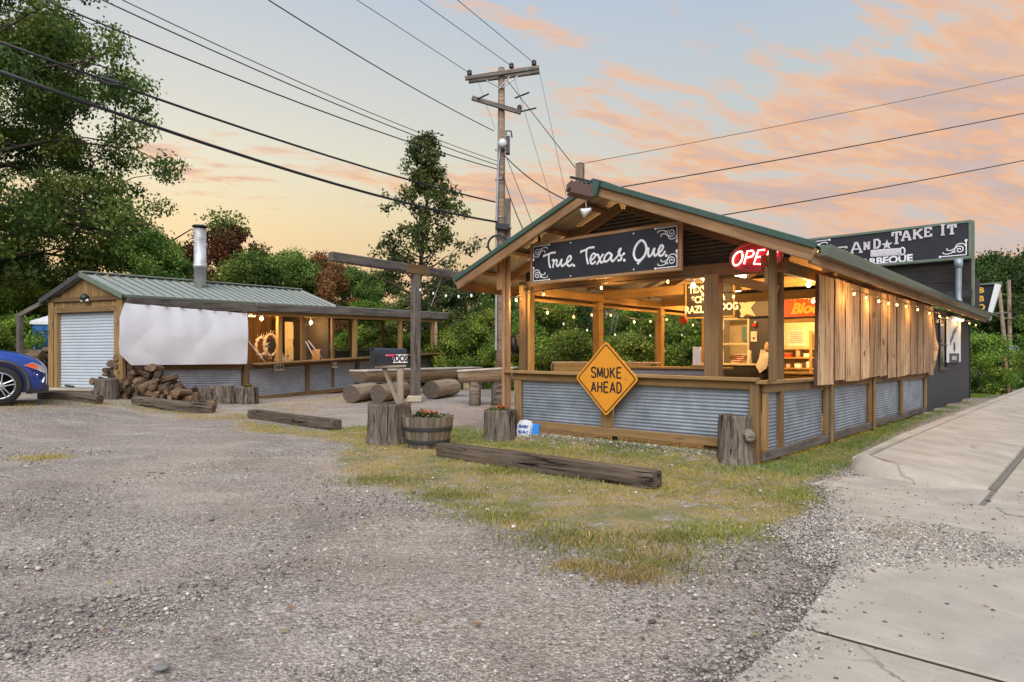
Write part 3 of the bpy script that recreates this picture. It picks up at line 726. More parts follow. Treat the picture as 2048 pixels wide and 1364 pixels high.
def grow(seed, H, base, spread, nl, shape, tw=.22, sub=4, lean=0.0, cl=(.5, 1.0)):
    """trunk and limbs as one mesh; returns it with the clump centres at the twig ends"""
    r_ = random.Random(seed); g = G(); C = []; Rr = []
    top = Vector((lean * H, 0, H * .93))
    tr = [Vector((lean * H * (i / 8) + r_.uniform(-.02, .02) * H * (i > 0), r_.uniform(-.02, .02) * H * (i > 0), H * .93 * i / 8)) for i in range(9)]
    g.add(*tube_geo(tr, [tw * (1.25 if i == 0 else 1) * (1 - .88 * i / 8) for i in range(9)], 9))
    for i in range(nl):
        f = base + (1 - base) * (i + r_.random() * .8) / nl
        k = min(f * 8, 7.99); p = tr[int(k)].lerp(tr[int(k) + 1], k % 1)
        az = i * 2.4 + r_.uniform(-.5, .5); ln = spread * shape((f - base) / (1 - base)) * r_.uniform(.75, 1.15)
        el_ = r_.uniform(.05, .55) + .6 * (f - .5) + (.35 if nl > 70 else 0)
        d = Vector((math.cos(az) * math.cos(el_), math.sin(az) * math.cos(el_), math.sin(el_)))
        pts = [p + d * ln * s_ + Vector((0, 0, -.10 * ln * s_ * s_)) + Vector((r_.uniform(-1, 1), r_.uniform(-1, 1), r_.uniform(-1, 1))) * .06 * ln * s_ for s_ in (0, .3, .6, .85, 1)]
        rad = max(.018, tw * .42 * (1 - .7 * f))
        g.add(*tube_geo(pts, [rad, rad * .75, rad * .5, rad * .3, rad * .15], 6))
        for j in range(sub):
            s_ = .35 + .65 * (j + r_.random()) / sub; q = pts[0].lerp(pts[-1], s_) if s_ > .95 else pts[min(int(s_ * 4), 3)].lerp(pts[min(int(s_ * 4) + 1, 4)], (s_ * 4) % 1)
            e = q + Vector((r_.uniform(-1, 1), r_.uniform(-1, 1), r_.uniform(-.5, .7))) * ln * .34
            g.add(*tube_geo([q, q.lerp(e, .5) + Vector((0, 0, .03 * ln)), e], [rad * .35, rad * .22, rad * .1], 5))
            C.append(e); Rr.append(r_.uniform(*cl))
        C.append(pts[-1]); Rr.append(r_.uniform(*cl) * 1.05)
    C.append(top); Rr.append(cl[1])
    return g, C, Rr
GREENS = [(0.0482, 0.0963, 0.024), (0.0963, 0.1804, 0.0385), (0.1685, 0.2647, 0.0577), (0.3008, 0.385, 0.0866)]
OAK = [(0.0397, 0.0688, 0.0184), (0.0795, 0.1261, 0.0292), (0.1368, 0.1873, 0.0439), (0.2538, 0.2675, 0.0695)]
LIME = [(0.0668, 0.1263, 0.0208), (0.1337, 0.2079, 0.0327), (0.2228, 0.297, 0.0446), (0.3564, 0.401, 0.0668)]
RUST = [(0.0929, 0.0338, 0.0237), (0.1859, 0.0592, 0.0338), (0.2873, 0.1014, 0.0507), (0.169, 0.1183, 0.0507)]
round_ = lambda s_: math.sin(math.pi * min(1, s_ * .8 + .22)) ** .6
cone_ = lambda s_: (1 - s_) ** .55 * .95 + .12
def tree(name, label, loc, trunk_me, crown_me, scale=1.0, rz=0.0, group=None, cat='tree', sz=None):
    M = Matrix.Translation(loc) @ Matrix.Rotation(rz, 4, 'Z') @ Matrix.Diagonal((scale, scale, scale * (sz or 1), 1))
    o = add(name, None, None, M); tag(o, label, cat, group)
    add('trunk', trunk_me, o, M); add('crown', crown_me, o, M)
    return o
# the big oak over the shed
g, C, Rr = grow(11, 18.5, .13, 9.2, 66, round_, .42, 8, cl=(.7, 1.35))
tm = g.me('oak_limbs', 'trunk', True); cm = leaf_mesh('oak_leaves', C, Rr, 225000, .16, OAK, 3, .62, droop=.8)
tree('oak_tree', 'large oak spreading over the shed roof, limbs showing between its dark leaves', (-23.2, 25.0, .3), tm, cm, 1.0, .4)
# tall sweetgum beside the pole
g, C, Rr = grow(29, 11.7, .04, 2.75, 72, lambda s_: (.9 if s_ > .25 else .7) * (1 - s_ ** 2.0) * .85 + .2, .17, 3, cl=(.16, .46))
tm = g.me('gum_limbs', 'trunk', True); cm = leaf_mesh('gum_leaves', C, Rr, 13500, .16, [(.045, .07, .026), (.075, .115, .036), (.115, .155, .045), (.17, .20, .06)], 5, .9)
tree('sweetgum_tree', 'tall narrow open-crowned tree standing behind the log tables, sky showing through it', (-4.1, 30.0, .3), tm, cm, 1.0, 1.1)
# prototypes for the woods
protos = {}
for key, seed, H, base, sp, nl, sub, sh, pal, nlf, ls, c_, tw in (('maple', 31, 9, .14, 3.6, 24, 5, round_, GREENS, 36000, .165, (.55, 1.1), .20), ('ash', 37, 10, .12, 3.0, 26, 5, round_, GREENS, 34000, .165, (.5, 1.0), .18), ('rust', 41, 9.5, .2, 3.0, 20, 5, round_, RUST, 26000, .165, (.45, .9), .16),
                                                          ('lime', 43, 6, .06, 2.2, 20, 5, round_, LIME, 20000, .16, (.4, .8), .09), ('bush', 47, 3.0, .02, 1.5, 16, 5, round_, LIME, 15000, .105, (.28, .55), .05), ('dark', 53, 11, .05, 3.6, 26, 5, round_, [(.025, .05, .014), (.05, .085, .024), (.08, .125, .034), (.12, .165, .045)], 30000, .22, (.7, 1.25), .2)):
    g, C, Rr = grow(seed, H, base, sp, nl, sh, tw, sub, cl=c_)
    protos[key] = (g.me(key + '_limbs', 'trunk', True), leaf_mesh(key + '_leaves', C, Rr, nlf, ls, pal, seed, .8))
def wood_tree(kind, px, Yd, scale, rz, label, name=None, group=None, sz=None, cat='tree'):
    x = (px - 1024) / FPX * Yd
    tree(name or {'maple': 'maple_tree', 'ash': 'ash_tree', 'rust': 'rust_leaved_tree', 'lime': 'young_tree', 'bush': 'shrub', 'dark': 'woodland_tree'}[kind], label, (x, Yd, float(gz(x, Yd)) - .05), *protos[kind], scale, rz, group, cat, sz)
W1 = 'trees of the wood behind the lot'
wood_tree('maple', 365, 28.6, .56, .3, 'round green maple behind the chimney of the shed', group=W1)
wood_tree('maple', 520, 28.8, .60, 1.9, 'full green maple over the middle of the metal shed roof', group=W1)
wood_tree('ash', 590, 30, .58, 2.2, 'green ash over the far end of the shed ridge', group=W1)
wood_tree('rust', 452, 30.5, .76, .8, 'tree with reddish brown leaves rising behind the chimney', group='rust-leaved trees')
wood_tree('rust', 640, 31, .62, 2.8, 'smaller tree with reddish brown leaves over the far roof end', group='rust-leaved trees')
wood_tree('ash', 305, 27, .62, 4.0, 'yellowish green ash in the shade of the oak', group=W1)
wood_tree('maple', 700, 34, .62, .9, 'low green maple above the flat bar roof', group=W1)
wood_tree('ash', 760, 37, .60, 5.1, 'green ash left of the tall narrow tree', group=W1)
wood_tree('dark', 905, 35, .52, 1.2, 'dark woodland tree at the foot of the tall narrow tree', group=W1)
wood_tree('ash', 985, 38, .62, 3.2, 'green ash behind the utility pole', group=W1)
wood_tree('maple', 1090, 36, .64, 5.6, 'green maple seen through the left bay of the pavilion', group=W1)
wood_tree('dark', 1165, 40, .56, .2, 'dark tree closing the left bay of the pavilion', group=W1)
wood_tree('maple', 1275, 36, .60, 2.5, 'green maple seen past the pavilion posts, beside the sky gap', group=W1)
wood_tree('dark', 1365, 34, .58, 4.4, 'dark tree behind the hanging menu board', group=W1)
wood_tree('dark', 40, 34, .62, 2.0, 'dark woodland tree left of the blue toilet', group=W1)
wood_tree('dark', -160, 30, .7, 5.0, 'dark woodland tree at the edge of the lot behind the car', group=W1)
W2 = 'young yellow-green growth along the lot'
wood_tree('lime', 60, 27, .62, .4, 'yellow-green young tree behind the lean-to post', group=W2)
wood_tree('lime', -30, 24, .60, 1.4, 'yellow-green young tree behind the car bonnet', group=W2)
wood_tree('lime', 130, 30, .7, 2.4, 'yellow-green young tree above the blue toilet', group=W2)
wood_tree('lime', 735, 31, .62, 2.9, 'yellow-green young tree seen through the first bar bay', group=W2)
wood_tree('lime', 800, 33, .58, 3.9, 'yellow-green young tree seen through the second bar bay', group=W2)
wood_tree('lime', 905, 30, .50, .9, 'yellow-green young tree behind the log tables', group=W2)
wood_tree('lime', 975, 27, .52, 5.9, 'yellow-green young tree against the utility pole', group=W2)
wood_tree('lime', 1105, 28, .62, .1, 'pale young tree in the left bay of the pavilion', group=W2)
wood_tree('lime', 1290, 25, .56, 2.1, 'bright yellow-green young tree beside the pavilion posts', group=W2)
wood_tree('lime', 1345, 24, .50, 3.1, 'bright yellow-green young tree next to the paper towel stand', group=W2)
wood_tree('dark', 1130, 31, .42, 2.1, 'low dark tree deep in the left bay', group=W2)
B1 = 'shrubs edging the lot'
for i, (px, Yd, s_, lab) in enumerate(((-20, 19.5, .62, 'low bright shrub beyond the car bonnet'), (35, 22, .75, 'bright shrub left of the firewood stack'), (690, 27.5, .7, 'low shrub behind the bar counter'), (760, 29, .8, 'low shrub in the second bar bay'), (840, 29.5, .75, 'low shrub past the far bar post'), (885, 27, .8, 'shrub behind the end of the log table'), (940, 26, .85, 'shrub between log table and utility pole'), (1010, 24.5, .7, 'shrub behind the split-log bench'), (1060, 24, .8, 'shrub below the speaker post'), (1150, 23, .75, 'shrub behind the orange diamond sign'), (1225, 24, .7, 'shrub showing over the standing counter'), (1310, 21.5, .85, 'leafy shrub at the middle pavilion post'), (1385, 20.5, .8, 'leafy shrub behind the paper towel stand'))):
    wood_tree('bush', px, Yd, s_, i * 1.3, lab, group=B1, cat='shrub')
# right-hand side, beyond the charcoal building
W3 = 'trees beyond the charcoal building'
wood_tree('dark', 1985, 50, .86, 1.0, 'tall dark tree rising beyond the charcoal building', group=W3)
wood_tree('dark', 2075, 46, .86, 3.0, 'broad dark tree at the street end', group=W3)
wood_tree('maple', 1930, 60, .86, 2.0, 'green tree behind the big rooftop sign', group=W3)
wood_tree('lime', 2135, 34, .95, 4.0, 'fresh green tree leaning over the street', group=W3)
B2 = 'shrubs past the charcoal building'
for i, (px, Yd, s_, lab) in enumerate(((1958, 23.5, .72, 'bushy green shrub against the corner of the charcoal wall'), (1982, 28.5, .5, 'low shrub left of the broken post'), (2042, 28.5, .5, 'low shrub right of the broken post'), (2085, 26, .62, 'green shrub at the end of the sidewalk'), (1990, 29, .55, 'shrub behind the broken post'), (2040, 31, .45, 'pale shrub before the tan building'))):
    wood_tree('bush', px, Yd, s_, i * 2.1, lab, group=B2, cat='shrub')
# the wood behind it all
r_ = np.random.default_rng(99); n = 900
az = r_.uniform(-1.05, .95, n); Yd = r_.uniform(44, 62, n); hmax = 4.6 + 1.4 * np.sin(az * 9) + 1.0 * np.sin(az * 23 + 1)
hmax = np.where((az > .10) & (az < .17), hmax * .55, hmax)
C = np.column_stack([az * Yd, Yd, r_.uniform(-.5, 1, n) * hmax * .5 + hmax * .5])
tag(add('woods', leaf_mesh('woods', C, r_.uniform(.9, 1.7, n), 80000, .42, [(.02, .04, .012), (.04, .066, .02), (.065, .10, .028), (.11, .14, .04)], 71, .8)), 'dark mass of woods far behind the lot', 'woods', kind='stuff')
r_ = np.random.default_rng(98); n = 420
C = np.column_stack([r_.uniform(-22, 6, n), r_.uniform(24.5, 33, n), r_.uniform(.0, 1.5, n)])
C = C[(C[:, 1] > 26 - .25 * C[:, 0].clip(-9, 0) * 0) & ((C[:, 0] < 4))]
tag(add('undergrowth', leaf_mesh('undergrowth', C, np.random.default_rng(5).uniform(.4, .85, len(C)), 60000, .16, GREENS, 72, .8)), 'tangled green undergrowth along the back of the lot', 'undergrowth', kind='stuff')

# ================================================================== PAVILION
pav = tag(add('barbecue_pavilion', None, None, PM), 'open timber barbecue pavilion with green metal gable roof and charcoal kitchen block', 'building')
def sb(name, a_, b_, w, h, m, up=(0, 0, 1), parent=None, **k): return beam(name, S(*a_), S(*b_), w, h, m, parent or pav, up, **k)
def vpost(x, y, z0, z1, wx, wy, m, name='post', parent=None): return beam(name, S(x, y, z0), S(x, y, z1), wx, wy, m, parent or pav, EY)
def sheet(name, x, y, z, w, h, m, rz=0.0, period=.046, amp=.0055, vertical=False, parent=None):
    return add(name, raw(name, *panel_geo(w, h, period, amp, vertical), m, True), parent or pav, MS(x, y, z, rz))
# --- front rail
sb('rail_cap', (-4.2, -.03, 1.075), (-.02, -.03, 1.035), .15, .045, 'rail')
sb('top_rail', (-4.08, -.005, .99), (-.13, -.005, .965), .045, .105, 'rail')
sb('bottom_rail', (-4.08, -.005, .235), (-.13, -.005, .225), .045, .115, 'rail')
vpost(-3.98, .0, .292, .935, .15, .04, 'rail'); vpost(-2.25, .0, .292, .93, .19, .04, 'rail')
vpost(-.075, .01, -.05, 1.005, .11, .11, 'brown_wood', 'corner_post')
sheet('corrugated_sheet', -3.12, .04, .61, 1.60, .66, 'galv'); sheet('corrugated_sheet', -1.13, .04, .605, 2.05, .66, 'galv')
for x in (-4.0, -2.15): vpost(x, .06, -.06, .18, .06, .06, 'black', 'footing')
# --- side rail along the street
sb('rail_cap', (.02, -.06, 1.005), (.02, 9.8, .945), .15, .045, 'rail')
sb('top_rail', (.02, .03, .925), (.02, 9.75, .87), .045, .105, 'brown_wood')
sb('bottom_rail', (.02, .03, .095), (.02, 9.75, .10), .045, .115, 'grey_wood')
py_ = (.09, 2.42, 4.88, 7.3, 9.72)
for i, y in enumerate(py_):
    beam('post', S(.02, y, .155), S(.02, y, .865), .10, .05, 'rail', pav, EX)
    if i: 
        ya = py_[i - 1]; sheet('corrugated_sheet', -.02, (ya + y) / 2, .51, y - ya - .08, .72, 'galv', R(90))
for y in (2.55, 4.98): beam('brace_post', S(.07, y, .02), S(.07, y, .98), .05, .04, 'rail', pav, EX)
# --- posts
vpost(-4.245, -.06, -.05, 2.93, .055, .05, 'cedar', 'outer_post'); vpost(-4.17, -.03, -.05, 2.98, .07, .05, 'cedar', 'outer_post')
vpost(-4.30, -.10, 2.42, 3.0, .10, .05, 'cedar', 'cleat')
xo = onplane(1545.5, 600, y=-.04).x; vpost(xo, -.04, 1.03, 2.62, .075, .09, 'brown_wood', 'outer_post'); vpost(xo - .062, -.05, 2.18, 2.40, .045, .07, 'cedar', 'cleat')
vpost(-.78, .36, -.05, 2.42, .20, .17, 'brown_wood'); vpost(-4.08, .28, -.05, 2.42, .14, .14, 'brown_wood')
xd = onplane(1564, 640, y=.5).x; vpost(min(xd, .0), .62, -.05, 2.45, .08, .10, 'brown_wood')
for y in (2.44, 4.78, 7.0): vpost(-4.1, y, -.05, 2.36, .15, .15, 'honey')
for y in (2.8, 5.2): vpost(-.04, y, -.05, 2.45, .12, .12, 'brown_wood')
vpost(-3.96, .30, 0, 2.42, .05, .13, 'honey', 'post_lit_side')  # honey-coloured strip added to stand for the lamp-lit side of the dark post
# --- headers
sb('header', (-4.25, .36, 2.50), (.2, .36, 2.47), .09, .17, 'brown_wood')
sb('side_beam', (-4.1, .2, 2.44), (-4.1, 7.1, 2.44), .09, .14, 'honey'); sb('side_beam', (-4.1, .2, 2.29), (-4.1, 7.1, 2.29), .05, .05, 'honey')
sb('side_beam', (-.04, .2, 2.50), (-.04, 9.7, 2.50), .09, .17, 'brown_wood')
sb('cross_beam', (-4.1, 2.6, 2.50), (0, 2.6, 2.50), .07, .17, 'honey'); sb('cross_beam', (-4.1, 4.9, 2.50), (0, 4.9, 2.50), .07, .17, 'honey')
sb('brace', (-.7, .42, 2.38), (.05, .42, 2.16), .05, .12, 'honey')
# --- roof
RX, RZ, LXE, LZE, RXE, RZE = -2.2, 3.755, -5.05, 2.63, .73, 2.545
Y0, Y1 = -.33, 16.7
def slope(side, f, drop=0.0):      # point on a roof slope, f = 0 ridge .. 1 eave
    x, z = (LXE, LZE) if side < 0 else (RXE, RZE)
    return RX + (x - RX) * f, RZ + (z - RZ) * f - drop
def roof_sheet(name, side, y0, y1, m, drop, amp, pitch):
    g = G(); n = max(2, int(round((y1 - y0) / pitch))) * 4; V = []
    for i in range(n + 1):
        y = y0 + (y1 - y0) * i / n; a_ = amp * (0, 1, 1, 0)[i % 4]
        for f in (0, 1):
            x, z = slope(side, f, drop); V.append((x, y, z + a_))
    return g.add(V, [(2 * i, 2 * i + 1, 2 * i + 3, 2 * i + 2) for i in range(n)]).obj(name, m, pav, PM)
yy_ = np.linspace(Y0, Y1, 18)
for side in (-1, 1):
    for i in range(17):
        roof_sheet('roof_panel', side, yy_[i] + .004, yy_[i + 1] - .004, 'green', 0, .016, .25)
        roof_sheet('roof_liner', side, yy_[i] + .004, yy_[i + 1] - .004, 'galv_warm', .03, .012, .19)
    for f in (.12, .36, .60, .84, .985):
        x, z = slope(side, f, .085); up = Vector((.36 * side, 0, 1)).normalized()
        sb('purlin', (x, Y0 + .05, z), (x, 9.7, z), .09, .04, 'brown_wood', PM.to_3x3() @ up)
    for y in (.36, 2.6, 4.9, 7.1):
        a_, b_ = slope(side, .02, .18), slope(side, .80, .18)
        sb('rafter', (a_[0], y, a_[1]), (b_[0], y, b_[1]), .05, .15, 'brown_wood')
    a_, b_ = slope(side, 0.0, .105), slope(side, 1.0, .105)
    sb('rake_board', (a_[0] + side * .03, Y0 - .03, a_[1]), (b_[0], Y0 - .03, b_[1]), .045, .145, 'cedar', c=.008)
    a_, b_ = slope(side, -.012, -.012), slope(side, 1.01, -.012)
    sb('rake_trim', (a_[0], Y0 - .05, a_[1]), (b_[0], Y0 - .05, b_[1]), .07, .075, 'green')
    sb('ridge_cap', (RX + side * .10, Y0 - .09, RZ + .015), (RX + side * .10, Y1, RZ + .015), .22, .02, 'green', PM.to_3x3() @ Vector((.4 * side, 0, 1)))
g = G(); g.add([(-.13, 0, -.07), (0, 0, -.015), (.13, 0, -.07), (.07, 0, -.26), (-.07, 0, -.26), (-.13, .06, -.07), (0, .06, -.015), (.13, .06, -.07), (.07, .06, -.26), (-.07, .06, -.26)], [(0, 4, 3, 2, 1), (5, 6, 7, 8, 9)] + [(i, (i + 1) % 5, (i + 1) % 5 + 5, i + 5) for i in range(5)])
g.obj('ridge_end_cap', 'green', pav, MS(RX, Y0 - .12, RZ + .06))
# gutters and eave boards
def gutter(x0, x1, z, y0, y1, s_):
    prof = [(-.01, .055), (-.01, -.06), (.07, -.06), (.115, .02), (.125, .055), (.112, .055), (.10, .02), (.065, -.045), (.005, -.045), (.005, .05)]
    n = len(prof); V = [(x0 + s_ * a_, y0, z + b_) for a_, b_ in prof] + [(x1 + s_ * a_, y1, z + b_) for a_, b_ in prof]
    F = [(i, (i + 1) % n, (i + 1) % n + n, i + n) for i in range(n)] + [(1, 2, 3, 4, 0), (0 + n, 4 + n, 3 + n, 2 + n, 1 + n)]
    G().add(V, F).obj('gutter', 'sage', pav, PM)
gutter(RXE - .02, .44, RZE - .02, Y0 + .22, Y1 - .1, 1); gutter(LXE + .02, LXE + .02, LZE - .02, Y0 - .04, Y1, -1)
sb('eave_board', (RXE - .06, Y0 + .02, RZE - .12), (.40, Y1 - .2, RZE - .12), .04, .13, 'cedar')
sb('eave_board', (LXE + .06, Y0 + .02, LZE - .12), (LXE + .06, 9.7, LZE - .12), .04, .15, 'brown_wood')
# gable of dark corrugated metal
def gable(y, z0, m, amp=.006, period=.07):
    g = G(); n = 18 * 4; V = []
    for i in range(n + 1):
        z = z0 + (RZ - .22 - z0) * i / n; xl = RX + (LXE - RX) * min(1, (RZ - .12 - z) / (RZ - LZE)); xr = RX + (RXE - RX) * min(1, (RZ - .12 - z) / (RZ - RZE))
        V += [(max(xl, -4.2), y + amp * math.sin(i * math.pi / 2), z), (min(xr, .2), y + amp * math.sin(i * math.pi / 2), z)]
    return g.add(V, [(2 * i, 2 * i + 1, 2 * i + 3, 2 * i + 2) for i in range(n)]).obj('gable_wall', m, pav, PM)
gable(.44, 2.56, 'gable_dark')
for x in (-2.6, -1.3): vpost(x, .42, 2.56, 3.1, .03, .03, 'brown_wood', 'gable_stud')
# --- kitchen block
KY = 7.1
def wallbox(name, x0, x1, z0, z1, y=KY, m='siding', t_=.10):
    M = MS((x0 + x1) / 2, y + t_ / 2, (z0 + z1) / 2); V, F = box_geo(x1 - x0, t_, z1 - z0, .004)
    return add(name, raw(name, V, F, m), pav, M)
wallbox('wall', -4.15, -3.72, 0, 2.55); wallbox('wall', -3.72, -3.08, 0, 1.14); wallbox('wall', -3.72, -3.08, 2.22, 2.55)
wallbox('wall', -3.08, -2.36, 0, 2.55); wallbox('wall', -2.36, -.35, 0, .93); wallbox('wall', -2.36, -.35, 2.17, 2.55); wallbox('wall', -.35, -.02, 0, 2.55)
for i, z in enumerate(np.arange(.12, 1.1, .19)): sb('lap_board', (-4.12, KY - .012, z), (-2.38, KY - .012, z), .02, .17, 'dark_wood')
sheet('wall_siding', .0, 13.03, 1.26, 6.55, 2.5, 'siding', R(90), .20, .022, True)
sheet('wall_siding', -.0, 9.45, 1.72, .65, 1.5, 'siding', R(90), .15, .012, True)
wallbox('rear_wall', -4.15, .0, 0, 2.5, 16.25); wallbox('kitchen_back_wall', -4.1, -.05, 0, 2.5, 10.4, MT['cream'])
sb('corner_trim', (.02, 16.3, -.05), (.02, 16.3, 2.5), .05, .06, 'black', EY)
sb('wall_left', (-4.13, 11.7, 1.25), (-4.13, 16.2, 1.25), .06, 2.5, 'siding'); sb('wall_left', (-4.13, 7.2, 1.25), (-4.13, 11.69, 1.25), .06, 2.5, 'siding')
sb('ceiling', (-4.1, 8.8, 2.52), (-.05, 8.8, 2.52), 3.1, .04, 'cream', EY.cross(EX) * -1)
sb('kitchen_side', (-.06, 7.2, 1.25), (-.06, 10.4, 1.25), .04, 2.4, 'cream')
for a_, b_ in (((-3.72, KY, 1.14), (-3.08, KY, 1.14)), ((-3.72, KY, 2.22), (-3.08, KY, 2.22)), ((-3.72, KY, 1.62), (-3.08, KY, 1.62))): sb('window_frame', a_, b_, .05, .05, 'cream')
for x in (-3.72, -3.08): sb('window_frame', (x, KY, 1.12), (x, KY, 2.24), .05, .05, 'cream', EY)
sb('window_shade', (-3.55, KY + .6, 1.15), (-3.55, KY + .6, 2.2), .5, .02, 'cream', EY); sb('window_screen', (-3.28, KY + .5, 1.7), (-3.28, KY + .5, 2.05), .34, .02, plain('teal_poster', (.22, .38, .36), .6), EY)
sb('service_sill', (-2.4, KY - .08, .95), (-.32, KY - .08, .95), .34, .05, 'honey'); sb('opening_trim', (-2.36, KY - .02, 2.12), (-.35, KY - .02, 2.12), .04, .09, 'honey')
sb('service_front', (-2.4, KY - .11, .75), (-.32, KY - .11, .75), .05, .30, 'honey')
sb('street_sign_bracket', (.02, 16.25, 2.42), (.02, 16.9, 2.45), .04, .04, 'black')
# street window of the kitchen wall
for a_, b_, nm in (((.025, 11.35, 1.02), (.025, 11.35, 2.28), 'window_frame'), ((.025, 12.35, 1.02), (.025, 12.35, 2.28), 'window_frame')): sb(nm, a_, b_, .08, .07, 'black', EX)
for z in (1.0, 1.62, 2.3): sb('window_frame', (.03, 11.3, z), (.03, 12.4, z), .07, .07 if z != 1.62 else .04, 'siding')
sb('window_pane', (.018, 11.39, 1.65), (.018, 12.31, 1.65), .012, 1.24, 'glass')
sb('window_board', (.02, 11.0, 2.2), (.02, 11.3, 2.2), .03, .1, 'siding')

# ------------------------------------------------------------------ live-edge plank screen on the street side
scr = thing('plank_screen', 'screen of upright live-edge planks with wavy foot hung above the side rail', 'screen', S(.10, 1.8, 1.0), PA)
r_ = random.Random(8); k = 0
cuts = [1.70, 2.42, 2.95, 3.78, 4.35, 5.10, 5.62, 6.28, 7.02, 7.50, 8.22, 8.75, 9.40, 10.02]
wob = [[(r_.uniform(.010, .028), r_.uniform(1.6, 3.2), r_.uniform(0, 6), r_.uniform(.004, .010), r_.uniform(7, 12)) for e in (0, 1)] for _ in cuts]
def edge_y(c_, z, side):
    a1, f1, p1_, a2, f2 = wob[c_][side]; return cuts[c_] + (.004 if side else -.004) * 1.8 + a1 * math.sin(f1 * z + p1_) * .8 + a2 * math.sin(f2 * z) * (1 if side else -1)
for k in range(len(cuts) - 1):
    top = 2.47 + r_.uniform(-.01, .01); bot = .962 - .004 * (cuts[k] - 1.7) + r_.uniform(-.05, .025); slant = r_.uniform(-.03, .03)
    nz = 18; V = []; th0 = .030 + r_.uniform(0, .018)
    for i in range(nz + 1):
        z = bot + (top - bot) * i / nz; ya = edge_y(k, z, 1) + (-.06 * (1 - i / nz) if k == 0 else 0); yb = edge_y(k + 1, z, 0)
        w = yb - ya; bev = .020 + .008 * math.sin(z * 6 + k)
        for y_, t_ in ((ya, .0), (ya + bev * .4, th0 * .55), (ya + bev, th0), (ya + w * .5, th0 + .002 * math.sin(z * 5)), (yb - bev, th0), (yb - bev * .4, th0 * .55), (yb, .0)):
            V.append((t_, y_, z + slant * ((y_ - ya) / w - .5) * (1 - i / nz)))
    m7 = 7; nb = len(V); V += [(-.010, v_[1], v_[2]) for v_ in V]; F = []; MI = []
    for i in range(nz):
        for j in range(m7 - 1):
            F.append((i * m7 + j, i * m7 + j + 1, (i + 1) * m7 + j + 1, (i + 1) * m7 + j)); MI.append(1 if j in (0, 1, 4, 5) else 0)
            F.append((nb + i * m7 + j, nb + (i + 1) * m7 + j, nb + (i + 1) * m7 + j + 1, nb + i * m7 + j + 1)); MI.append(0)
        F.append((i * m7, (i + 1) * m7, nb + (i + 1) * m7, nb + i * m7)); F.append((i * m7 + m7 - 1, nb + i * m7 + m7 - 1, nb + (i + 1) * m7 + m7 - 1, (i + 1) * m7 + m7 - 1)); MI += [1, 1]
    for j in range(m7 - 1):
        F.append((j, nb + j, nb + j + 1, j + 1)); q = nz * m7; F.append((q + j, q + j + 1, nb + q + j + 1, nb + q + j)); MI += [0, 0]
    # local frame with X up the plank so that the grain runs along it
    cy = (cuts[k] + cuts[k + 1]) / 2; Q = Matrix(((0, 0, 1, 0), (0, 1, 0, cy), (1, 0, 0, 1.7), (0, 0, 0, 1))); Qi = Q.inverted()
    me = raw('plank', [tuple(Qi @ Vector(v_)) for v_ in V], [f[::-1] for f in F], 'slab', False); me.materials.append(MT['slab_edge']); me.polygons.foreach_set('material_index', MI)
    Mw = PM @ Matrix.Translation((.105, 0, 0)) @ Q; pl = add('plank', me, scr, Mw)
    for _ in range(r_.choice((0, 0, 1, 1))):          # knots: raised dark whorls
        zk = r_.uniform(1.1, 2.3); yk = r_.uniform(cuts[k] + .14, cuts[k + 1] - .14); rk = r_.uniform(.014, .032)
        V2, F2 = lathe_geo([(rk * 1.5, -.004), (rk * 1.2, .006), (rk * .7, .009), (rk * .3, .004), (.002, .003)], 12, lambda i, kk, a: 1 + .15 * math.sin(3 * a + i))
        add('knot', raw('knot', [(v_[0] * 1.6, v_[1], v_[2]) for v_ in V2], F2, 'slab_edge', True), pl, PM @ Matrix.Translation((.105 + th0 - .001, yk, zk)) @ Matrix(((0, 0, 1, 0), (0, 1, 0, 0), (1, 0, 0, 0), (0, 0, 0, 1))) @ Matrix.Rotation(r_.uniform(-.4, .4), 4, 'Z'))
sb('backing', (.062, 1.85, 1.7), (.062, 9.95, 1.7), .012, 1.36, 'dark_wood', parent=scr)  # dark sheet added behind the planks to stop light leaking through the gaps
sb('batten', (.082, 1.9, 2.2), (.082, 9.95, 2.2), .02, .09, 'brown_wood', parent=scr); sb('batten', (.082, 1.9, 1.2), (.082, 9.95, 1.2), .02, .09, 'brown_wood', parent=scr)
# small extra slab turned on its end at the far side
V, F = tube_geo([(0, 0, 1.03), (.03, .03, 1.3), (.06, .02, 1.55), (.02, .0, 1.75), (.0, 0, 2.1)], [.04, .06, .07, .06, .04], 8)
o = add('live_edge_offcut', raw('live_edge_offcut', [(v_[0], v_[1] * .25, v_[2]) for v_ in V], F, 'slab', True), None, MS(.10, 10.05, 0)); tag(o, 'reddish live-edge offcut standing at the far end of the plank screen', 'plank')

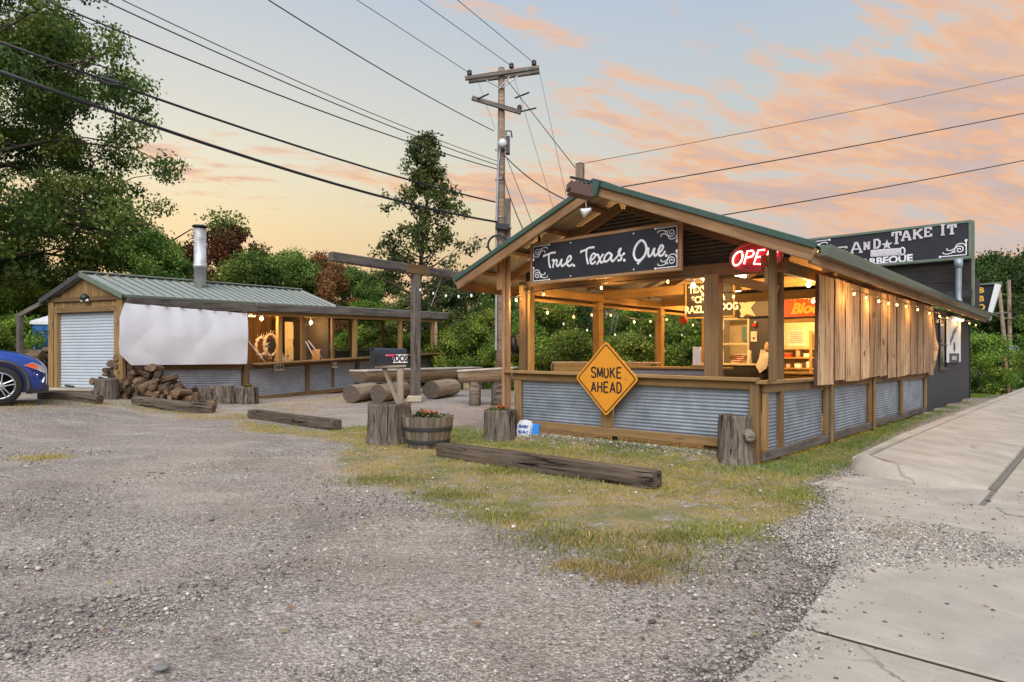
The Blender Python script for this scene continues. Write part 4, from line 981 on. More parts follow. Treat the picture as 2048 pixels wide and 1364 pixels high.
# ------------------------------------------------------------------ signs
def framed(name, label, p0, p1, z0, z1, y, m_frame, fw=.05, th=.05, m_panel='panel_black'):
    """board in the pavilion's front plane from x p0 to p1"""
    o = thing(name, label, 'sign', S((p0 + p1) / 2, y, z0), PA)
    cx, cz = (p0 + p1) / 2, (z0 + z1) / 2
    V, F = box_geo(p1 - p0 - fw, th * .5, z1 - z0 - fw, .003); add('panel', raw('panel', V, F, m_panel), o, MS(cx, y, cz))
    for z in (z0 + fw / 2, z1 - fw / 2): beam('frame', S(p0, y, z), S(p1, y, z), th, fw, m_frame, o)
    for x in (p0 + fw / 2, p1 - fw / 2): beam('frame', S(x, y, z0 + fw), S(x, y, z1 - fw), fw, th, m_frame, o, EY)
    return o
def scroll(sx_, sz_, cx, cz, s_):
    """corner ornament: two rules with ball ends, a spiral and two tendrils"""
    def q(x, z): return (cx - sx_ * x * s_, cz - sz_ * z * s_)
    L = [[q(0, 0), q(.95, 0)], [q(0, 0), q(0, .62)]]
    sp = [q(.24 + .17 * (1 - k_ / 20) * math.cos(k_ * .55 + .3), .24 + .17 * (1 - k_ / 20) * math.sin(k_ * .55 + .3)) for k_ in range(18)]
    L += [sp, [q(.40, .30), q(.34, .45), q(.20, .50), q(.06, .45), q(.03, .36)], [q(.40, .26), q(.52, .14), q(.66, .10), q(.82, .12), q(.84, .19)], [q(.36, .38), q(.46, .28), q(.60, .24), q(.70, .28), q(.68, .35)], [q(.46, .13), q(.52, .2)], [q(.38, .12), q(.45, .22)], [q(.05, .62), q(.02, .54)]]
    return L, [q(.95, 0), q(0, .62)]
def ornaments(parent, x0, x1, z0, z1, y, s_, r_, corners=((1, 1), (1, -1), (-1, 1), (-1, -1))):
    for sx_, sz_ in corners:
        L, dots = scroll(sx_, sz_, x1 if sx_ > 0 else x0, z1 if sz_ > 0 else z0, s_)
        g = strokes_geo(L, r_, .3, 5, 4)
        for d in dots: disc(g, d[0], d[1], r_ * 2.2)
        g.obj('corner_scroll', 'letter', parent, MS(0, y, 0))
SY = -.06
ts = framed('banner_sign', 'long black sign reading True. Texas. Que. in white brush script under the gable', -3.65, -1.02, 2.455, 3.115, SY, 'cedar', .045, .06)
def z1px(x, y): p = onplane(1040 + x / 5.689, 440 + y / 5.689, y=SY - .03); return (p.x, p.z)
script = {'T': [[(270, 422), (263, 406), (300, 396), (345, 376), (400, 369)], [(325, 390), (320, 440), (325, 500), (340, 548)]],
 'r': [[(360, 465), (373, 452), (377, 475), (366, 545)], [(369, 515), (385, 472), (405, 455), (418, 462)]],
 'u': [[(418, 462), (408, 500), (418, 526), (440, 510), (464, 452)], [(470, 440), (462, 500), (476, 526), (500, 505)]],
 'e': [[(500, 505), (545, 475), (574, 438), (566, 410), (545, 420), (526, 462), (530, 505), (555, 525), (596, 500)]],
 'T2': [[(692, 376), (687, 358), (730, 345), (780, 318), (842, 311)], [(752, 335), (748, 390), (755, 450), (768, 505)]],
 'e2': [[(790, 468), (828, 440), (852, 405), (840, 383), (815, 395), (794, 440), (798, 486), (822, 499), (855, 470)]],
 'x': [[(862, 402), (880, 395), (897, 440), (915, 486), (945, 468)], [(942, 384), (908, 438), (868, 508)]],
 'a': [[(1034, 396), (1005, 374), (965, 408), (950, 455), (968, 476), (1008, 448), (1040, 392), (1030, 445), (1046, 472), (1072, 450)]],
 's': [[(1072, 450), (1112, 400), (1140, 328), (1122, 345), (1116, 382), (1146, 420), (1138, 456), (1104, 462)], [(1142, 415), (1186, 374)]],
 'Q': [[(1345, 250), (1305, 310), (1288, 390), (1312, 452), (1352, 460), (1402, 418), (1432, 340), (1415, 262), (1375, 232), (1345, 250)], [(1392, 432), (1358, 468), (1330, 502)]],
 'u2': [[(1440, 345), (1456, 318), (1450, 378), (1462, 416), (1488, 398), (1516, 330)], [(1526, 314), (1516, 372), (1528, 410), (1556, 388)]],
 'e3': [[(1556, 386), (1602, 350), (1622, 305), (1604, 287), (1582, 315), (1568, 365), (1582, 405), (1615, 400), (1648, 352)]]}
for k, L in script.items():
    g = strokes_geo([[z1px(*p) for p in l_] for l_ in L],   .0175 if k != 'Q' else .020, .35, 6, 6)
    g.obj('letter', 'letter', ts, MS(0, SY - .016, 0), True)
for x, z in ((610, 518), (1183, 456), (1660, 402)):
    g = G(); p = z1px(x, z); disc(g, p[0], p[1], .021); g.obj('full_stop', 'letter', ts, MS(0, SY - .02, 0))
ornaments(ts, -3.585, -1.085, 2.515, 3.055, SY - .018, .34, .0066)
for x in (-2.85, -1.75):
    for z in (2.535, 3.035): g = G(); disc(g, x, z, .011); g.obj('screw', 'letter', ts, MS(0, SY - .016, 0))
for x in (-3.5, -1.2): beam('hanger', S(x, SY + .02, 3.1), S(x, SY + .02, 3.35), .03, .03, 'brown_wood', ts, EY)

# open neon sign
NY = .30; nc = onplane(1513, 513.5, y=NY)
ns = thing('neon_sign', 'oval neon sign with OPEN in lit white tubing over red glow', 'sign', S(nc.x, NY, nc.z), PA)
def oval(a_, b_, n=40): return [(nc.x + a_ * math.cos(2 * math.pi * i / n), 0, nc.z + b_ * math.sin(2 * math.pi * i / n)) for i in range(n + 1)]
ov = oval(.335, .185); g = G(); g.add([(p[0], e, p[2]) for e in (0, .02) for p in ov[:-1]], [tuple(range(40)), tuple(range(40, 80))[::-1]] + [(i, i + 40, (i + 1) % 40 + 40, (i + 1) % 40) for i in range(40)])
nback = plain('neon_backing', (.16, .008, .012), .35); g.obj('backing', nback, ns, MS(0, NY, 0))
for a_, b_ in ((.32, .172), (.345, .195)): G().add(*tube_geo(oval(a_, b_), .006, 6)).obj('rim_tube', plain('unlit_tube', (.35, .12, .10), .3), ns, MS(0, NY - .02, 0), True)
def zn(x, y): p = onplane(1440 + x / 6.819, 420 + y / 6.819, y=NY - .05); return (p.x, p.z)
for L in ([[(290, 565), (240, 575), (190, 630), (172, 700), (195, 752), (240, 745), (290, 690), (305, 610), (290, 565)]], [[(325, 735), (350, 640), (370, 560), (440, 552), (462, 580), (440, 630), (350, 652)]], [[(608, 540), (520, 550), (490, 640), (458, 735), (560, 735)], [(492, 645), (575, 632)]], [[(600, 725), (640, 620), (668, 535), (700, 630), (735, 700), (760, 610), (782, 535)]]):
    g = G()
    for l_ in L: g.add(*tube_geo([(a_, 0, b_) for a_, b_ in (zn(*p) for p in l_)] if len(l_) == 2 or len(l_) == 5 else smooth_path([(a_, 0, b_) for a_, b_ in (zn(*p) for p in l_)], 4) if len(l_) > 7 else [(a_, 0, b_) for a_, b_ in (zn(*p) for p in l_)], .0085, 8))
    g.obj('letter_tube', 'neon', ns, MS(0, NY - .045, 0), True)
    g2 = G()
    for l_ in L: g2.add(*tube_geo([(a_, 0, b_) for a_, b_ in (zn(*p) for p in l_)], .019, 6))
    g2.obj('letter_glow_channel', 'neon_red', ns, MS(0, NY - .012, 0), True)
ld = bpy.data.lights.new('neon_light', 'POINT'); ld.energy = 3; ld.color = (1, .05, .03); ld.shadow_soft_size = .2
lo = add('neon_light', ld, ns, MS(nc.x, NY - .18, nc.z))

# orange diamond sign
dm = onplane(1212, 757, y=-.135)
ds = thing('road_sign', 'orange diamond road sign reading SMOKE AHEAD fixed to the corrugated rail', 'sign', S(dm.x, -.135, dm.z - .54), PA)
def diamond(h, r_):
    out = []
    for i in range(4):
        c_ = Vector((math.cos(i * math.pi / 2), math.sin(i * math.pi / 2))) * h
        a_, b_ = Vector((math.cos((i - .5) * math.pi / 2), math.sin((i - .5) * math.pi / 2))), Vector((math.cos((i + .5) * math.pi / 2), math.sin((i + .5) * math.pi / 2)))
        cc = c_ - c_.normalized() * r_ * 1.414
        for k_ in range(5):
            an = (i - .5) * math.pi / 2 + k_ / 4 * math.pi / 2; out.append(cc + Vector((math.cos(an), math.sin(an))) * r_)
    return out
def dplate(h, r_, t_, hole=None):
    P_ = diamond(h, r_); n = len(P_)
    if hole is None:
        V = [(p.x, e, p.y) for e in (0, t_) for p in P_]; return V, [tuple(range(n)), tuple(range(n, 2 * n))[::-1]] + [(i, i + n, (i + 1) % n + n, (i + 1) % n) for i in range(n)]
    Q = diamond(hole, r_ * .8); V = [(p.x, e, p.y) for e in (0, t_) for P2 in (P_, Q) for p in P2]
    F = []
    for i in range(n):
        j = (i + 1) % n; F += [(i, j, n + j, n + i), (2 * n + i, 3 * n + i, 3 * n + j, 2 * n + j), (i, 2 * n + i, 2 * n + j, j), (n + i, n + j, 3 * n + j, 3 * n + i)]
    return V, F
add('plate', raw('plate', *dplate(.54, .045, .006), 'sign_orange'), ds, MS(dm.x, -.135, dm.z))
add('border', raw('border', *dplate(.502, .035, .002, .482), 'black'), ds, MS(dm.x, -.1385, dm.z))
def txt(body, size, M, m, parent, name='lettering', **k): return add(name, raw(name, *text_geo(body, size, **k), m), parent, M)
HW = {'S': [[(.95, .80), (.80, .97), (.5, 1), (.2, .95), (.05, .76), (.2, .58), (.5, .5), (.8, .42), (.95, .24), (.8, .05), (.5, 0), (.2, .03), (.05, .2)]], 'M': [[(0, 0), (.06, 1), (.5, .12), (.94, 1), (1, 0)]], 'O': [[(.28, .93), (.1, .78), (.05, .5), (.1, .2), (.5, 0), (.9, .2), (.95, .5), (.9, .78), (.72, .93)]],
      'K': [[(.05, 0), (.05, 1)], [(.95, 1), (.08, .38)], [(.36, .58), (1, 0)]], 'E': [[(.95, 1), (.05, 1), (.05, 0), (.98, 0)], [(.06, .52), (.8, .52)]], 'A': [[(0, 0), (.5, 1), (1, 0)], [(.18, .33), (.82, .33)]], 'H': [[(.05, 0), (.05, 1)], [(.95, 0), (.95, 1)], [(.05, .5), (.95, .5)]], 'D': [[(.06, 0), (.06, 1), (.5, 1), (.85, .82), (.96, .5), (.85, .18), (.5, 0), (.06, 0)]]}
for word, zc in (('SMOKE', .085), ('AHEAD', -.125)):
    for i, chh in enumerate(word):
        x0_ = dm.x - .262 + i * .109 + .008; wd = .078 if chh != 'M' else .088; x0_ -= .004 if chh == 'M' else 0; hh_ = .145
        lines = [[(x0_ + p[0] * wd, dm.z + zc - hh_ / 2 + p[1] * hh_) for p in L] for L in HW[chh]]
        strokes_geo(lines if chh in 'SO' else [[a_, b_] for L in lines for a_, b_ in zip(L[:-1], L[1:])], .0125, .12, 8, 4).obj('letter', 'black', ds, MS(0, -.1365, 0))
for x, z in ((.33, .0), (0, .47)): g = G(); disc(g, dm.x + x, dm.z + z, .008); g.obj('bolt', 'steel', ds, MS(0, -.139, 0))
beam('mounting_strut', S(dm.x, -.118, dm.z - .5), S(dm.x, -.118, dm.z + .2), .05, .03, 'steel', ds, EY)

# rooftop sign
BY = 13.0; bl = onplane(1611, 478, y=BY); br = onplane(1944, 440, y=BY); bb = onplane(1944, 517, y=BY)
bx0, bx1, bz1, bz0 = bl.x, br.x, (bl.z + br.z) / 2, bb.z
big = framed('rooftop_sign', 'large black rooftop sign reading Come And Take It Barbeque with a white cannon', bx0, bx1, bz0, bz1, BY, 'sage', .07, .12)
def zb(x, y): p = onplane(1600 + x / 5.689, 420 + y / 5.689, y=BY - .08); return p.x, p.z
SL = {'A': ([(.0, 0), (.42, 1)], [(.58, 1), (1, 0)], [(.36, 1), (.62, 1)], [(.22, .36), (.78, .36)], [(-.1, 0), (.18, 0)], [(.82, 0), (1.1, 0)]),
      'N': ([(.08, 0), (.08, 1)], [(.08, 1), (.9, 0)], [(.9, 0), (.9, 1)], [(-.05, 1), (.15, 1)], [(.78, 1), (1.05, 1)], [(-.05, 0), (.22, 0)]),
      'D': ([(.1, 0), (.1, 1)], [(0, 1), (.6, 1), (.95, .75), (.95, .25), (.6, 0), (0, 0)]),
      'T': ([(.5, 0), (.5, 1)], [(0, .72), (0, 1), (1, 1), (1, .72)], [(.28, 0), (.72, 0)], [(.38, .5), (.62, .5)]),
      'K': ([(.08, 0), (.08, 1)], [(.9, 1), (.1, .45)], [(.35, .62), (.95, 0)], [(-.05, 0), (.22, 0)], [(-.05, 1), (.22, 1)], [(.75, 1), (1.05, 1)], [(.8, 0), (1.1, 0)]),
      'E': ([(.08, 0), (.08, 1)], [(-.05, 1), (.95, 1), (.95, .78)], [(-.05, 0), (.98, 0), (.98, .22)], [(.1, .5), (.68, .5)]),
      'I': ([(.5, 0), (.5, 1)], [(.1, 0), (.9, 0)], [(.1, 1), (.9, 1)], [(.3, .5), (.7, .5)]), 'M': ([(.05, 0), (.1, 1), (.5, .3), (.9, 1), (.95, 0)], [(-.08, 0), (.2, 0)], [(.8, 0), (1.08, 0)]),
      'C': ([(.95, .75), (.8, 1), (.3, 1), (.05, .7), (.05, .3), (.3, 0), (.8, 0), (.95, .25)],), 'O': ([(.3, 0), (.05, .3), (.05, .7), (.3, 1), (.7, 1), (.95, .7), (.95, .3), (.7, 0), (.3, 0)],)}
def slab_letter(ch, x0, x1, ytop, ybot, w=.050):
    (xa, za), (xb, _) = zb(x0, ybot), zb(x1, ybot); zt = zb((x0 + x1) / 2, ytop)[1]; za = zb((x0 + x1) / 2, ybot)[1]
    g = G(); pad = w / 2
    for li, L in enumerate(SL[ch]):
        pts = [(xa + pad + p[0] * (xb - xa - w), za + pad + p[1] * (zt - za - w)) for p in L]
        for (x_, z_), (u_, v_) in zip(pts[:-1], pts[1:]):
            d = Vector((u_ - x_, v_ - z_)); ln = d.length + w * .55; an = math.atan2(d.y, d.x); tw_ = w * (1.15 if abs(d.y) > abs(d.x) * .5 else .8)
            V, F = box_geo(ln, .012 + .0011 * len(g.V) / 24, tw_, .002); M = Matrix.Translation(((x_ + u_) / 2, 0, (z_ + v_) / 2)) @ Matrix.Rotation(-an, 4, 'Y'); g.add(V, F, M)
    g.obj('letter', 'letter_dim', big, MS(0, BY - .055, 0))
for a_ in (('C', 60, 165, 560, 680), ('O', 180, 265, 520, 630), ('M', 285, 400, 470, 570), ('E', 425, 540, 412, 500), ('A', 570, 705, 362, 495), ('N', 718, 798, 358, 455), ('D', 828, 918, 325, 442), ('T', 1040, 1152, 242, 390), ('A', 1150, 1262, 232, 352), ('K', 1280, 1395, 215, 330), ('E', 1408, 1502, 192, 308), ('I', 1590, 1655, 158, 292), ('T', 1672, 1780, 160, 280)): slab_letter(*a_)
sx_, sz_ = zb(985, 395); g = G(); st = [(sx_ + (.155 if i % 2 == 0 else .062) * math.sin(i * math.pi / 5), sz_ + (.155 if i % 2 == 0 else .062) * math.cos(i * math.pi / 5)) for i in range(10)]
V = [(sx_, -.01, sz_)] + [(a_, -.01, b_) for a_, b_ in st]; g.add(V, [(0, 1 + (i + 1) % 10, 1 + i) for i in range(10)]); g.obj('star', 'letter_dim', big, MS(0, BY - .035, 0))
(ca, cz), (cb, cz2) = zb(800, 495), zb(1165, 470); cr_ = abs(zb(1000, 447)[1] - zb(1000, 528)[1]) / 2
V, F = tube_geo([(ca, 0, cz), (ca + .05, 0, cz), (cb, 0, cz2)], [cr_ * .95, cr_ * 1.02, cr_], 16); G().add([(v_[0], v_[1] * .1, v_[2]) for v_ in V], F).obj('cannon_barrel', 'letter_dim', big, MS(0, BY - .05, 0))
g = G(); g.add(*tube_geo([(cb + .055 * math.cos(i * .3927), 0, cz2 + cr_ * math.sin(i * .3927)) for i in range(17)], .022, 6)); g.obj('cannon_muzzle', 'letter', big, MS(0, BY - .075, 0))
V, F = tube_geo([(cb + .01, 0, cz2 - cr_ * .65), (cb + .01, 0, cz2 + cr_ * .65)], [.035, .035], 8); G().add([(v_[0], v_[1] * .2, v_[2]) for v_ in V], F).obj('cannon_bore', 'panel_black', big, MS(0, BY - .085, 0))
qa, qb = zb(560, 630), zb(1355, 545)
txt('BARBEQUE', .27, PM @ Matrix.Translation(((qa[0] + qb[0]) / 2, BY - .045, (zb(872, 580)[1] + zb(1330, 547)[1]) / 2)) @ Matrix.Rotation(-.015, 4, 'Y'), 'letter', big, bold=.010, sxc=(qb[0] - qa[0]) / 1.62)
ornaments(big, bx0 + .12, bx1 - .12, bz0 + .11, bz1 - .11, BY - .045, .62, .014, ((-1, 1), (1, -1)))
ff = thing('false_front', 'dark weathered board wall standing above the kitchen roof under the rooftop sign', 'wall', S(-1.2, BY + .2, 2.6), PA)
for i in range(6): beam('board', S(bx0, BY + .14, bz0 - .10 - i * .2), S(bx1 - .02, BY + .14, bz0 - .10 - i * .2), .04, .215, 'dark_wood', ff)
beam('corner_board', S(bx1 + .0, BY + .17, bz0 - 1.4), S(bx1 + .0, BY + .17, bz1), .07, .10, 'sage', ff, EY)
beam('side_panel', S(bx1 - .05, BY + .2, bz0 - .9), S(bx1 - .05, BY + 1.6, bz0 - .9), .06, 1.0, 'dark_wood', ff)
vp = onplane(1917, 535, y=BY - .3)
fl = thing('vent_pipe', 'galvanised vent pipe elbowing out of the roof under the rooftop sign', 'pipe', S(vp.x, BY - .3, 2.6), PA)
G().add(*tube_geo([(vp.x, BY - .3, bz0 - .02), (vp.x, BY - .3, bz0 - .25)], .10, 14)).obj('collar', 'galv', fl, PM, True)
G().add(*tube_geo(smooth_path([(vp.x, BY - .3, bz0 - .2), (vp.x, BY - .3, bz0 - .7), (vp.x + .0, BY - .3, bz0 - 1.0), (vp.x + .05, BY - .35, bz0 - 1.35)], 4), .075, 14)).obj('flue', 'galv', fl, PM, True)
beam('flashing', S(vp.x - .3, BY - .3, bz0 - .95), S(vp.x + .3, BY - .3, bz0 - .95), .02, .22, 'dark_wood', fl, (0, .3, 1))
# projecting street sign at the far corner
py0 = onplane(1950, 600, y=16.9).x
ps = thing('projecting_sign', 'black blade sign with stacked yellow letters and slanted white edge at the far corner', 'sign', S(.4, 16.9, 2.4), PA)
q = [onplane(*p, y=16.9) for p in ((1948, 570), (1990, 566), (1973, 640), (1946, 640))]
def flat(name, q, m, parent, y, t_=.05):
    n = len(q); V = [(p.x, y + e, p.z) for e in (-t_, t_) for p in q]; G().add(V, [tuple(range(n)), tuple(range(n, 2 * n))[::-1]] + [(i, i + n, (i + 1) % n + n, (i + 1) % n) for i in range(n)]).obj(name, m, parent, PM)
flat('face', q, 'panel_black', ps, 16.9)
flat('edge', [onplane(*p, y=16.9) for p in ((1991, 568), (2003, 570), (1981, 641), (1973, 639))], 'white', ps, 16.85, .1)
flat('cap', [onplane(*p, y=16.9) for p in ((1946, 569), (2004, 564), (2004, 568), (1946, 572))], 'sage', ps, 16.9, .12)
for i, ch in enumerate('BBQ'): 
    p = onplane(1963, 581 + i * 17, y=16.9); txt(ch, .24, MS(p.x, 16.84, p.z), 'yellow', ps, bold=.008)
# street banner on the charcoal wall
b0, b1 = onplane(1894, 634, x=.06), onplane(1921, 724, x=.06)
bn = thing('wall_banner', 'white sandwich banner with black slanted lettering on the charcoal wall', 'sign', S(.05, (b0.y + b1.y) / 2, b1.z), PA)
def onwall(y, z, x=.06): return PM @ Matrix.Translation((x, y, z)) @ Matrix.Rotation(R(90), 4, 'Z')
bw, bh = b1.y - b0.y, b0.z - b1.z; bcy, bcz = (b0.y + b1.y) / 2, (b0.z + b1.z) / 2
V, F = box_geo(bw, .02, bh, .003); add('panel', raw('panel', V, F, 'white'), bn, onwall(bcy, bcz, .055))
txt('SANDWICHES', .26, onwall(bcy, bcz + .22, .068) @ Matrix.Rotation(-.42, 4, 'Y'), 'black', bn, bold=.006, ext=.001, sxc=.9)
txt('BUDDY\'S', .22, onwall(bcy, bcz + .62, .068), 'black', bn, ext=.001, bold=.004, sxc=1.1)
g = G(); V = [(.17 * math.cos(i * math.pi / 3 + .5), 0, .15 * math.sin(i * math.pi / 3 + .5)) for i in range(6)]; g.add([(v_[0], -.002, v_[2]) for v_ in V], [tuple(range(6))]); g.obj('hexagon', 'trim', bn, onwall(bcy, bcz - .17, .068))
V, F = box_geo(bw * .72, .004, .26, .001); add('label_block', raw('label_block', V, F, 'trim'), bn, onwall(bcy, bcz - .48, .068)); txt('BARBEQUE', .16, onwall(bcy, bcz - .48, .072), 'white', bn, ext=.001)
for i in range(2): V, F = box_geo(bw * .8, .003, .012, .001); add('rule', raw('rule', V, F, 'trim'), bn, onwall(bcy, bcz - .70 - i * .05, .067))
# hanging menu board
my = 2.45; a_, b_ = onplane(1371, 566, y=my), onplane(1470, 634, y=my)
mb = framed('menu_board', 'brown menu board with cream lettering hanging inside behind the thick post', a_.x, b_.x, b_.z, a_.z, my, 'honey', .025, .04, 'dark_wood')
for body, px, py, s_ in (('TEXS', 1396, 580, .16), ('*CHE', 1402, 600, .16), ('RAZLE', 1394, 620, .17), ('IT DOG', 1451, 614, .16), ('&', 1447, 594, .14)):
    p = onplane(px, py, y=my); txt(body, s_, MS(p.x, my - .03, p.z), 'paper', mb, bold=.005, sxc=.85)
for x in (a_.x + .1, b_.x - .1): beam('hanger', S(x, my, a_.z), S(x, my, 2.66), .012, .012, 'wire', mb, EY)
# star panel and red panel on the kitchen wall
y_ = KY - .1; a_, b_ = onplane(1475, 590, y=y_), onplane(1540, 634, y=y_)
stp = framed('star_panel', 'dark panel with a cream clipped star above the order window', a_.x, b_.x, b_.z, a_.z, y_, 'dark_wood', .03, .04, 'gable_dark')
g = G(); q = [onplane(1360 + x / 6.2, 540 + z / 6.2, y=y_) for x, z in ((730, 330), (800, 410), (965, 372), (880, 470), (945, 575), (830, 545), (785, 590), (748, 580), (765, 540), (742, 500), (765, 460), (735, 400))]
c_ = sum(q, Vector()) / len(q); g.add([(c_.x, 0, c_.z)] + [(p.x, 0, p.z) for p in q], [(0, 1 + (i + 1) % len(q), 1 + i) for i in range(len(q))]); g.obj('star', 'cream', stp, MS(0, y_ - .026, 0))
a_, b_ = onplane(1562, 590, y=y_), onplane(1655, 634, y=y_)
rp = framed('red_panel', 'orange-red panel with dripping yellow top and yellow script above the service opening', a_.x, b_.x, b_.z, a_.z, y_, 'dark_wood', .03, .04, 'orange_panel')
g = G()
for i in range(9):
    x = a_.x + .12 + i * (b_.x - a_.x - .2) / 8; g.add(*tube_geo([(x, 0, a_.z - .02), (x + .01, 0, a_.z - .08 - .05 * (i * 7 % 3))], [.04, .022], 7))
g.obj('drips', 'yellow', rp, MS(0, y_ - .03, 0), True)
p = onplane(1616, 617, y=y_); txt('Block', .32, MS(p.x, y_ - .03, p.z), 'yellow', rp, bold=.012, shear=.35)
# posters and small things on the kitchen wall
p = onplane(1508, 673, y=KY - .02); po = thing('poster', 'white poster with a small black heart on the dark kitchen wall', 'poster', S(p.x, KY - .03, p.z), PA)
V, F = box_geo(.15, .008, .24, .002); add('sheet', raw('sheet', V, F, 'paper'), po, MS(p.x, KY - .03, p.z)); g = G(); disc(g, p.x, p.z - .04, .028, n=8); g.obj('emblem', 'black', po, MS(0, KY - .036, 0))
p = onplane(1510, 649, y=KY - .02); po = thing('wall_ornament', 'small red and white round ornament pinned above the poster', 'ornament', S(p.x, KY - .04, p.z), PA)
V, F = lathe_geo([(.01, -.05), (.055, -.02), (.06, .02), (.02, .05)], 12); add('body', raw('body', V, F, 'red', True), po, MS(p.x, KY - .06, p.z - .02)); V, F = lathe_geo([(.01, -.03), (.035, 0), (.01, .035)], 10); add('head', raw('head', V, F, 'white', True), po, MS(p.x + .02, KY - .05, p.z + .05))
p = onplane(1367, 640, y=4.8); po = thing('lantern', 'little red paper lantern hanging from the left beam', 'lantern', S(p.x, 4.8, p.z), PA)
V, F = lathe_geo([(.02, -.085), (.08, -.05), (.1, 0), (.08, .05), (.02, .085)], 14); add('shade', raw('shade', V, F, 'red', True), po, MS(p.x, 4.8, p.z)); beam('cord', S(p.x, 4.8, p.z + .08), S(p.x, 4.8, 2.45), .008, .008, 'wire', po, EY)

# ------------------------------------------------------------------ furniture under the roof
sc1 = thing('standing_counter', 'long grey board counter with bright cap behind the front rail', 'counter', S(-2.5, 1.25, 0), PA)
for z in (1.08, .98, .88): beam('board', S(-2.65, 1.15, z), S(-1.05, 1.15, z), .03, .095, plain('lavender_boards', (.20, .20, .235), .7) if z > 1.05 else 'grey_wood', sc1)
beam('top', S(-2.7, 1.3, 1.145), S(-1.0, 1.3, 1.145), .42, .035, 'honey', sc1)
for x in (-2.6, -1.1): beam('leg', S(x, 1.3, -.05), S(x, 1.3, 1.12), .08, .08, 'grey_wood', sc1, EY)
sc2 = thing('serving_box', 'pale wooden serving box with a dark slot and white lid behind the front rail', 'counter', S(-3.5, .9, 0), PA)
beam('lid', S(-4.02, 1.0, 1.215), S(-2.3, 1.6, 1.215), .3, .03, 'fresh', sc2); beam('front', S(-3.93, .86, 1.09), S(-2.35, 1.41, 1.09), .03, .21, 'honey', sc2); beam('slot', S(-3.4, 1.025, 1.07), S(-2.5, 1.34, 1.07), .035, .12, 'black', sc2)
beam('side', S(-4.02, .98, 1.09), S(-3.93, .80, 1.09), .02, .21, 'grey_wood', sc2)
for x, y in ((-3.9, 1.0), (-2.4, 1.5)): beam('leg', S(x, y, -.05), S(x, y, 1.0), .07, .07, 'honey', sc2, EY)
p = onplane(1394, 728, y=1.25)
pt = thing('paper_towel_roll', 'white upright paper towel roll on a wooden base by the thick post', 'paper towels', S(p.x, 1.25, 1.165), PA)
V, F = lathe_geo([(.062, .02), (.065, .03), (.065, .29), (.062, .30), (.02, .30)], 20); add('roll', raw('roll', V, F, 'white', True), pt, MS(p.x, 1.25, 1.165)); V, F = lathe_geo([(.10, 0), (.10, .018), (.09, .02)], 20); add('base', raw('base', V, F, 'honey', True), pt, MS(p.x, 1.25, 1.165))
oc = thing('order_counter', 'dark board order counter with pale top below the order window', 'counter', S(-3.2, 6.6, 0), PA)
beam('top', S(-4.05, 6.65, 1.14), S(-2.45, 6.65, 1.14), .5, .04, 'cream', oc)
for i in range(6): beam('board', S(-4.02, 6.42, .12 + i * .175), S(-2.48, 6.42, .12 + i * .175), .03, .17, 'dark_wood', oc)
def cups(x, y, z, h, lab, m='paper'):
    o = thing('cup_stack', lab, 'cups', S(x, y, z), PA); V, F = lathe_geo([(.055, 0), (.058, .01), (.045, h - .02), (.03, h)], 16); add('cups', raw('cups', V, F, m, True), o, MS(x, y, z)); V, F = lathe_geo([(.06, .0), (.06, .014)], 16); add('rim', raw('rim', V, F, 'white'), o, MS(x, y, z))
p = onplane(1499, 722, y=6.6); cups(p.x, 6.6, 1.16, .30, 'tall cone of stacked paper cups on the order counter')
bk = thing('snack_pile', 'heap of wrapped red and white snack trays on the order counter', 'trays', S(-3.1, 6.6, 1.16), PA)
p = onplane(1478, 722, y=6.6); r_ = random.Random(3)
for i in range(9): beam('tray', S(p.x - .16 + r_.uniform(0, .1) + i * .012, 6.55 + r_.uniform(-.05, .05), 1.175 + i * .024), S(p.x + .06 + i * .012, 6.6 + r_.uniform(-.05, .05), 1.18 + i * .024), .14, .02, 'red' if i % 2 else 'paper', bk)
p = onplane(1521, 720, y=6.4); ap = thing('apron', 'pale apron hanging from a hook beside the right post', 'apron', S(p.x, 6.3, .9), PA)
q = [onplane(1360 + x / 6.2, 540 + z / 6.2, y=6.3) for x, z in ((1000, 985), (1060, 1000), (1100, 1010), (1095, 1120), (1070, 1215), (995, 1280), (938, 1190), (975, 1090))]
V = [(p2.x, 6.3 + .03 * math.sin(i * 2.1), p2.z) for i, p2 in enumerate(q)]; c_ = sum((Vector(v_) for v_ in V), Vector()) / 8; g = G(); g.add([tuple(c_ + Vector((0, -.04, 0)))] + V, [(0, 1 + (i + 1) % 8, 1 + i) for i in range(8)]); g.obj('cloth', 'paper', ap, PM, True)
V, F = lathe_geo([(.02, -.08), (.07, -.05), (.06, .03), (.03, .10), (.01, .12)], 10); add('tie', raw('tie', V, F, plain('patterned_cloth', (.55, .35, .20), .8, var=.5, scale=30), True), ap, MS(q[1].x + .04, 6.28, q[1].z + .07))
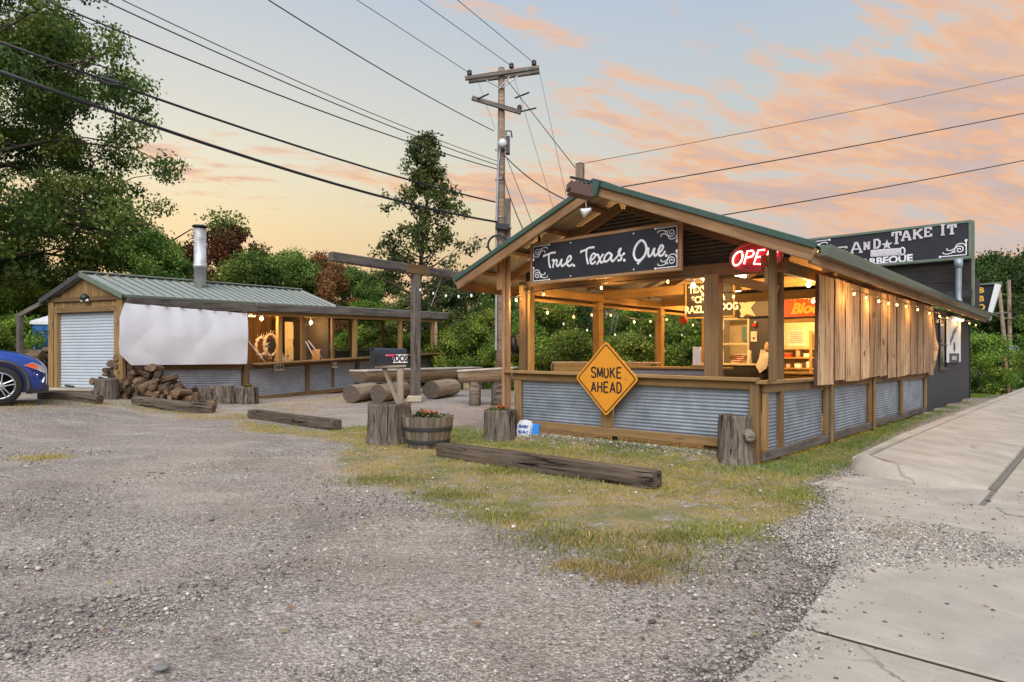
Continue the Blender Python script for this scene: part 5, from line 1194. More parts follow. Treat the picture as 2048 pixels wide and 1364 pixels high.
# kitchen interior seen through the service opening
sh = thing('kitchen_shelf', 'pale wooden kitchen shelf with counter inside the lit service opening', 'shelf', S(-1.5, 10.1, 0), PA)
for z in (1.0, 1.28, 1.52): beam('shelf_board', S(-3.9, 10.15, z), S(-.2, 10.15, z), .4, .035, 'honey', sh)
for x in (-3.6, -2.6, -1.75, -.9): beam('upright', S(x, 9.98, .2), S(x, 9.98, 2.0), .07, .07, 'honey', sh, EY)
r_ = random.Random(9)
kinds = [('black storage tub', 'black'), ('cream carton', 'cream'), ('steel canister', 'steel'), ('red sauce tin', 'red'), ('white jar', 'white'), ('brown paper box', 'fresh')]
for i in range(26):
    x = -3.45 + (i % 13) * .255 + r_.uniform(-.03, .03); z = (1.02, 1.30)[i // 13]; nm, mm = kinds[r_.randrange(6)]; h = r_.uniform(.10, .2)
    o = thing('kitchen_tin' if i % 2 else 'kitchen_box', '%s on the %s kitchen shelf, number %d from the service side' % (nm, ('lower', 'middle')[i // 13], i % 13 + 1), 'container', S(x, 10.05, z), PA)
    o['label'] = nm + (' on the lower kitchen shelf' if i < 13 else ' on the middle kitchen shelf'); o['group'] = 'goods on the kitchen shelves'
    if i % 2: V, F = lathe_geo([(.06, 0), (.062, .01), (.062, h), (.055, h + .01)], 12); add('tin', raw('tin', V, F, mm, True), o, MS(x, 10.05, z)); V, F = lathe_geo([(.064, h), (.064, h + .02)], 12); add('lid', raw('lid', V, F, 'black'), o, MS(x, 10.05, z))
    else: V, F = box_geo(.16, .14, h, .005); add('box', raw('box', V, F, mm), o, MS(x, 10.05, z + h / 2)); V, F = box_geo(.165, .145, .02, .003); add('flap', raw('flap', V, F, 'fresh'), o, MS(x, 10.05, z + h))
for i, (x, w, h) in enumerate(((-3.1, .5, .44), (-2.45, .32, .44), (-1.45, .5, .36))):
    o = thing('menu_sheet', ('wide printed menu sheet on the kitchen back wall', 'narrow printed menu sheet on the kitchen back wall', 'low printed menu sheet on the kitchen back wall')[i], 'menu', S(x, 10.38, 1.8), PA)
    V, F = box_geo(w, .01, h, .002); add('sheet', raw('sheet', V, F, 'paper'), o, MS(x, 10.37, 1.82))
    for j in range(6): V, F = box_geo(w * .7, .004, .012, .001); add('text_line', raw('text_line', V, F, 'black'), o, MS(x, 10.36, 1.98 - j * .055))
# kitchen lamp and the fixtures under the roof
def lamp(name, label, M, geo, m, energy, colr, size, parts=None, lz=-.08, cat='lamp', group=None):
    o = add(name, None, None, M); tag(o, label, cat, group)
    add('globe', raw('globe', *geo, m, True), o, M)
    for nm, ge, mm in parts or []: add(nm, raw(nm, *ge, mm, True), o, M)
    if energy:
        ld = bpy.data.lights.new(name + '_light', 'POINT'); ld.energy = energy; ld.color = colr; ld.shadow_soft_size = size
        add(name + '_light', ld, o, M @ Matrix.Translation((0, 0, lz)))
    return o
WARM = (1, .56, .20)
bulbg = lambda r_, h: lathe_geo([(r_ * .35, 0), (r_ * .8, -h * .25), (r_, -h * .55), (r_ * .75, -h * .85), (r_ * .15, -h)], 12)
cone = lambda: lathe_geo([(.03, .10), (.05, .06), (.10, .0), (.095, -.002), (.02, .055)], 14)
lamp('ceiling_lamp', 'bare warm bulb on the kitchen ceiling', MS(-2.3, 8.6, 2.40), bulbg(.05, .12), 'lamp_warm', 287, WARM, .12, [('socket', lathe_geo([(.03, 0), (.03, .08)], 10), 'white')], -.2)
lamp('ceiling_lamp', 'warm bulb under the roof next to the plank screen', MS(-.12, 2.1, 2.42), bulbg(.04, .08), 'lamp_warm', 50, WARM, .05, [('socket', lathe_geo([(.03, 0), (.03, .09)], 10), 'white')], -.16)
lamp('ceiling_lamp', 'warm double bulb fixture under the middle of the pavilion roof', MS(-1.75, 1.7, 2.50), bulbg(.042, .09), 'lamp_warm', 93, WARM, .06, [('socket', lathe_geo([(.03, 0), (.03, .1)], 10), 'white')], -.16)
lamp('ceiling_lamp', 'warm bulb deep under the left roof slope', MS(-3.2, 5.6, 2.62), bulbg(.042, .09), 'lamp_warm', 100, WARM, .06, [('socket', lathe_geo([(.03, 0), (.03, .1)], 10), 'white')], -.16)
lamp('ceiling_lamp', 'warm bulb before the orange-red panel', MS(-1.1, 5.4, 2.44), bulbg(.036, .08), 'lamp_warm', 93, WARM, .06, [('socket', lathe_geo([(.03, 0), (.03, .1)], 10), 'white')], -.16)
for i, (x, y) in enumerate(((-1.35, 1.95), (-2.3, 4.0))):
    o = thing('tube_light', ('short lit tube light under the right roof slope', 'short lit tube light in the middle of the roof')[i], 'lamp', S(x, y, 2.6), PA); beam('tube', S(x - .35, y, 2.56), S(x + .35, y, 2.56), .04, .04, 'lamp_cool', o); beam('housing', S(x - .38, y, 2.60), S(x + .38, y, 2.60), .10, .04, 'white', o)
o = thing('wall_light', 'long lit tube light under the eave above the white banner', 'lamp', S(.12, 13.3, 2.36), PA); beam('tube', S(.14, 12.9, 2.33), S(.14, 14.1, 2.33), .08, .04, emit('eave_tube', (1, .88, .66), 2.2), o); beam('housing', S(.12, 12.65, 2.375), S(.12, 14.25, 2.375), .12, .04, 'white', o)
# unlit flood lamps at the gable
fl = thing('flood_lamp', 'white flood lamp hanging on a cord under the gable peak', 'lamp', at(1168, 425, 9.1))
M = Matrix.Translation(at(1168, 425, 9.1)) @ Matrix.Rotation(1.1, 4, 'Y'); V, F = lathe_geo([(.02, .11), (.035, .06), (.07, -.02), (.065, -.03), (.01, -.03)], 14); add('bulb', raw('bulb', V, F, 'white', True), fl, M)
G().add(*tube_geo([at(1168, 425, 9.1), at(1173, 425, 9.1), at(1172, 405, 9.1), at(1174, 385, 9.05)], .010, 6)).obj('stem', 'steel', fl)
fx = thing('flood_fixture', 'brown rectangular floodlight clamped to the rake near the ridge', 'lamp', at(1160, 375, 8.7))
for a_, b_, h in ((1136, 374, .10), (1138, 385, .07)): beam('housing', at(a_, b_ - 2, 8.55), at(a_ + 44, b_ + 8, 8.6), .20, h, plain('brown_housing', (.09, .045, .03), .5), fx)
beam('bracket', at(1140, 354, 8.6), at(1185, 364, 8.7), .03, .03, 'wire', fx); 
for i in range(5): beam('fin', at(1143 + i * 8, 362, 8.6), at(1147 + i * 8, 368, 8.6), .08, .02, 'trim', fx)
st = thing('mast_post', 'weathered square post rising above the ridge', 'post', S(-2.5, .4, 3.0), PA); p = onplane(1160, 345, y=.5); beam('shaft', S(p.x, .5, 3.2), S(p.x, .5, onplane(1160, 328, y=.5).z), .115, .10, 'pole', st, EY); beam('cap', S(p.x, .5, onplane(1160, 328, y=.5).z), S(p.x, .5, onplane(1160, 327, y=.5).z), .12, .105, 'grey_wood', st, EY)
# speaker on the left corner
spk = thing('loudspeaker', 'grey and black loudspeaker on the left corner post', 'loudspeaker', S(-4.25, .5, 1.5), PA); q = at(1031, 689, 11.0)
M = Matrix.Translation(q) @ Matrix.Rotation(R(80), 4, 'Y') @ Matrix.Rotation(.4, 4, 'X'); V, F = lathe_geo([(.13, -.09), (.165, -.06), (.17, .03), (.14, .06)], 20); add('horn', raw('horn', V, F, 'black', True), spk, M); V, F = lathe_geo([(.15, -.16), (.16, -.15), (.165, -.06)], 20); add('case', raw('case', V, F, 'galv_dull', True), spk, M)
flag = thing('wall_bracket', 'black folded bracket on the charcoal wall beside the planks', 'bracket', S(.06, 10.6, 1.6), PA); beam('arm', S(.05, 10.4, 1.5), S(.13, 10.75, 1.68), .06, .05, 'black', flag); beam('plate', S(.04, 10.45, 1.62), S(.12, 10.75, 1.70), .16, .02, 'black', flag)

# ------------------------------------------------------------------ string lights
def string(label, pts, bulbs, lit, energy_every=0, r_=.0185, group='festoon strings', drop=.035):
    o = thing('string_lights', label, 'string lights', pts[0], 0, group)
    G().add(*tube_geo(smooth_path(pts, 5), .006, 5)).obj('cable', 'wire', o)
    g0 = raw('bulb', *bulbg(r_, r_ * 3), 'bulb_warm' if lit else 'bulb_unlit_glow', True); s0 = raw('socket', *lathe_geo([(r_ * .55, -.005), (r_ * .6, .03), (r_ * .3, .04)], 8), 'black')
    P_ = smooth_path(pts, 5); n = len(P_) - 1
    for i in range(bulbs):
        f = (i + .5) / bulbs * n; k_ = min(int(f), n - 1); p = P_[k_].lerp(P_[k_ + 1], f - k_) - Vector((0, 0, drop))
        b_ = add('bulb', g0, o, Matrix.Translation(p)); add('socket', s0, b_, Matrix.Translation(p))
        if energy_every and i % energy_every == 0:
            ld = bpy.data.lights.new('bulb_light', 'POINT'); ld.energy = 4.2 * energy_every; ld.color = WARM; ld.shadow_soft_size = .03; add('bulb_light', ld, b_, Matrix.Translation(p - Vector((0, 0, .05)) + EX * .05))
    return o
side = [S(.30, 2.6, 2.335), S(.30, 4.5, 2.31), S(.30, 6.4, 2.34), S(.30, 9.6, 2.31), S(.27, 12.6, 2.33), S(.25, 16.2, 2.32)]
string('lit warm bulb string along the street eave over the plank screen', side, 14, True, 2)
string('lit warm bulb string along the left side of the pavilion', [S(-4.0, .5, 2.16), S(-4.0, 1.6, 2.10), S(-4.0, 2.5, 2.2), S(-4.0, 3.8, 2.08), S(-4.0, 4.8, 2.2), S(-4.0, 6.6, 2.08)], 8, True, 4)
string('lit bulb string below the brush-script sign', [S(-4.15, -.02, 2.28), S(-3.6, .02, 2.36), S(-2.2, .05, 2.40), S(-.9, .05, 2.40)], 4, True, 2)
string('lit bulb string crossing before the menu board', [S(-1.6, 1.4, 2.36), S(-1.0, 1.5, 2.28), S(-.1, 1.5, 2.30)], 3, True, 0)
string('unlit bulb string from the T-shaped timber to the pavilion corner', [at(832, 572, 17), at(880, 584, 15.5), at(930, 586, 13), at(975, 575, 11.8)], 6, False, 0, .022)
string('unlit bulb string slung behind the left bay', [S(-5.2, 2.5, 2.1), S(-5.4, 5, 1.9), S(-5.5, 9, 2.0)], 5, False, 0, .022)

# ================================================================== SHED AND BAR
PR = Vector((-9.67, 16.25, 0)); E1 = Vector((.5537, .8327, 0)); E2 = Vector((-2.6, 1.05, 0)).normalized(); UP = Vector((0, 0, 1))
N1 = Vector((E1.y, -E1.x, 0))                      # out of the long side, towards the lot
NF = Vector((-E2.y, E2.x, 0)) * -1                  # out of the gable front
if NF.y > 0: NF = -NF
def T(t_, s_, z): return PR + E1 * t_ + E2 * s_ + UP * z
def onL(px, py, s_=0.0, off=0.0):
    """(t, z) where a pixel's ray meets the vertical plane s = const of the shed's long side"""
    o = PR + E2 * s_ + N1 * off; d = Vector(((px - 1024) / FPX, 1, (HOR - py) / FPX))
    k_ = o.dot(N1) / d.dot(N1); p = d * k_ + UP * EYE; q = p - o
    return q.dot(E1) , p.z
def edge(t_): return 2.86 + .0193 * t_
shed = thing('smokehouse_shed', 'long wooden smokehouse and bar with pale green metal roof and roll-up door', 'building', T(0, 1.4, .3))
def lb(name, a_, b_, w, h, m, up=UP, parent=None, **k): return beam(name, T(*a_), T(*b_), w, h, m, parent or shed, up, **k)
# gable front
def fbox(name, s0, s1, z0, z1, off, th, m, parent=None):
    a_, b_ = T(0, s0, (z0 + z1) / 2) + NF * off, T(0, s1, (z0 + z1) / 2) + NF * off
    return beam(name, a_, b_, th, z1 - z0, m, parent or shed)
for s_ in (.10, 2.70): beam('corner_post', T(0, s_, .2) + NF * .03, T(0, s_, 2.74) + NF * .03, .20, .10, 'rail', shed, NF)
for s_ in (.245, 2.50): beam('door_jamb', T(0, s_, .36) + NF * .02, T(0, s_, 2.62) + NF * .02, .10, .14, 'rail', shed, NF)
fbox('door_header', .2, 2.56, 2.46, 2.60, .03, .14, 'brown_wood'); fbox('tie_board', .0, 2.80, 2.745, 2.86, .06, .05, 'brown_wood')
for i in range(26):
    s_ = .06 + (i + .5) * 2.68 / 26; top = 2.80 + (3.38 - 2.80) * (1 - abs(s_ - 1.4) / 1.4)
    beam('gable_board', T(0, s_, 2.60) + NF * .012, T(0, s_, max(top, 2.76)) + NF * .012, .094, .025, 'rail', shed, NF)
fbox('sill', .25, 2.55, .44, .50, .10, .24, 'concrete'); fbox('sill_base', .25, 2.55, .2, .44, .04, .2, 'cinder')
dr = G(); V = []; nsl = 25; z0, z1 = .50, 2.46
for i in range(nsl * 6 + 1):
    z = z0 + (z1 - z0) * i / (nsl * 6); a_ = (0, .006, .009, .009, .006, 0)[i % 6] - .008 * (1 if i % 6 == 0 else 0)
    V += [T(0, .30, z) + NF * (a_ - .03), T(0, 2.45, z) + NF * (a_ - .03)]
o = add('roll_up_door', raw('roll_up_door', V, [(2 * i, 2 * i + 1, 2 * i + 3, 2 * i + 2) for i in range(nsl * 6)], 'shutter'), shed); o['label'] = 'pale steel roll-up door'
beam('handle', T(0, 1.9, .54) + NF * .0, T(0, 2.25, .56) + NF * .0, .03, .035, 'black', o)
for s_, z in ((2.62, 2.2), (.18, 2.2)): beam('latch', T(0, s_, z - .06) + NF * .09, T(0, s_, z + .06) + NF * .09, .03, .03, 'steel', shed, NF)
# roof, seam by seam
RT = 6.66
def rpt(t_, f, side):    # f = 0 ridge, 1 eave
    rz_ = 3.46 + .0195 * t_; ez = edge(t_) if side > 0 else 2.82
    s_ = 1.4 - side * f * 1.52; return T(t_, s_, rz_ + (ez - rz_) * f)
npan = 26; ts_ = np.linspace(-.12, RT, npan + 1)
for i in range(npan):
    for side in (1, -1):
        if side < 0 and i % 3: continue
        a_, b_ = ts_[i] + .004, (ts_[i + 1] if side > 0 else ts_[min(i + 3, npan)]) - .004
        g = G(); k_ = 1.0 if side > 0 else 1.02; xs = [(a_, 0), (b_ - .04, 0), (b_ - .03, .024), (b_ - .012, .024), (b_, 0)]
        V = []
        for x, h in xs: V += [rpt(x, 0, side) + UP * h, rpt(x, k_, side) + UP * h]
        n_ = len(xs); V += [v_ - UP * .02 for v_ in V]; F = []
        for j in range(n_ - 1): F += [(2 * j, 2 * j + 1, 2 * j + 3, 2 * j + 2), (2 * n_ + 2 * j, 2 * n_ + 2 * j + 2, 2 * n_ + 2 * j + 3, 2 * n_ + 2 * j + 1), (2 * j + 1, 2 * n_ + 2 * j + 1, 2 * n_ + 2 * j + 3, 2 * j + 3)]
        g.add(V, F).obj('roof_panel', 'roof_l', shed)
for i in range(1, npan): beam('seam', rpt(ts_[i] - .02, .01, 1) + UP * .03, rpt(ts_[i] - .02, .99, 1) + UP * .03, .035, .018, 'seam', shed)  # seams coloured dark to carry their shadow lines as well
beam('ridge_cap', rpt(-.15, 0, 1) + UP * .04, rpt(RT + .02, 0, 1) + UP * .04, .22, .03, 'roof_l', shed)
for side in (1, -1):
    beam('rake_trim', rpt(-.15, 0, side) - UP * .03 + NF * .03, rpt(-.15, 1.03, side) - UP * .03 + NF * .03, .04, .13, 'sage' if side > 0 else 'trim', shed)
beam('hip_trim', rpt(RT, 0, 1) + UP * .02, rpt(RT, 1, 1) + UP * .02, .06, .04, 'roof_l', shed)
beam('eave_flashing', T(-.12, -.13, edge(0) - .035), T(3.75, -.13, edge(3.75) - .035), .05, .07, 'sage', shed)
# flat bar roof
g = G(); V = [];
for i in range(25):
    t_ = RT + (12.5 - RT) * i / 24
    for s_, z in ((-.16, edge(t_) + .012), (3.0, edge(t_) + .10)): V.append(T(t_, s_, z + (.012 if i % 2 else 0)))
V2 = [v_ - UP * .03 for v_ in V]; n_ = len(V)
F = [(2 * i, 2 * i + 1, 2 * i + 3, 2 * i + 2) for i in range(24)] + [(n_ + 2 * i, n_ + 2 * i + 2, n_ + 2 * i + 3, n_ + 2 * i + 1) for i in range(24)] + [(2 * i, 2 * i + 2, n_ + 2 * i + 2, n_ + 2 * i) for i in range(24)]
g.add(V + V2, F).obj('flat_roof', 'roof_l', shed)
lb('eave_beam', (-.05, -.10, edge(0) - .19), (3.62, -.10, edge(3.6) - .19), .14, .23, 'grey_wood', c=.015)
lb('eave_beam', (3.58, -.13, edge(3.6) - .15), (12.5, -.13, edge(12.5) - .15), .12, .24, 'grey_wood', c=.015)
lb('inner_beam', (3.6, -.02, edge(3.6) - .33), (12.3, -.02, edge(12.3) - .33), .08, .12, 'honey')
lb('rear_beam', (3.6, 2.8, edge(3.6) - .2), (12.3, 2.8, edge(12.3) - .2), .08, .2, 'brown_wood')
lb('ceiling', (3.6, 1.35, edge(3.6) - .05), (RT, 1.35, edge(RT) - .05), 2.6, .02, 'honey')
# long side
def tp(px, s_=0.0): return onL(px, 700, s_)[0]
lb('post', (tp(491), .02, -.05), (tp(491), .02, 2.72), .15, .15, 'brown_wood', N1)
lb('rail_cap', (.05, -.02, 1.135), (tp(484), -.02, 1.10), .12, .05, 'rail'); lb('top_rail', (.05, .0, 1.045), (tp(484), .0, 1.01), .05, .12, 'brown_wood')
M, L = frame(T(tp(368), .02, .55), T(tp(484), .02, .53))
def lsheet(p0, p1, z0a, z1a, z0b, z1b, m, s_=.03, period=.062):
    t0, t1 = tp(p0), tp(p1); g = G(); n_ = max(6, int((z1a - z0a) / period)) * 6; V = []
    for i in range(n_ + 1):
        a_ = .010 * math.sin(i / 6 * 2 * math.pi); f = i / n_; V += [T(t0, s_, z0a + (z1a - z0a) * f) + N1 * a_, T(t1, s_, z0b + (z1b - z0b) * f) + N1 * a_]
    return g.add(V, [(2 * i, 2 * i + 1, 2 * i + 3, 2 * i + 2) for i in range(n_)]).obj('corrugated_sheet', m, shed, None, True)
lsheet(256, 484, .1, .99, .02, .96, 'galv_dull')
C0, C1 = 1.09, 1.33          # the bar top climbs with the lot
def cz(t_): return C0 + (C1 - C0) * np.clip((t_ - 3.5) / 5.0, 0, 1.6) * .95
for p0, p1 in ((500, 612), (619, 712), (718, 800), (806, 864)):
    t0, t1 = tp(p0), tp(p1); b0 = .02 + .035 * (t0 - 3.5); b1 = .02 + .035 * (t1 - 3.5)
    lsheet(p0, p1, b0 + .10, cz(t0) - .12, b1 + .10, cz(t1) - .12, 'galv_dull')
    lb('bottom_rail', (t0 - .05, -.01, b0 + .05), (t1 + .05, -.01, b1 + .05), .05, .11, 'brown_wood')
for p_ in (615, 715, 803, 867): lb('stud', (tp(p_), -.01, .03), (tp(p_), -.01, cz(tp(p_)) - .08), .13, .06, 'brown_wood', N1)
ct = lb('bar_top', (tp(497), -.22, cz(tp(497))), (tp(870), -.22, cz(tp(870))), .62, .05, 'brown_wood'); lb('bar_apron', (tp(497), -.04, cz(tp(497)) - .085), (tp(870), -.04, cz(tp(870)) - .085), .05, .12, 'brown_wood')
for p_, mm in ((710, 'honey'), (801, 'honey'), (866, 'honey')): lb('post', (tp(p_), .02, cz(tp(p_))), (tp(p_), .02, edge(tp(p_)) - .27), .14, .12, mm, N1)
for p_ in (566, 614): lb('post', (tp(p_), .15, .0), (tp(p_), .15, edge(tp(p_)) - .27), .15, .13, 'honey' if p_ == 566 else 'brown_wood', N1)
# interior of the lit bar
t0, t1 = tp(499), tp(668)
for i in range(24):
    a_ = 3.35 + (7.5 - 3.35) * (i + .5) / 24; lb('wall_board', (a_, 2.3, .1), (a_, 2.3, 2.75), .168, .03, 'honey' if i < 12 else 'brown_wood', N1)
for i in range(10): lb('wall_board', (3.40, .16 + i * .22, .1), (3.40, .16 + i * .22, 2.72), .03, .21, 'honey', N1)
td = onL(590, 700, 1.6)[0]
dw = lb('bar_door', (td - .42, 1.6, 1.45), (td + .42, 1.6, 1.45), .05, 2.1, 'cream'); dw['label'] = 'cream panelled door behind the bar'
for z in (.75, 1.45, 2.15):
    for q in (-.2, .2): beam('door_panel', T(td + q - .14, 1.57, z), T(td + q + .14, 1.57, z), .03, .5, 'cream', dw)
beam('door_knob', T(td - .36, 1.54, 1.35), T(td - .36, 1.48, 1.35), .05, .05, 'steel', dw)
beam('door_vent', T(td + .22, 1.55, 1.2), T(td + .40, 1.55, 1.2), .02, .28, 'galv_dull', dw)
lb('end_wall', (tp(663), .1, 1.45), (tp(663), 2.3, 1.45), .06, 2.6, 'dark_wood'); lb('frame_post', (tp(667), .05, .3), (tp(667), .05, 2.75), .10, .10, 'brown_wood', N1)
lb('rear_rail', (tp(672), 2.75, 1.52), (12.2, 2.75, 1.70), .14, .05, 'fresh'); lb('rear_skirt', (tp(672), 2.75, .9), (12.2, 2.75, 1.05), .05, 1.1, 'grey_wood')
lb('end_rail', (12.2, -.1, 1.45), (12.2, 2.75, 1.55), .16, .05, 'grey_wood'); lb('end_skirt', (12.2, 0, .85), (12.2, 2.75, .95), .05, 1.1, 'grey_wood')
for t_ in (8.6, 10.4, 12.2): lb('rear_post', (t_, 2.75, .1), (t_, 2.75, edge(t_)), .12, .12, 'honey', N1)
# lean-to on the far side
lb('lean_to_rafter', (-.1, 2.9, 2.78), (-.1, 4.05, 2.40), .06, .12, 'grey_wood'); lb('lean_to_post', (-.1, 3.9, .1), (-.1, 3.9, 2.44), .13, .13, 'grey_wood', N1)
# chimney
cp = at(400, 520, 18.9); ch = thing('chimney_flue', 'tall silver stove flue with rain cap rising through the shed roof', 'chimney', (cp.x, cp.y, 3.2))
zt = at(400, 458, 18.9).z
V, F = lathe_geo([(.165, 3.1), (.165, 3.9), (.18, 3.9), (.18, 4.0), (.165, 4.0), (.165, zt)], 20); add('flue', raw('flue', V, F, plain('streaked_steel', (.66, .65, .65), .42, .45, var=.3, scale=4, dirt=.5), True), ch, Matrix.Translation((cp.x, cp.y, 0)))
V, F = lathe_geo([(.21, zt + .05), (.215, zt + .07), (.19, zt + .10), (.05, zt + .12)], 20); add('rain_cap', raw('rain_cap', V, F, 'black', True), ch, Matrix.Translation((cp.x, cp.y, 0)))
for i in range(4): beam('cap_leg', (cp.x + .14 * math.cos(i * 1.57), cp.y + .14 * math.sin(i * 1.57), zt - .02), (cp.x + .14 * math.cos(i * 1.57), cp.y + .14 * math.sin(i * 1.57), zt + .07), .02, .02, 'black', ch)
# tarp
g = G(); V = []; nu, nv = 90, 40; r_ = random.Random(2)
for j in range(nv + 1):
    v_ = j / nv
    for i in range(nu + 1):
        u_ = i / nu
        left = np.interp(v_, [0, .18, .35, .75, .9, 1], [.03, -.26, -.30, -.28, -.20, -.14])
        t_ = left + (tp(485) - .02 - left) * u_; z = 1.105 + (2.64 - .02 * t_ - 1.105) * v_
        sag = .012 * math.sin(u_ * math.pi * 5) * (v_ > .8) * (v_ - .8) * 5
        fold = .02 * math.sin(u_ * 15 - 6 * v_) * max(0, .5 - v_) * 1.2 + .013 * math.sin(u_ * 24 + 4 * (v_ - .5)) * (.3 + .7 * abs(v_ - .5)) + .025 * abs(math.sin(u_ * 7 - 2.4 * v_)) * (1 - abs(2 * v_ - 1)) + .012 * math.sin(u_ * 17 + 2 * v_) * (1 - v_) + .006 * math.sin(u_ * 41 + v_ * 3) * v_
        V.append(T(t_, 0, z - abs(sag)) + N1 * (.25 + fold + .05 * math.sin(math.pi * v_)))
F = [(j * (nu + 1) + i, j * (nu + 1) + i + 1, (j + 1) * (nu + 1) + i + 1, (j + 1) * (nu + 1) + i) for j in range(nv) for i in range(nu)]
o = thing('tarp', 'big white creased tarp hung from the eave beam beside the roll-up door', 'tarp', T(1.6, 0, 1.1)); add('cloth', raw('cloth', V, F, 'tarp', True), o)
for u_ in (.12, .27, .40, .55, .68, .82, .96):
    c_ = T(u_ * (tp(485) - .02), 0, 2.655 - .02 * u_ * 3.4) + N1 * .30; beam('clip', c_ - E1 * .05, c_ + E1 * .05, .03, .06, 'tie', o)
# lamp on the gable, bar lamps
p = T(0, 1.28, 2.80) + NF * .14; bl_ = thing('gable_lamp', 'small dark floodlight over the roll-up door', 'lamp', p)
V, F = lathe_geo([(.03, .10), (.10, .02), (.11, -.05), (.09, -.06)], 14); add('shade', raw('shade', V, F, plain('dark_green_enamel', (.01, .025, .018), .4), True), bl_, Matrix.Translation(p + UP * .03)); 
for q in (-.09, .10): V, F = lathe_geo([(.02, .05), (.045, 0), (.03, -.02)], 10); add('spot', raw('spot', V, F, 'white', True), bl_, Matrix.Translation(p + E2 * q - UP * .06))
for px, py, lab in ((523, 637, 'glowing bare bulb over the bar beside the tarp'), (622, 645, 'glowing bare bulb over the bar by the dark end wall')):
    t_, z = onL(px, py, .3); lamp('bar_lamp', lab, Matrix.Translation(T(t_, .3, z + .06)), bulbg(.06, .12), 'lamp_warm', 60, WARM, .06, [('socket', lathe_geo([(.03, 0), (.03, .1)], 10), 'white')], -.16)
o = thing('bar_tube_light', 'lit tube light under the bar ceiling', 'lamp', T(4.6, 1.2, 2.6)); beam('tube', T(4.0, 1.5, 2.60), T(5.0, 1.5, 2.62), .05, .04, emit('warm_tube', (1, .62, .22), 5), o); beam('housing', T(3.9, 1.5, 2.65), T(5.1, 1.5, 2.67), .12, .04, 'white', o)
# props that hold the bar shutters down, horn wreath, screen, crates
for k_, (a_, b_) in enumerate((((493, 681), (535, 729)), ((609, 683), (632, 719)), ((614, 681), (646, 717)))):
    (ta, za), (tb, zb_) = onL(*a_), onL(*b_, 0, .35); lab = ('rope prop by the post at the tarp', 'left rope prop of the pair at the middle post', 'right rope prop of the pair at the middle post')[k_]
    o = add('shutter_prop', raw('shutter_prop', *tube_geo([T(ta, 0, za) + N1 * .06, T((ta + tb) / 2, 0, (za + zb_) / 2 - .015) + N1 * .2, T(tb, 0, zb_) + N1 * .33], .018, 7), 'rope', True)); tag(o, lab.replace('left ', 'shorter ').replace('right ', 'longer '), 'rope')
t_, z = onL(541, 690, .9); wr = thing('horn_wreath', 'bleached antler wreath round a dark centre on the bar back wall', 'wreath', T(t_, .9, z - .4))
for q, (rx, rz_, r0) in enumerate(((.0, .0, .30), (-.34, -.05, .24))):
    P_ = [T(t_ + rx + r0 * .8 * math.cos(a_), .9, z + rz_ + r0 * 1.15 * math.sin(a_)) for a_ in np.linspace(0, 2 * math.pi, 25)]
    G().add(*tube_geo(P_, [.045 + .02 * math.sin(i * 2.3) for i in range(25)], 7)).obj('ring', 'rope', wr, None, True)
    for i in range(14):
        a_ = i * .449; c_ = P_[int(i * 24 / 14)]; G().add(*tube_geo([c_, c_ + E1 * .10 * math.cos(a_) + UP * .14 * math.sin(a_) + N1 * .05], [.02, .006], 5)).obj('tine', 'rope', wr, None, True)
    if q == 0: g = G(); V, F = lathe_geo([(.20, -.01), (.20, .01)], 18); M, _ = frame(T(t_, .93, z), T(t_, .93, z) + N1 * .1, UP); add('centre', raw('centre', V, F, 'black'), wr, M @ Matrix.Rotation(R(90), 4, 'Y'))
t_, z = onL(549, 716, .7); o = thing('cone_stand', 'grey cone stand on the bar top under the wreath', 'stand', T(t_, .7, z - .1)); V, F = lathe_geo([(.20, 0), (.19, .02), (.05, .42), (.03, .44)], 4); add('body', raw('body', V, F, 'galv_dull'), o, Matrix.Translation(T(t_, .5, cz(t_)))); V, F = lathe_geo([(.22, 0), (.22, .02)], 4); add('foot', raw('foot', V, F, 'trim'), o, Matrix.Translation(T(t_, .5, cz(t_) + .0)))
(ta, za), (tb, zb_) = onL(627, 700, .7), onL(656, 718, .7)
o = thing('bar_cabinet', 'small open wooden cabinet on the bar beside the dark end wall', 'cabinet', T(ta, .7, zb_)); 
beam('top', T(ta, .6, za), T(tb, .6, za), .4, .04, 'honey', o); beam('side', T(tb, .6, za - .35), T(tb, .6, za), .05, .4, 'honey', o, N1); beam('side', T(ta, .6, za - .35), T(ta, .6, za), .05, .4, 'honey', o, N1); beam('back', T(ta, .8, za - .18), T(tb, .8, za - .18), .03, .34, 'fire', o)
for k_, (px, py, w) in enumerate(((557, 735, .34), (669, 730, .28))):
    t_, z = onL(px, py, -.08); o = thing('bar_plate', ('stamped plate with bolts under the bar top near the tarp', 'stamped plate under the bar top below the dark end wall')[k_], 'sign', T(t_, -.1, z)); beam('plate', T(t_ - w / 2, -.1, z) , T(t_ + w / 2, -.1, z), .015, .2, 'paper', o)
    for i, chh in enumerate('308' if k_ == 0 else '3-3'):
        M, _ = frame(T(t_ - .1 + i * .1, -.112, z), T(t_ + .1 + i * .1, -.112, z)); M.translation = T(t_ - .1 + i * .1, -.1, z) + N1 * .012; add('digit', raw('digit', *text_geo(chh, .14, bold=.006, ext=.002), 'black'), o, M)
# hanging carved strip at the bar end
p = at(872, 672, 25.5); o = thing('carved_strip', 'carved wooden strip hanging at the far end of the bar', 'ornament', p); V, F = tube_geo([p + UP * .55, p + UP * .3, p, p - UP * .3, p - UP * .45], [.03, .07, .08, .07, .02], 7); add('strip', raw('strip', V, F, 'logbark', True), o); beam('hook', p + UP * .55, p + UP * 1.0, .015, .015, 'wire', o)

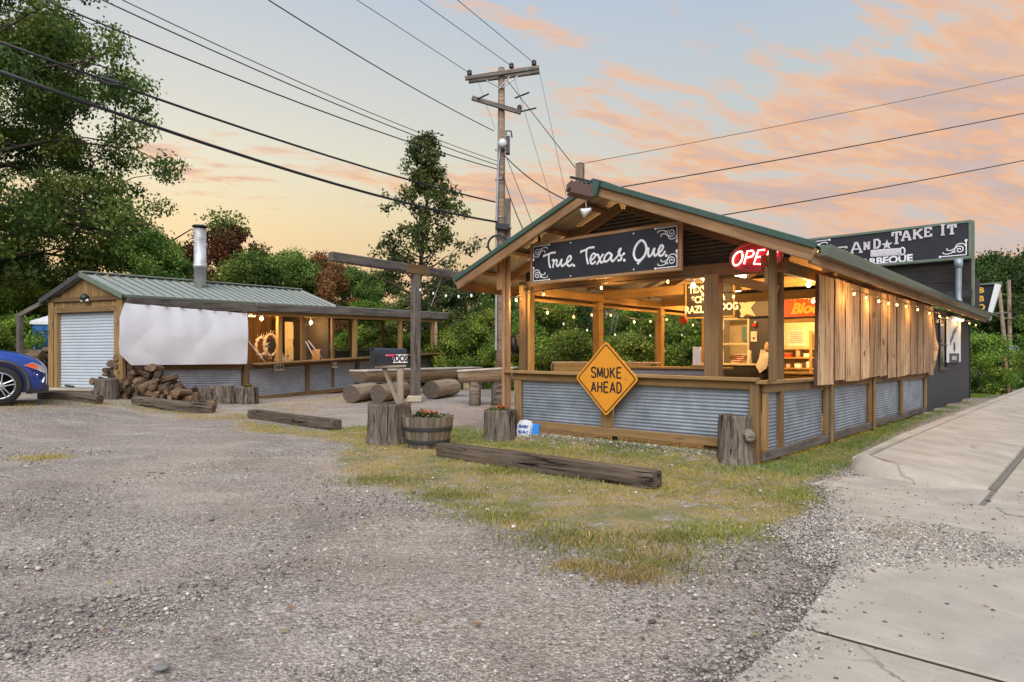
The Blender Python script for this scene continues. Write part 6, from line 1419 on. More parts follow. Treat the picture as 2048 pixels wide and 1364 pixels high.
# portable toilet, stacked cordwood and split heap
p = at(92, 690, 22.5); pt = thing('portable_toilet', 'blue portable toilet with pale roof behind the shed corner', 'toilet', (p.x, p.y, .45))
M = Matrix.Translation((p.x + .35, p.y, .45)) @ Matrix.Rotation(.35, 4, 'Z'); V, F = box_geo(1.1, 1.1, 1.95, .03); add('cabin', raw('cabin', V, F, 'blue_plastic'), pt, M @ Matrix.Translation((0, 0, .975)))
V = [(-.6, -.6, 1.95), (.6, -.6, 1.95), (.6, .6, 1.95), (-.6, .6, 1.95), (-.6, -.6, 2.05), (.6, -.6, 2.05), (.6, .6, 2.05), (-.6, .6, 2.05), (-.2, -.1, 2.28), (.2, -.1, 2.28), (.2, .1, 2.28), (-.2, .1, 2.28)]
add('roof', raw('roof', V, [(0, 1, 5, 4), (1, 2, 6, 5), (2, 3, 7, 6), (3, 0, 4, 7), (4, 5, 9, 8), (5, 6, 10, 9), (6, 7, 11, 10), (7, 4, 8, 11), (8, 9, 10, 11), (3, 2, 1, 0)], 'white'), pt, M)
V, F = box_geo(.7, .02, 1.7, .01); add('door', raw('door', V, F, plain('blue_door', (.025, .16, .42), .45)), pt, M @ Matrix.Translation((0, -.56, .95)))
for i in range(3): V, F = box_geo(.6, .03, .03, .008); add('vent_slot', raw('vent_slot', V, F, 'black'), pt, M @ Matrix.Translation((0, -.565, 1.62 + i * .06)))
def log_geo(L, r_, seed, split=True):
    q = random.Random(seed); n = 9; ang = [i * 2 * math.pi / n for i in range(n)]
    rad = [r_ * q.uniform(.85, 1.12) for _ in ang]
    if split:
        c_ = q.random() * 6.28
        for i, a_ in enumerate(ang):
            d = math.cos(a_ - c_)
            if d > .25: rad[i] = min(rad[i], r_ * .28 / d)
    V = []
    for x in (-L / 2, -L / 2 + .012, -L / 6, L / 6, L / 2 - .012, L / 2):
        k_ = .93 if abs(x) == L / 2 else 1.0; jy, jz = q.uniform(-.006, .006), q.uniform(-.006, .006)
        V += [(x, rad[i] * k_ * math.cos(a_) + jy, rad[i] * k_ * math.sin(a_) + jz) for i, a_ in enumerate(ang)]
    F = [(i * n + k_, i * n + (k_ + 1) % n, (i + 1) * n + (k_ + 1) % n, (i + 1) * n + k_) for i in range(5) for k_ in range(n)] + [tuple(range(n))[::-1], tuple(range(5 * n, 6 * n))]
    return V, F
logs = [raw('split_log', *log_geo(random.Random(i).uniform(.38, .5), random.Random(i + 50).uniform(.065, .115), i, i % 4 != 0), 'fire') for i in range(10)]
r_ = random.Random(12); k_ = 0
heap0 = ground(300, 802); hx = Vector((1, .12, 0)).normalized(); hn = Vector((hx.y, -hx.x, 0))
for row in range(7):
    n_ = (16, 14, 12, 10, 8, 6, 4)[row]; depth = (2, 2, 2, 1, 1, 1, 1)[row]
    for d in range(depth):
        for i in range(n_):
            f = (i + .5 + r_.uniform(-.25, .25)) / n_ - .5; wdt = (2.6, 2.35, 2.05, 1.75, 1.5, 1.2, .75)[row]
            p = Vector((heap0.x, heap0.y, 0)) + hx * (f * wdt - .12 * row + .05) + hn * (-.35 + d * .42 - row * .03 + r_.uniform(-.06, .06)); z = float(gz(p.x, p.y)) + .06 + row * .135 + r_.uniform(-.02, .02)
            M = Matrix.Translation((p.x, p.y, z)) @ Matrix.Rotation(math.atan2(hn.y, hn.x) + (r_.uniform(-.5, .5) if r_.random() < .6 else r_.uniform(.9, 1.9)), 4, 'Z') @ Matrix.Rotation(r_.uniform(-.3, .3), 4, 'Y') @ Matrix.Rotation(r_.uniform(0, 6.28), 4, 'X')
            o = add('split_log', logs[r_.randrange(10)], None, M); tag(o, 'split firewood log in the tumbled heap under the white tarp', 'firewood', 'firewood heap under the tarp')
p = heap0 + hx * (-.62) - hn * .3; o = add('round_log', raw('round_log', *lathe_geo([(.02, -.1), (.085, -.07), (.1, 0), (.085, .07), (.02, .1)], 14), 'fire', True), None, Matrix.Translation((p.x, p.y, float(gz(p.x, p.y)) + .95)) @ Matrix.Rotation(1.2, 4, 'X')); tag(o, 'round dark knot of wood topping the firewood heap', 'firewood')
for row in range(9):
    for i in range(7):
        p = T(.2 + i * .19 + r_.uniform(-.02, .02), 3.05 + r_.uniform(-.04, .08), .42 + row * .135); M = Matrix.Translation(p) @ Matrix.Rotation(math.atan2(NF.y, NF.x) + 1.57 + r_.uniform(-.2, .2), 4, 'Z') @ Matrix.Rotation(r_.uniform(0, 6.28), 4, 'X')
        o = add('split_log', logs[r_.randrange(10)], None, M); tag(o, 'stacked firewood log under the lean-to beside the roll-up door', 'firewood', 'cordwood under the lean-to')
for row in range(5):
    for i in range(2):
        p = T(-.05 + i * .02, 3.28 + i * .36, .42 + row * .24 + r_.uniform(-.02, .02)); M = Matrix.Translation(p) @ Matrix.Rotation(math.atan2(E2.y, E2.x) + r_.uniform(-.1, .1), 4, 'Z') @ Matrix.Rotation(r_.uniform(0, 6.28), 4, 'X') @ Matrix.Diagonal((1.0, 1.5, 1.3, 1))
        o = add('split_log', logs[r_.randrange(10)], None, M); tag(o, 'thick firewood log facing the stack under the lean-to', 'firewood', 'cordwood under the lean-to')

# ================================================================== STUMPS, PLANTERS, TIMBERS, LOG SEATS
def stump(name, label, p, r0, h, rt=None, hollow=.18, seed=1, cat='planter', group=None, flare=.12):
    q = random.Random(seed); rt = rt or r0 * .9; n = 84; ph_ = [q.uniform(0, 6.28) for _ in range(5)]
    def jit(i, k, a): return 1 + .045 * math.sin(3 * a + ph_[0]) + .03 * math.sin(5 * a + ph_[1]) + .034 * math.sin(19 * a + ph_[2] + i * .5) + .030 * math.sin(31 * a + ph_[3] - i * .9) * (1 if i < 9 else .3) + q.uniform(-.008, .008)
    prof = [(r0 * (1 + flare), -.03), (r0 * (1 + flare * .6), h * .06), (r0 * 1.02, h * .18), ((r0 * .6 + rt * .4), h * .4), ((r0 * .4 + rt * .6), h * .6), ((r0 * .15 + rt * .85), h * .8), (rt * 1.0, h * .93), (rt * 1.01, h * .985), (rt * .985, h), (rt * .80, h + .004), (rt * .76, h - .015), (rt * .74, h - hollow), (.01, h - hollow - .005)]
    o = thing(name, label, cat, p, q.uniform(0, 6.28), group); M = WMX[o.name]
    V, F = lathe_geo(prof[:9], n, jit); F = F[:-2]; add('bark', raw('bark', *fixgrain(V, F), 'bark', True), o, M @ GR)
    V, F = lathe_geo(prof[8:], n, lambda i, k, a: jit(i + 8, k, a) if i < 3 else 1); F = F[:-2]; add('rim', raw('rim', V, F, 'endgrain' if seed % 2 else 'grey_wood', True), o, M)
    return o
GR = Matrix(((0, 0, 1, 0), (0, 1, 0, 0), (-1, 0, 0, 0), (0, 0, 0, 1)))      # local X runs up the trunk: bark grain
GR = Matrix.Rotation(R(-90), 4, 'Y')
def fixgrain(V, F): Gi = GR.inverted(); return [tuple(Gi @ Vector(v_)) for v_ in V], F
def flowers(name, label, p, r_, seed, n=46, leafn=420, h=.10):
    q = random.Random(seed); nr = np.random.default_rng(seed); o = thing(name, label, 'flowers', p)
    C = [Vector((q.uniform(-1, 1) * r_ * .6, q.uniform(-1, 1) * r_ * .6, h * .45)) for _ in range(12)]
    add('foliage', leaf_mesh('foliage', [tuple(c_) for c_ in C], [r_ * .42] * 12, leafn, .05, [(.03, .055, .014), (.06, .10, .02), (.11, .14, .03)], seed, .7), o, Matrix.Translation(p))
    for k_ in range(2):
        g = G()
        for i in range(n // (1 if k_ == 0 else 2)):
            a_ = q.uniform(0, 6.28); d = r_ * math.sqrt(q.random()) * (.62 if k_ == 0 else .95); c_ = Vector((math.cos(a_) * d, math.sin(a_) * d, h * (.95 if k_ == 0 else .65) * q.uniform(.8, 1.15) * (1 - .4 * (d / r_) ** 2)))
            for j in range(5):
                b_ = j * 1.257 + q.random(); e = Vector((math.cos(b_), math.sin(b_), q.uniform(.1, .5))) * .021; s_ = Vector((-math.sin(b_), math.cos(b_), 0)) * .011; g.add([c_, c_ + e * .6 + s_, c_ + e, c_ + e * .6 - s_], [(0, 1, 2, 3)])
        g.obj(('orange_blossoms', 'white_blossoms')[k_], ('petal_o', 'petal_w')[k_], o, Matrix.Translation(p))
    return o
sp_ = ground(777, 884); stump('stump_planter', 'tall hollow stump holding the mailbox post', sp_, .325, .60, .315, .12, 3)
# mailbox
mbx = thing('mailbox', 'black arched mailbox on a wooden post with DOS sticker and pink flag', 'mailbox', sp_ + UP * .48)
Yb = sp_.y; mp = at(800, 735, Yb); zt = at(0, 735, Yb).z
beam('post', Vector((at(801, 0, Yb).x, Yb, .45)), Vector((at(801, 0, Yb).x, Yb, at(0, 737, Yb).z)), .10, .10, 'post_grey', mbx)
beam('brace', at(797, 808, Yb) , at(768, 735, Yb), .06, .08, 'post_grey', mbx, (0, 1, 0)); beam('platform', at(750, 734, Yb - .05), at(812, 732, Yb + .05), .18, .035, 'post_grey', mbx)
bz = at(0, 727, Yb).z; r0 = .105; x0, x1 = at(744, 0, Yb).x, at(812, 0, Yb).x; hd = Vector((1, .60, 0)).normalized()
L = (x1 - x0) * .98; V = []; prof = [(-r0, 0), (-r0, .13)] + [(r0 * math.cos(a_), .13 + r0 * math.sin(a_)) for a_ in np.linspace(math.pi, 0, 13)][1:-1] + [(r0, .13), (r0, 0)]
n_ = len(prof); V = [(x, a_, b_) for x in (-L / 2, L / 2) for a_, b_ in prof]; F = [(i, (i + 1) % n_, (i + 1) % n_ + n_, i + n_) for i in range(n_)] + [tuple(range(n_))[::-1], tuple(range(n_, 2 * n_))]
MB = Matrix.Translation(((x0 + x1) / 2, Yb, bz)) @ Matrix.Rotation(math.atan2(hd.y, hd.x), 4, 'Z')
add('box', raw('box', V, F, plain('black_enamel', (.022, .023, .032), .30)), mbx, MB)
V = [(x, a_ * 1.06, b_ * 1.03) for x in (-L / 2 - .015, -L / 2 + .02) for a_, b_ in prof]; dd = add('door', raw('door', V, F, 'black'), mbx, MB); beam('pull', MB @ Vector((-L / 2 - .03, 0, .20)), MB @ Vector((-L / 2 - .03, 0, .235)), .03, .02, 'black', dd)
V, F = box_geo(.24, .004, .13, .001); add('sticker', raw('sticker', V, F, 'white'), mbx, MB @ Matrix.Translation((L / 2 - .115, -r0 - .003, .075)))
add('lettering', raw('lettering', *text_geo('/DOS', .135, bold=.006, ext=.001, sxc=.78), 'black'), mbx, MB @ Matrix.Translation((L / 2 - .115, -r0 - .007, .073)))
g = G(); g.add([(-.13, 0, .14), (.04, 0, .14), (.04, 0, .09), (.0, 0, .08), (-.02, 0, .115), (-.13, 0, .115)], [(0, 5, 4, 1), (4, 3, 2, 1)]); g.obj('flag', 'pink', mbx, MB @ Matrix.Translation((.03, -r0 - .006, .0)))
g = G(); disc(g, -.11, .125, .016); g.obj('flag_pivot', 'steel', mbx, MB @ Matrix.Translation((.03, -r0 - .008, 0)))
# half barrel
bp = ground(856, 892); bar = thing('barrel_planter', 'half whiskey barrel planter with dark hoops next to the tall stump', 'planter', bp)
ns_ = 22; prof = [(.285, -.02), (.315, .10), (.345, .24), (.365, .36), (.375, .45)]
for k_ in range(ns_):
    a0 = 2 * math.pi * k_ / ns_ + .004; a1 = 2 * math.pi * (k_ + 1) / ns_ - .010; am = (a0 + a1) / 2; dz = random.Random(k_).uniform(-.012, .012); V = []
    for r_0, z in prof:
        zz = z + (dz if z > .4 else 0)
        for a_, rr_ in ((a0, r_0 * .995), (am, r_0 * 1.012), (a1, r_0 * .995), (a1, r_0 - .028), (am, r_0 - .026), (a0, r_0 - .028)): V.append((rr_ * math.cos(a_), rr_ * math.sin(a_), zz))
    F = [(i * 6 + j, i * 6 + (j + 1) % 6, (i + 1) * 6 + (j + 1) % 6, (i + 1) * 6 + j) for i in range(4) for j in range(6)] + [(0, 5, 4, 3, 2, 1), (24, 25, 26, 27, 28, 29)]
    Gi = GR.inverted(); add('stave', raw('stave', [tuple(Gi @ Vector(v_)) for v_ in V], F, MT.setdefault('stave', wood('barrel_oak', (.11, .085, .06), (.27, .22, .165), grain=20, var=.6, crack=.3))), bar, Matrix.Translation(bp) @ GR)
for z, r_0 in ((.085, .318), (.275, .358)): V, F = lathe_geo([(r_0, z - .028), (r_0 + .008, z + .028), (r_0 - .01, z + .028), (r_0 - .018, z - .028)], 44); add('hoop', raw('hoop', V, F[:-2], plain('hoop_iron', (.028, .030, .028), .75, 0, spec=.2), True), bar, Matrix.Translation(bp))
V, F = lathe_geo([(.335, .34), (.01, .38)], 24); add('soil', raw('soil', V, F, 'soil', True), bar, Matrix.Translation(bp))
flowers('potted_flowers', 'orange and white flowers growing in the half barrel', bp + UP * .36, .24, 8, 60, 700, .16)
mp_ = Vector((at(1001, 0, 10.42).x, 10.42, 0)); stump('stump_planter', 'stump planter of flowers at the left end of the front rail', mp_, .255, .47, .25, .10, 5); flowers('potted_flowers', 'orange flowers in the stump at the front rail', mp_ + UP * .38, .20, 9, 40, 420, .15)
rp_ = Vector((2.775, 8.07, 0)); stump('hollow_stump', 'empty hollow stump with a cut knot beside the pavilion corner post', rp_, .215, .60, .195, .22, 7, 'stump', flare=.22)
o = bpy.data.objects[[k_ for k_ in WMX if k_.startswith('hollow_stump')][0]]; M = Matrix.Translation(rp_ + Vector((.10, -.19, .36))) @ Matrix.Rotation(R(70), 4, 'X') @ Matrix.Rotation(.4, 4, 'Y'); V, F = lathe_geo([(.085, -.06), (.085, .01), (.075, .03), (.03, .045), (.01, .045)], 16, lambda i, k, a: 1 + .08 * math.sin(3 * a + i)); add('knot', raw('knot', V, F, 'bark', True), o, M)
for i, (px, py, r0, h, lab, cut) in enumerate(((495, 806, .285, .44, 'stump planter of small flowers before the bar', 0), (442, 803, .35, .44, 'wide plain stump between the firewood heap and the flower stump', 1), (404, 801, .27, .32, 'low stump half hidden behind the wide one', 1), (214, 796, .25, .45, 'pale stump standing in front of the roll-up door', 1))):
    p = ground(px, py); stump('stump_planter' if not cut else 'cut_stump', lab, p, r0, h, r0 * .96, .06 if not cut else .01, 11 + 2 * i + cut, 'planter' if not cut else 'stump', flare=.04)
    if not cut: flowers('potted_flowers', 'small orange flowers in the stump before the bar', p + UP * .38, .2, 10, 30, 300, .12)
def timber(label, a_, b_, w, h, seed, dark_end=False):
    q = random.Random(seed); M, L = frame(a_, b_); n = 26; V = []
    ring = [(-.5, -.5), (-.5, 0), (-.5, .5), (-.17, .5), (.17, .5), (.5, .5), (.5, 0), (.5, -.5)]; m_ = len(ring); ph_ = [q.uniform(0, 6) for _ in range(m_)]
    for i in range(n + 1):
        x = -L / 2 + L * i / n; e = .90 if i in (0, n) else 1
        for j, (y, z) in enumerate(ring):
            k2 = (.92 if abs(y) + abs(z) > .95 else 1) * e; d = .030 * math.sin(x * 2.3 + ph_[j]) + .016 * math.sin(x * 9 + ph_[j] * 2) + q.uniform(-.02, .02)
            V.append((x, y * w * (k2 + d), z * h * (k2 + d * .8)))
    F = [(i * m_ + j, (i + 1) * m_ + j, (i + 1) * m_ + (j + 1) % m_, i * m_ + (j + 1) % m_) for i in range(n) for j in range(m_)] + [tuple(range(m_)), tuple(range(n * m_, (n + 1) * m_))[::-1]]
    o = add('timber', raw('timber', V, [f[::-1] for f in F], 'tie', False), None, M); return tag(o, label, 'timber', 'parking timbers')
def tim(label, l_, r_, w, h, seed, e=0.0):
    a_, b_ = ground(*l_), ground(*r_); d = (b_ - a_).normalized(); s_ = Vector((-d.y, d.x, 0)) * w / 2; timber(label, a_ + s_ + UP * (h / 2 - .01), b_ + s_ + UP * (h / 2 - .01), w, h, seed)
tim('long weathered railway timber lying on the lawn before the corrugated rail', (871, 913), (1305, 979), .20, .19, 1)
tim('weathered timber lying between the stump and the bar plate', (494, 836), (664, 861), .21, .20, 2)
tim('weathered timber lying before the firewood heap', (262, 808), (424, 826), .22, .20, 3)
tim('weathered timber with a black end lying before the roll-up door', (73, 798), (192, 808), .22, .20, 4)
# black tarred end of the timber before the door is a separate shoe
# T-shaped timber
tb_ = ground(829, 803); tp_ = tb_ + Vector((0, .2, 0)); tt = thing('timber_gallows', 'T-shaped grey timber post standing in the gravel on a pale block', 'post', tb_)
ztop = at(0, 549, tp_.y).z
beam('post', tp_ + UP * .1, tp_ + UP * ztop, .21, .21, 'grey_wood', tt, (-.7, .7, 0)); V, F = box_geo(.42, .36, .17, .02); add('footing_block', raw('footing_block', V, F, 'cinder'), tt, Matrix.Translation(tb_ + Vector((0, .05, .075))) @ Matrix.Rotation(.1, 4, 'Z'))
d = EY; pl = at(660, 531, 1); bm = tp_ + UP * (ztop + .10)
def along(px): r2 = (px - 1024) / FPX; return (r2 * tp_.y - tp_.x) / (d.x - r2 * d.y)
beam('cross_timber', bm + d * along(660) + UP * .06, bm + d * along(922) - UP * .04, .22, .24, 'grey_wood', tt, c=.02); beam('splice_plate', bm - d * .40 - UP * .0, bm + d * .42 - UP * .01, .25, .262, 'brown_wood', tt)
beam('guy_wire', at(862, 612, tp_.y + .5), at(918, 462, 20.3), .012, .012, 'rope', tt)
# log seats and split-log tables
def log_obj(name, label, a_, b_, r0, r1, seed, cat='log', group=None):
    q = random.Random(seed); P_ = [a_.lerp(b_, f) for f in np.linspace(0, 1, 9)]; n = 22; o = thing(name, label, cat, (a_ + b_) / 2 - UP * r0, 0, group); M, L = frame(a_, b_)
    ph_ = [q.uniform(0, 6) for _ in range(4)]; V = []
    for i in range(13):
        x = -L / 2 + L * i / 12; rr_ = r0 + (r1 - r0) * i / 12
        for k2 in range(n): a2 = 2 * math.pi * k2 / n; w = 1 + .04 * math.sin(2 * a2 + ph_[0]) + .03 * math.sin(3 * a2 + ph_[1] + x) + .02 * math.sin(11 * a2 + x * 5 + ph_[2]); V.append((x, rr_ * w * math.cos(a2), rr_ * w * math.sin(a2)))
    F = [(i * n + k2, (i + 1) * n + k2, (i + 1) * n + (k2 + 1) % n, i * n + (k2 + 1) % n) for i in range(12) for k2 in range(n)]
    add('bark', raw('bark', V, [f[::-1] for f in F], 'logbark', True), o, M)
    for x, rg, fl in ((-L / 2 - .002, 0, 1), (L / 2 + .002, 12, 0)):
        Vr = V[rg * n:(rg + 1) * n]; Ve = [(x, 0, 0)] + [(x, v_[1] * .55, v_[2] * .55) for v_ in Vr] + [(x, v_[1], v_[2]) for v_ in Vr]; Fe = [(0, 1 + k2, 1 + (k2 + 1) % n) for k2 in range(n)] + [(1 + k2, 1 + n + k2, 1 + n + (k2 + 1) % n, 1 + (k2 + 1) % n) for k2 in range(n)]
        add('cut_end', raw('cut_end', Ve, [f[::-1] for f in Fe] if fl else Fe, 'endgrain'), o, M)
    return o
def seat(lab, pa, pb, r0, r1, seed):
    a_, b_ = ground(*pa), ground(*pb); log_obj('seating_log', lab, a_ + UP * r0, b_ + UP * r1, r0, r1, seed, 'log', 'log seats around the tables')
seat('log seat lying nearest the bar front', (702, 806), (748, 797), .25, .24, 1); seat('log seat lying behind the mailbox post', (756, 805), (808, 794), .245, .235, 2); seat('thick pale log seat lying right of the T-shaped post', (862, 798), (905, 791), .27, .27, 3)
def half_log(name, label, a_, b_, r_, seed, mend='endgrain'):
    o = thing(name, label, 'table', Vector(((a_.x + b_.x) / 2, (a_.y + b_.y) / 2, 0))); M, L = frame(a_, b_); n = 12; V = []
    for i in range(9):
        x = -L / 2 + L * i / 8
        for k2 in range(n + 1): a2 = math.pi * k2 / n; w = 1 + .05 * math.sin(3 * a2 + seed) + .03 * math.sin(x * 3 + a2 * 4); V.append((x, r_ * w * math.cos(a2), -r_ * w * .95 * math.sin(a2)))
    m_ = n + 1; F = [(i * m_ + k2, i * m_ + k2 + 1, (i + 1) * m_ + k2 + 1, (i + 1) * m_ + k2) for i in range(8) for k2 in range(n)]
    add('bark', raw('bark', V, [f[::-1] for f in F], 'logbark', True), o, M)
    for i in (0, 8): add('cut_end', raw('cut_end', V[i * m_:(i + 1) * m_], [tuple(range(m_)) if i else tuple(range(m_))[::-1]], mend), o, M)
    V, F = box_geo(L + .02, r_ * 2.1, .05, .012); add('table_top', raw('table_top', V, F, plain('planed_top', (.50, .44, .38), .45, var=.2, scale=3)), o, M @ Matrix.Translation((0, 0, .022)))
    return o
ta = half_log('split_log_table', 'long split-log table with flat pale top running behind the T-shaped post', at(716, 743, 19.6), at(950, 736, 24.5), .36, 1)
for f in (.18, .8):
    p = at(716, 743, 19.6).lerp(at(950, 736, 24.5), f); V, F = lathe_geo([(.26, 0), (.24, .2), (.24, .5)], 18, lambda i, k, a: 1 + .05 * math.sin(4 * a)); add('support', raw('support', V, F, 'bark', True), ta, Matrix.Translation((p.x, p.y, float(gz(p.x, p.y)) - .1)))
tb2 = half_log('split_log_bench', 'short split-log table with black end resting on a stump by the pavilion corner', at(922, 743, 17.5), at(1030, 737, 17.2), .33, 2, 'black')
for px, rr_ in ((1000, .24), (950, .16)):
    p = at(px, 745, 17.4); V, F = lathe_geo([(rr_, 0), (rr_ * .96, .3), (rr_, .72)], 20, lambda i, k, a: 1 + .05 * math.sin(5 * a)); add('support', raw('support', V, F, 'bark', True), tb2, Matrix.Translation((p.x, p.y, -.05)))
for i, px in enumerate((935, 954)):
    p = ground(px, 778); V, F = box_geo(.30, .30, .50, .02); o = add('log_block', raw('log_block', V, F, 'fresh' if i == 0 else 'bark'), None, Matrix.Translation((p.x, p.y, p.z + .24)) @ Matrix.Rotation(.3 * i, 4, 'Z')); tag(o, ('pale sawn block under the split-log tables', 'bark-sided block beside the pale sawn block')[i], 'block')
# cooler-like blue and white tub at the rail
p = ground(1056, 848); q = S(-3.72, -.16, 0); tubm = plain('tub_white', (.72, .74, .78), .5)
tb3 = thing('plastic_tub', 'small blue and white lettered tub leaning at the left of the front rail', 'tub', (q.x, q.y, .02), PA); M = MS(-3.72, -.14, .03) @ Matrix.Rotation(R(-8), 4, 'X')
pr = [(-.16, 0), (.10, 0), (.13, .20), (.10, .265), (0, .285), (-.10, .265), (-.15, .20)]; V = [(a_, e, b_) for e in (-.03, .03) for a_, b_ in pr]; n_ = len(pr); F = [tuple(range(n_)), tuple(range(n_, 2 * n_))[::-1]] + [(i, i + n_, (i + 1) % n_ + n_, (i + 1) % n_) for i in range(n_)]
add('face', raw('face', V, F, tubm), tb3, M); V, F = box_geo(.42, .05, .21, .02); add('back', raw('back', V, F, plain('tub_blue', (.03, .22, .62), .45)), tb3, M @ Matrix.Translation((.03, .06, .13)))
for i, (bd, z) in enumerate((('ESAERY', .17), ('BLUE-C', .085))): add('lettering', raw('lettering', *text_geo(bd, .062, bold=.003, ext=.001), plain('ink_blue', (.03, .06, .35), .6)), tb3, M @ Matrix.Translation((-.01, -.033, z)))
# broken post, far poles and far buildings on the right
pb = at(2006, 770, 23.4); o = thing('broken_post', 'leaning dark broken timber post past the charcoal building', 'post', (pb.x, pb.y, .0)); zt = at(0, 703, 23.4).z; beam('shaft', (pb.x + .10, pb.y, -.2), (pb.x - .08, pb.y, zt), .30, .30, 'dark_wood', o); beam('split_face', (pb.x + .12, pb.y - .15, -.1), (pb.x - .06, pb.y - .16, zt - .1), .12, .04, 'cedar', o, (0, 1, 0))
for i, (x0, x1, y0, lab) in enumerate(((1999, 2011, 580, 'pale leaning utility pole among the trees at the street end'), (2018, 2020, 560, 'grey upright utility pole among the trees at the street end'))):
    a_, b_ = at(x1, 705, 44), at(x0, y0, 44); o = thing('far_pole', lab, 'pole', (a_.x, a_.y, 0)); G().add(*tube_geo([Vector((a_.x, a_.y, -.2)), a_, b_], [.15, .14, .10], 10)).obj('shaft', 'pole', o, None, True); beam('arm', b_ + Vector((-.5, 0, -1.6 - i)), b_ + Vector((.9, 0, -1.5 - i)), .1, .1, 'grey_wood', o)
a_, b_ = at(1965, 690, 42), at(2110, 690, 42); o = thing('far_building', 'low tan building with pale flat roof beyond the shrubs', 'building', (a_.x, a_.y, 0)); zt = at(0, 700, 42).z
beam('wall', Vector((a_.x, 42, zt / 2)), Vector((b_.x, 42, zt / 2)), 3, zt, plain('tan_wall', (.42, .34, .22), .8), o); beam('roof', Vector((a_.x - .4, 42, zt + .12)), Vector((b_.x, 42, zt + .12)), 3.6, .3, 'galv', o)
for x in (2, 4): beam('window', Vector((a_.x + x, 40.46, zt * .5)), Vector((a_.x + x + .9, 40.46, zt * .5)), .05, zt * .4, 'glass', o)

# ================================================================== UTILITY POLE AND WIRES
PY = 20.5
def pp(px, py, Yd=PY): return at(px, py, Yd)
up_ = thing('utility_pole', 'tall wooden utility pole with crossarms, meter and cable coil behind the pavilion', 'utility pole', Vector((pp(1000, 0).x, PY, 0)))
a_, b_ = pp(1001, 800), pp(1003, 136); G().add(*tube_geo([Vector((a_.x, PY, -.2)), a_.lerp(b_, .3), a_.lerp(b_, .65), b_], [.165, .15, .125, .10], 16)).obj('shaft', 'pole', up_, None, True)
beam('crossarm', pp(930, 157, PY - .15), pp(1078, 135, PY - .15), .10, .115, 'grey_wood', up_); beam('crossarm', pp(937, 163, PY + .15), pp(1079, 144, PY + .15), .10, .115, 'grey_wood', up_); beam('lower_arm', pp(944, 196, PY - .16), pp(1042, 225, PY - .16), .10, .13, 'grey_wood', up_)
for a_, b_ in (((972, 160), (1000, 176)), ((1036, 152), (1004, 176)), ((1020, 152), (998, 178))): beam('brace', pp(*a_, PY - .22), pp(*b_, PY - .14), .04, .03, 'steel', up_)
ins = lathe_geo([(.03, -.02), (.075, .0), (.08, .05), (.05, .06), (.075, .08), (.07, .13), (.04, .15), (.02, .17)], 12)
for px, py in ((939, 150), (1023, 136), (1068, 130), (1039, 220)): add('insulator', raw('insulator', *ins, 'ceramic', True), up_, Matrix.Translation(pp(px, py, PY - .15)))
for a_, b_ in (((955, 198), (977, 188)), ((1030, 196), (1058, 185)), ((1042, 223), (1072, 216))): G().add(*tube_geo([pp(*a_, PY - .2), pp(*b_, PY - .6)], .025, 7)).obj('strain_insulator', 'wire', up_)
mp = pp(1005, 287, PY - .25); M = Matrix.Translation(mp) @ Matrix.Rotation(R(90), 4, 'X'); V, F = lathe_geo([(.14, -.02), (.145, .0), (.13, .08), (.09, .12), (.01, .13)], 20); add('meter', raw('meter', V, F, 'lens', True), up_, M); beam('meter_box', mp + Vector((.16, .1, -.3)), mp + Vector((.16, .1, .25)), .14, .2, 'trim', up_); G().add(*tube_geo([pp(1012, 270), pp(1012, 262), pp(1022, 262), pp(1024, 275)], .025, 7)).obj('weatherhead', 'wire', up_)
G().add(*tube_geo([pp(992, 700, PY - .16), pp(993, 440, PY - .15), pp(996, 335, PY - .14), pp(1000, 300, PY - .14)], .035, 7)).obj('conduit', 'galv_dull', up_)
beam('junction_box', pp(991, 452, PY - .2), pp(1018, 455, PY - .2), .15, .18, 'wire', up_)
cc = pp(996, 490, PY - .25); G().add(*tube_geo([cc + Vector((.31 * math.cos(a_), 0, .30 * math.sin(a_))) for a_ in np.linspace(0, 6.3, 28)], .035, 7)).obj('cable_coil', 'wire', up_, None, True)
for z in (300, 360, 436): V, F = tube_geo([pp(1000.5, z) + Vector((.155 * math.cos(a_), .155 * math.sin(a_), 0)) for a_ in np.linspace(0, 6.2832, 18)], .012, 5); add('band', raw('band', V, F, 'steel'), up_)
stb = thing('stub_pole', 'short dark stub pole strapped beside the utility pole', 'pole', Vector((pp(1016, 0).x, PY + .1, 0))); beam('shaft', Vector((pp(1016, 0).x, PY + .1, -.2)), Vector((pp(1016, 0).x, PY + .1, pp(0, 396).z)), .17, .17, 'grey_wood', stb); beam('strap', pp(1009, 455, PY - .02), pp(1023, 455, PY - .02), .2, .04, 'steel', stb)
def wire(label, P_, r_, sag=.0, m='wire', ext=0.0, cat='cable'):
    P_ = [Vector(p) for p in P_]
    if ext: P_.append(P_[-1] + (P_[-1] - P_[-2]) * ext)
    out = []
    for i in range(len(P_) - 1):
        for k_ in range(12): f = k_ / 12; out.append(P_[i].lerp(P_[i + 1], f) - UP * sag * 4 * f * (1 - f))
    out.append(P_[-1]); o = add('overhead_wire', raw('overhead_wire', *tube_geo(out, r_, 6), m, True)); return tag(o, label, cat, 'overhead wires')
def toedge(p0, px, py):     # a wire keeps about its height: depth where it leaves the frame follows from that
    return at(px, py, min(60, max(4, (p0.z - EYE) * FPX / (HOR - py))))
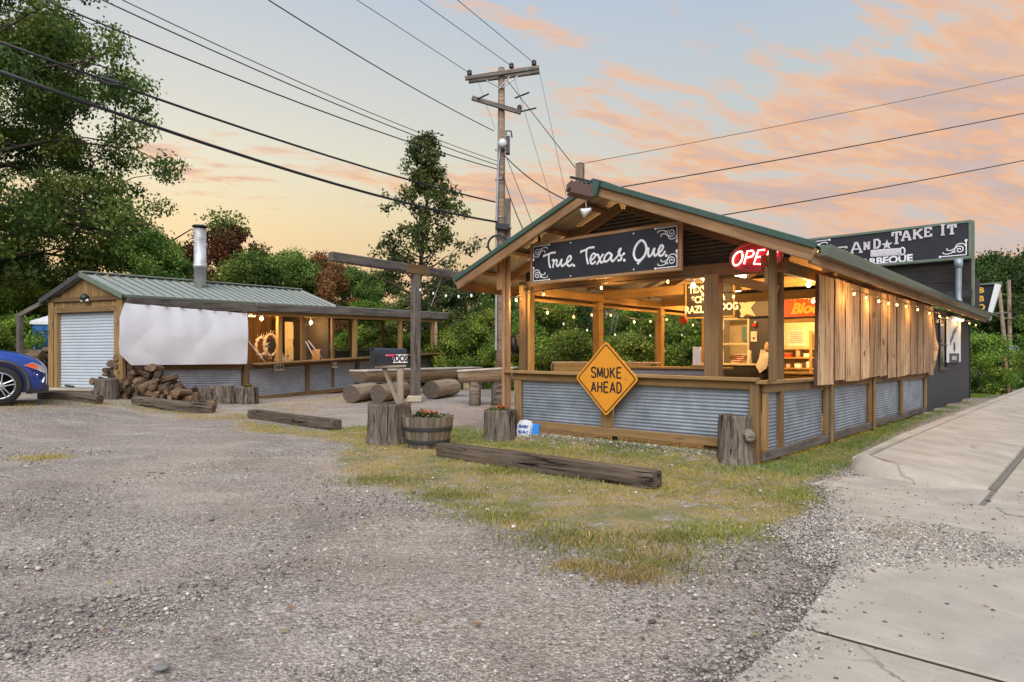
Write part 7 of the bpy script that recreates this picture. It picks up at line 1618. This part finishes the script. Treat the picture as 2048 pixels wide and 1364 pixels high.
W_ = [((994, 444), (0, 143), .034, .25, 'thick black cable from the junction box over the shed'), ((990, 404), (0, 84), .026, .18, 'black cable with a slack loop crossing before the oak'), ((994, 338), (90, 0), .016, .18, 'lowest of the three thin wires running up left from the pole'), ((994, 330), (205, 0), .013, .15, 'middle of the three thin wires running up left from the pole'), ((994, 322), (245, 0), .010, .15, 'thin wire just above the middle one on its way to the pole'), ((988, 262), (537, 0), .013, .1, 'single wire meeting the pole at the meter'), ((939, 146), (714, 0), .009, 0, 'wire off the outer left crossarm insulator'), ((1023, 132), (838, 0), .009, 0, 'wire off the middle crossarm insulator'), ((1068, 126), (915, 0), .009, 0, 'wire off the outer right crossarm insulator')]
for a_, b_, r_, s_, lab in W_:
    p0 = pp(*a_, PY - .15); p1 = toedge(p0, *b_); wire(lab, [p0, p1], r_, s_, ext=0); wire_end = p1
p0 = pp(990, 404, PY - .15); p1 = toedge(p0, 0, 84); c_ = p0.lerp(p1, .92)
q = at(222, 163, 10.9); lp = thing('cable_loop', 'dark slack loop clipped on the upper cable before the oak', 'cable', q); G().add(*tube_geo([q + Vector((.17 * math.cos(a_), .05 * math.sin(a_), .055 * math.sin(a_) - .16 * math.cos(a_) * .28)) for a_ in np.linspace(0, 6.3, 20)], .014, 6)).obj('loop', 'wire', lp, None, True); beam('clamp', q + Vector((-.16, 0, .075)), q + Vector((.15, 0, -.02)), .03, .04, 'wire', lp)
for a_, b_, r_, lab in (((1255, 371), (2120, 212), .012, 'upper right cable running off over the pavilion ridge'), ((1440, 430), (2120, 306), .012, 'lower right cable running off over the pavilion roof'), ((1170, 326), (2120, 134), .006, 'faint thin wire running off high to the right')):
    p0, p1 = at(*a_, 13.5), at(*b_, 17); wire(lab, [p0 - (p1 - p0) * (.06 if a_[0] > 1200 else .0), p1], r_, .05)
for a_, b_, r_, lab in (((1010, 312), (1128, 398), .016, 'sagging service cable from the meter down to the roof'), ((1014, 318), (1066, 450), .010, 'guy line right of the pole'), ((1006, 350), (1052, 470), .016, 'twisted service drop beside the pole'), ((1030, 160), (1108, 420), .007, 'thin down-line from the crossarm'), ((1079, 145), (1132, 390), .007, 'thin down-line from the crossarm tip'), ((1012, 158), (1150, 335), .011, 'wire from the pole top to the ridge post'), ((956, 162), (990, 258), .006, 'short jumper left of the pole')):
    wire(lab, [pp(*a_, PY - .1), at(*b_, 16 if b_[0] > 1000 else PY - .1)], r_, .12 if 'service' in lab else .0, 'wire' if r_ > .008 else 'wire_pale')
for i, px in enumerate((1228, 1236)):
    wire(('thin pale guy wire behind the diamond sign', 'second pale guy wire behind the diamond sign')[i], [at(px, 630, 27), at(px - 24, 745, 27)], .02, 0, 'wire_pale')

# ================================================================== CAR
cw = ground(0, 811); hd = R(36)
CS = 1.06
car = thing('parked_car', 'blue sport utility car parked nose towards the shed', 'car', cw, hd); CM = Matrix.Translation(cw + Vector((-.9 * math.sin(hd), .9 * math.cos(hd), 0))) @ Matrix.Rotation(hd, 4, 'Z') @ Matrix.Diagonal((1, 1, CS, 1))
# stations: x, half width, sill z, shoulder z, centre-top z, roof half width
ST = [(.76, .55, .30, .62, .66, .40), (.72, .72, .24, .70, .74, .52), (.62, .84, .21, .80, .86, .60), (.40, .90, .21, .90, .97, .66), (.05, .915, .22, .96, 1.04, .70), (-.35, .92, .22, 1.00, 1.09, .72), (-.62, .92, .22, 1.02, 1.13, .66), (-1.35, .92, .22, 1.03, 1.60, .56), (-2.0, .92, .22, 1.04, 1.66, .58), (-2.9, .92, .24, 1.06, 1.60, .56), (-3.45, .88, .28, 1.06, 1.35, .54), (-3.62, .78, .34, .98, 1.02, .5)]
V = []
for x, w, z0, zs, zt, rw in ST:
    half = [(.25, z0), (w * .86, z0), (w * .97, z0 + .09), (w, z0 + (zs - z0) * .45), (w * .985, z0 + (zs - z0) * .72), (w * .94, zs), (rw * 1.02 + (w - rw) * .35, zs + (zt - zs) * .40), (rw, zs + (zt - zs) * .90), (rw * .55, zt)]
    V += [(x, -a_, b_) for a_, b_ in half] + [(x, a_, b_) for a_, b_ in half[::-1]]
m_ = 18; F = [(i * m_ + j, (i + 1) * m_ + j, (i + 1) * m_ + (j + 1) % m_, i * m_ + (j + 1) % m_) for i in range(len(ST) - 1) for j in range(m_)] + [tuple(range(m_)), tuple(range((len(ST) - 1) * m_, len(ST) * m_))[::-1]]
body = add('body', raw('body', V, F, 'car', True), car, CM)
cut = add('wheel_cut', raw('wheel_cut', *tube_geo([(0, -1.3, .36), (0, -.62, .36)], .435, 28), 'black')); cut2 = add('wheel_cut', raw('wheel_cut', *tube_geo([(-2.7, -1.3, .36), (-2.7, -.62, .36)], .435, 28), 'black'))
bpy.context.view_layer.update()
s1 = body.modifiers.new('s', 'SUBSURF'); s1.levels = s1.render_levels = 2
for c_ in (cut, cut2): c_.matrix_basis = CM; md = body.modifiers.new('b', 'BOOLEAN'); md.object = c_; md.operation = 'DIFFERENCE'; md.solver = 'EXACT'
bpy.context.view_layer.update()
nm = bpy.data.meshes.new_from_object(body.evaluated_get(bpy.context.evaluated_depsgraph_get())); body.modifiers.clear(); body.data = nm
for c_ in (cut, cut2): bpy.data.objects.remove(c_)
def ringtube(cx, y, r_, t_, a0, a1, n=24): return tube_geo([(cx + r_ * math.cos(a_), y, .36 + r_ * math.sin(a_)) for a_ in np.linspace(a0, a1, n)], t_, 8)
for cx in (0, -2.7):
    add('arch_trim', raw('arch_trim', *ringtube(cx, -.90, .455, .034, -.28, math.pi + .28), 'trim', True), car, CM)
    w_ = add('wheel', raw('wheel', *tube_geo([(cx, -.86, .36), (cx, -.80, .36)], .10, 16), 'chrome', True), car, CM)
    V, F = lathe_geo([(.23, -.11), (.335, -.11), (.362, -.08), (.364, .08), (.335, .11), (.23, .11)], 40); add('tyre', raw('tyre', V, F[:-2], 'rubber', True), w_, CM @ Matrix.Translation((cx, -.80, .36)) @ Matrix.Rotation(R(90), 4, 'X'))
    V, F = lathe_geo([(.25, .085), (.25, -.05), (.02, -.05)], 40); add('rim_well', raw('rim_well', V, F[:-2], 'black', True), w_, CM @ Matrix.Translation((cx, -.80, .36)) @ Matrix.Rotation(R(90), 4, 'X'))
    V, F = lathe_geo([(.225, .10), (.245, .115), (.252, .10)], 40); add('rim', raw('rim', V, F[:-2], 'chrome', True), w_, CM @ Matrix.Translation((cx, -.80, .36)) @ Matrix.Rotation(R(90), 4, 'X'))
    for i in range(5):
        for e in (-.17, .17):
            a_ = i * 2 * math.pi / 5 + .3; M = CM @ Matrix.Translation((cx, -.905, .36)) @ Matrix.Rotation(-a_, 4, 'Y') ; P0, P1 = M @ Vector((.05, 0, .0 + e * .12)), M @ Vector((.235 * math.cos(e), 0, .235 * math.sin(e))); beam('spoke', P0, P1, .022, .026, 'chrome', w_, (0, -1, 0))
V = [(.36, -.905, .74), (.50, -.885, .80), (.66, -.80, .73), (.735, -.62, .64), (.70, -.74, .585), (.60, -.862, .64)]
c_ = sum((Vector(v_) for v_ in V), Vector()) / 6 + Vector((.03, -.035, .0)); add('headlight', raw('headlight', [tuple(c_)] + [(a_ + .012, b_ - .018, d_) for a_, b_, d_ in V], [(0, 1 + (i + 1) % 6, 1 + i) for i in range(6)], 'lens', True), car, CM)
V = [(.37, -.915, .74), (.50, -.90, .785), (.60, -.875, .72), (.57, -.892, .665)]; add('indicator', raw('indicator', [(a_ + .012, b_ - .03, d_) for a_, b_, d_ in V], [(0, 3, 2, 1)], 'amber'), car, CM)
beam('bumper_skirt', CM @ Vector((.44, -.80, .28)), CM @ Vector((.75, -.55, .28)), .12, .17, 'trim', car); beam('sill_trim', CM @ Vector((-.46, -.91, .27)), CM @ Vector((-2.2, -.91, .27)), .06, .14, 'trim', car)
beam('fog_trim', CM @ Vector((.68, -.80, .40)), CM @ Vector((.71, -.70, .52)), .03, .03, 'chrome', car)
V = [(-.72, -.80, 1.10), (-1.35, -.69, 1.50), (-2.9, -.69, 1.50), (-3.2, -.78, 1.12)]; add('side_window', raw('side_window', [(a_, b_ - .05, d_) for a_, b_, d_ in V], [(0, 3, 2, 1)], 'glass'), car, CM)
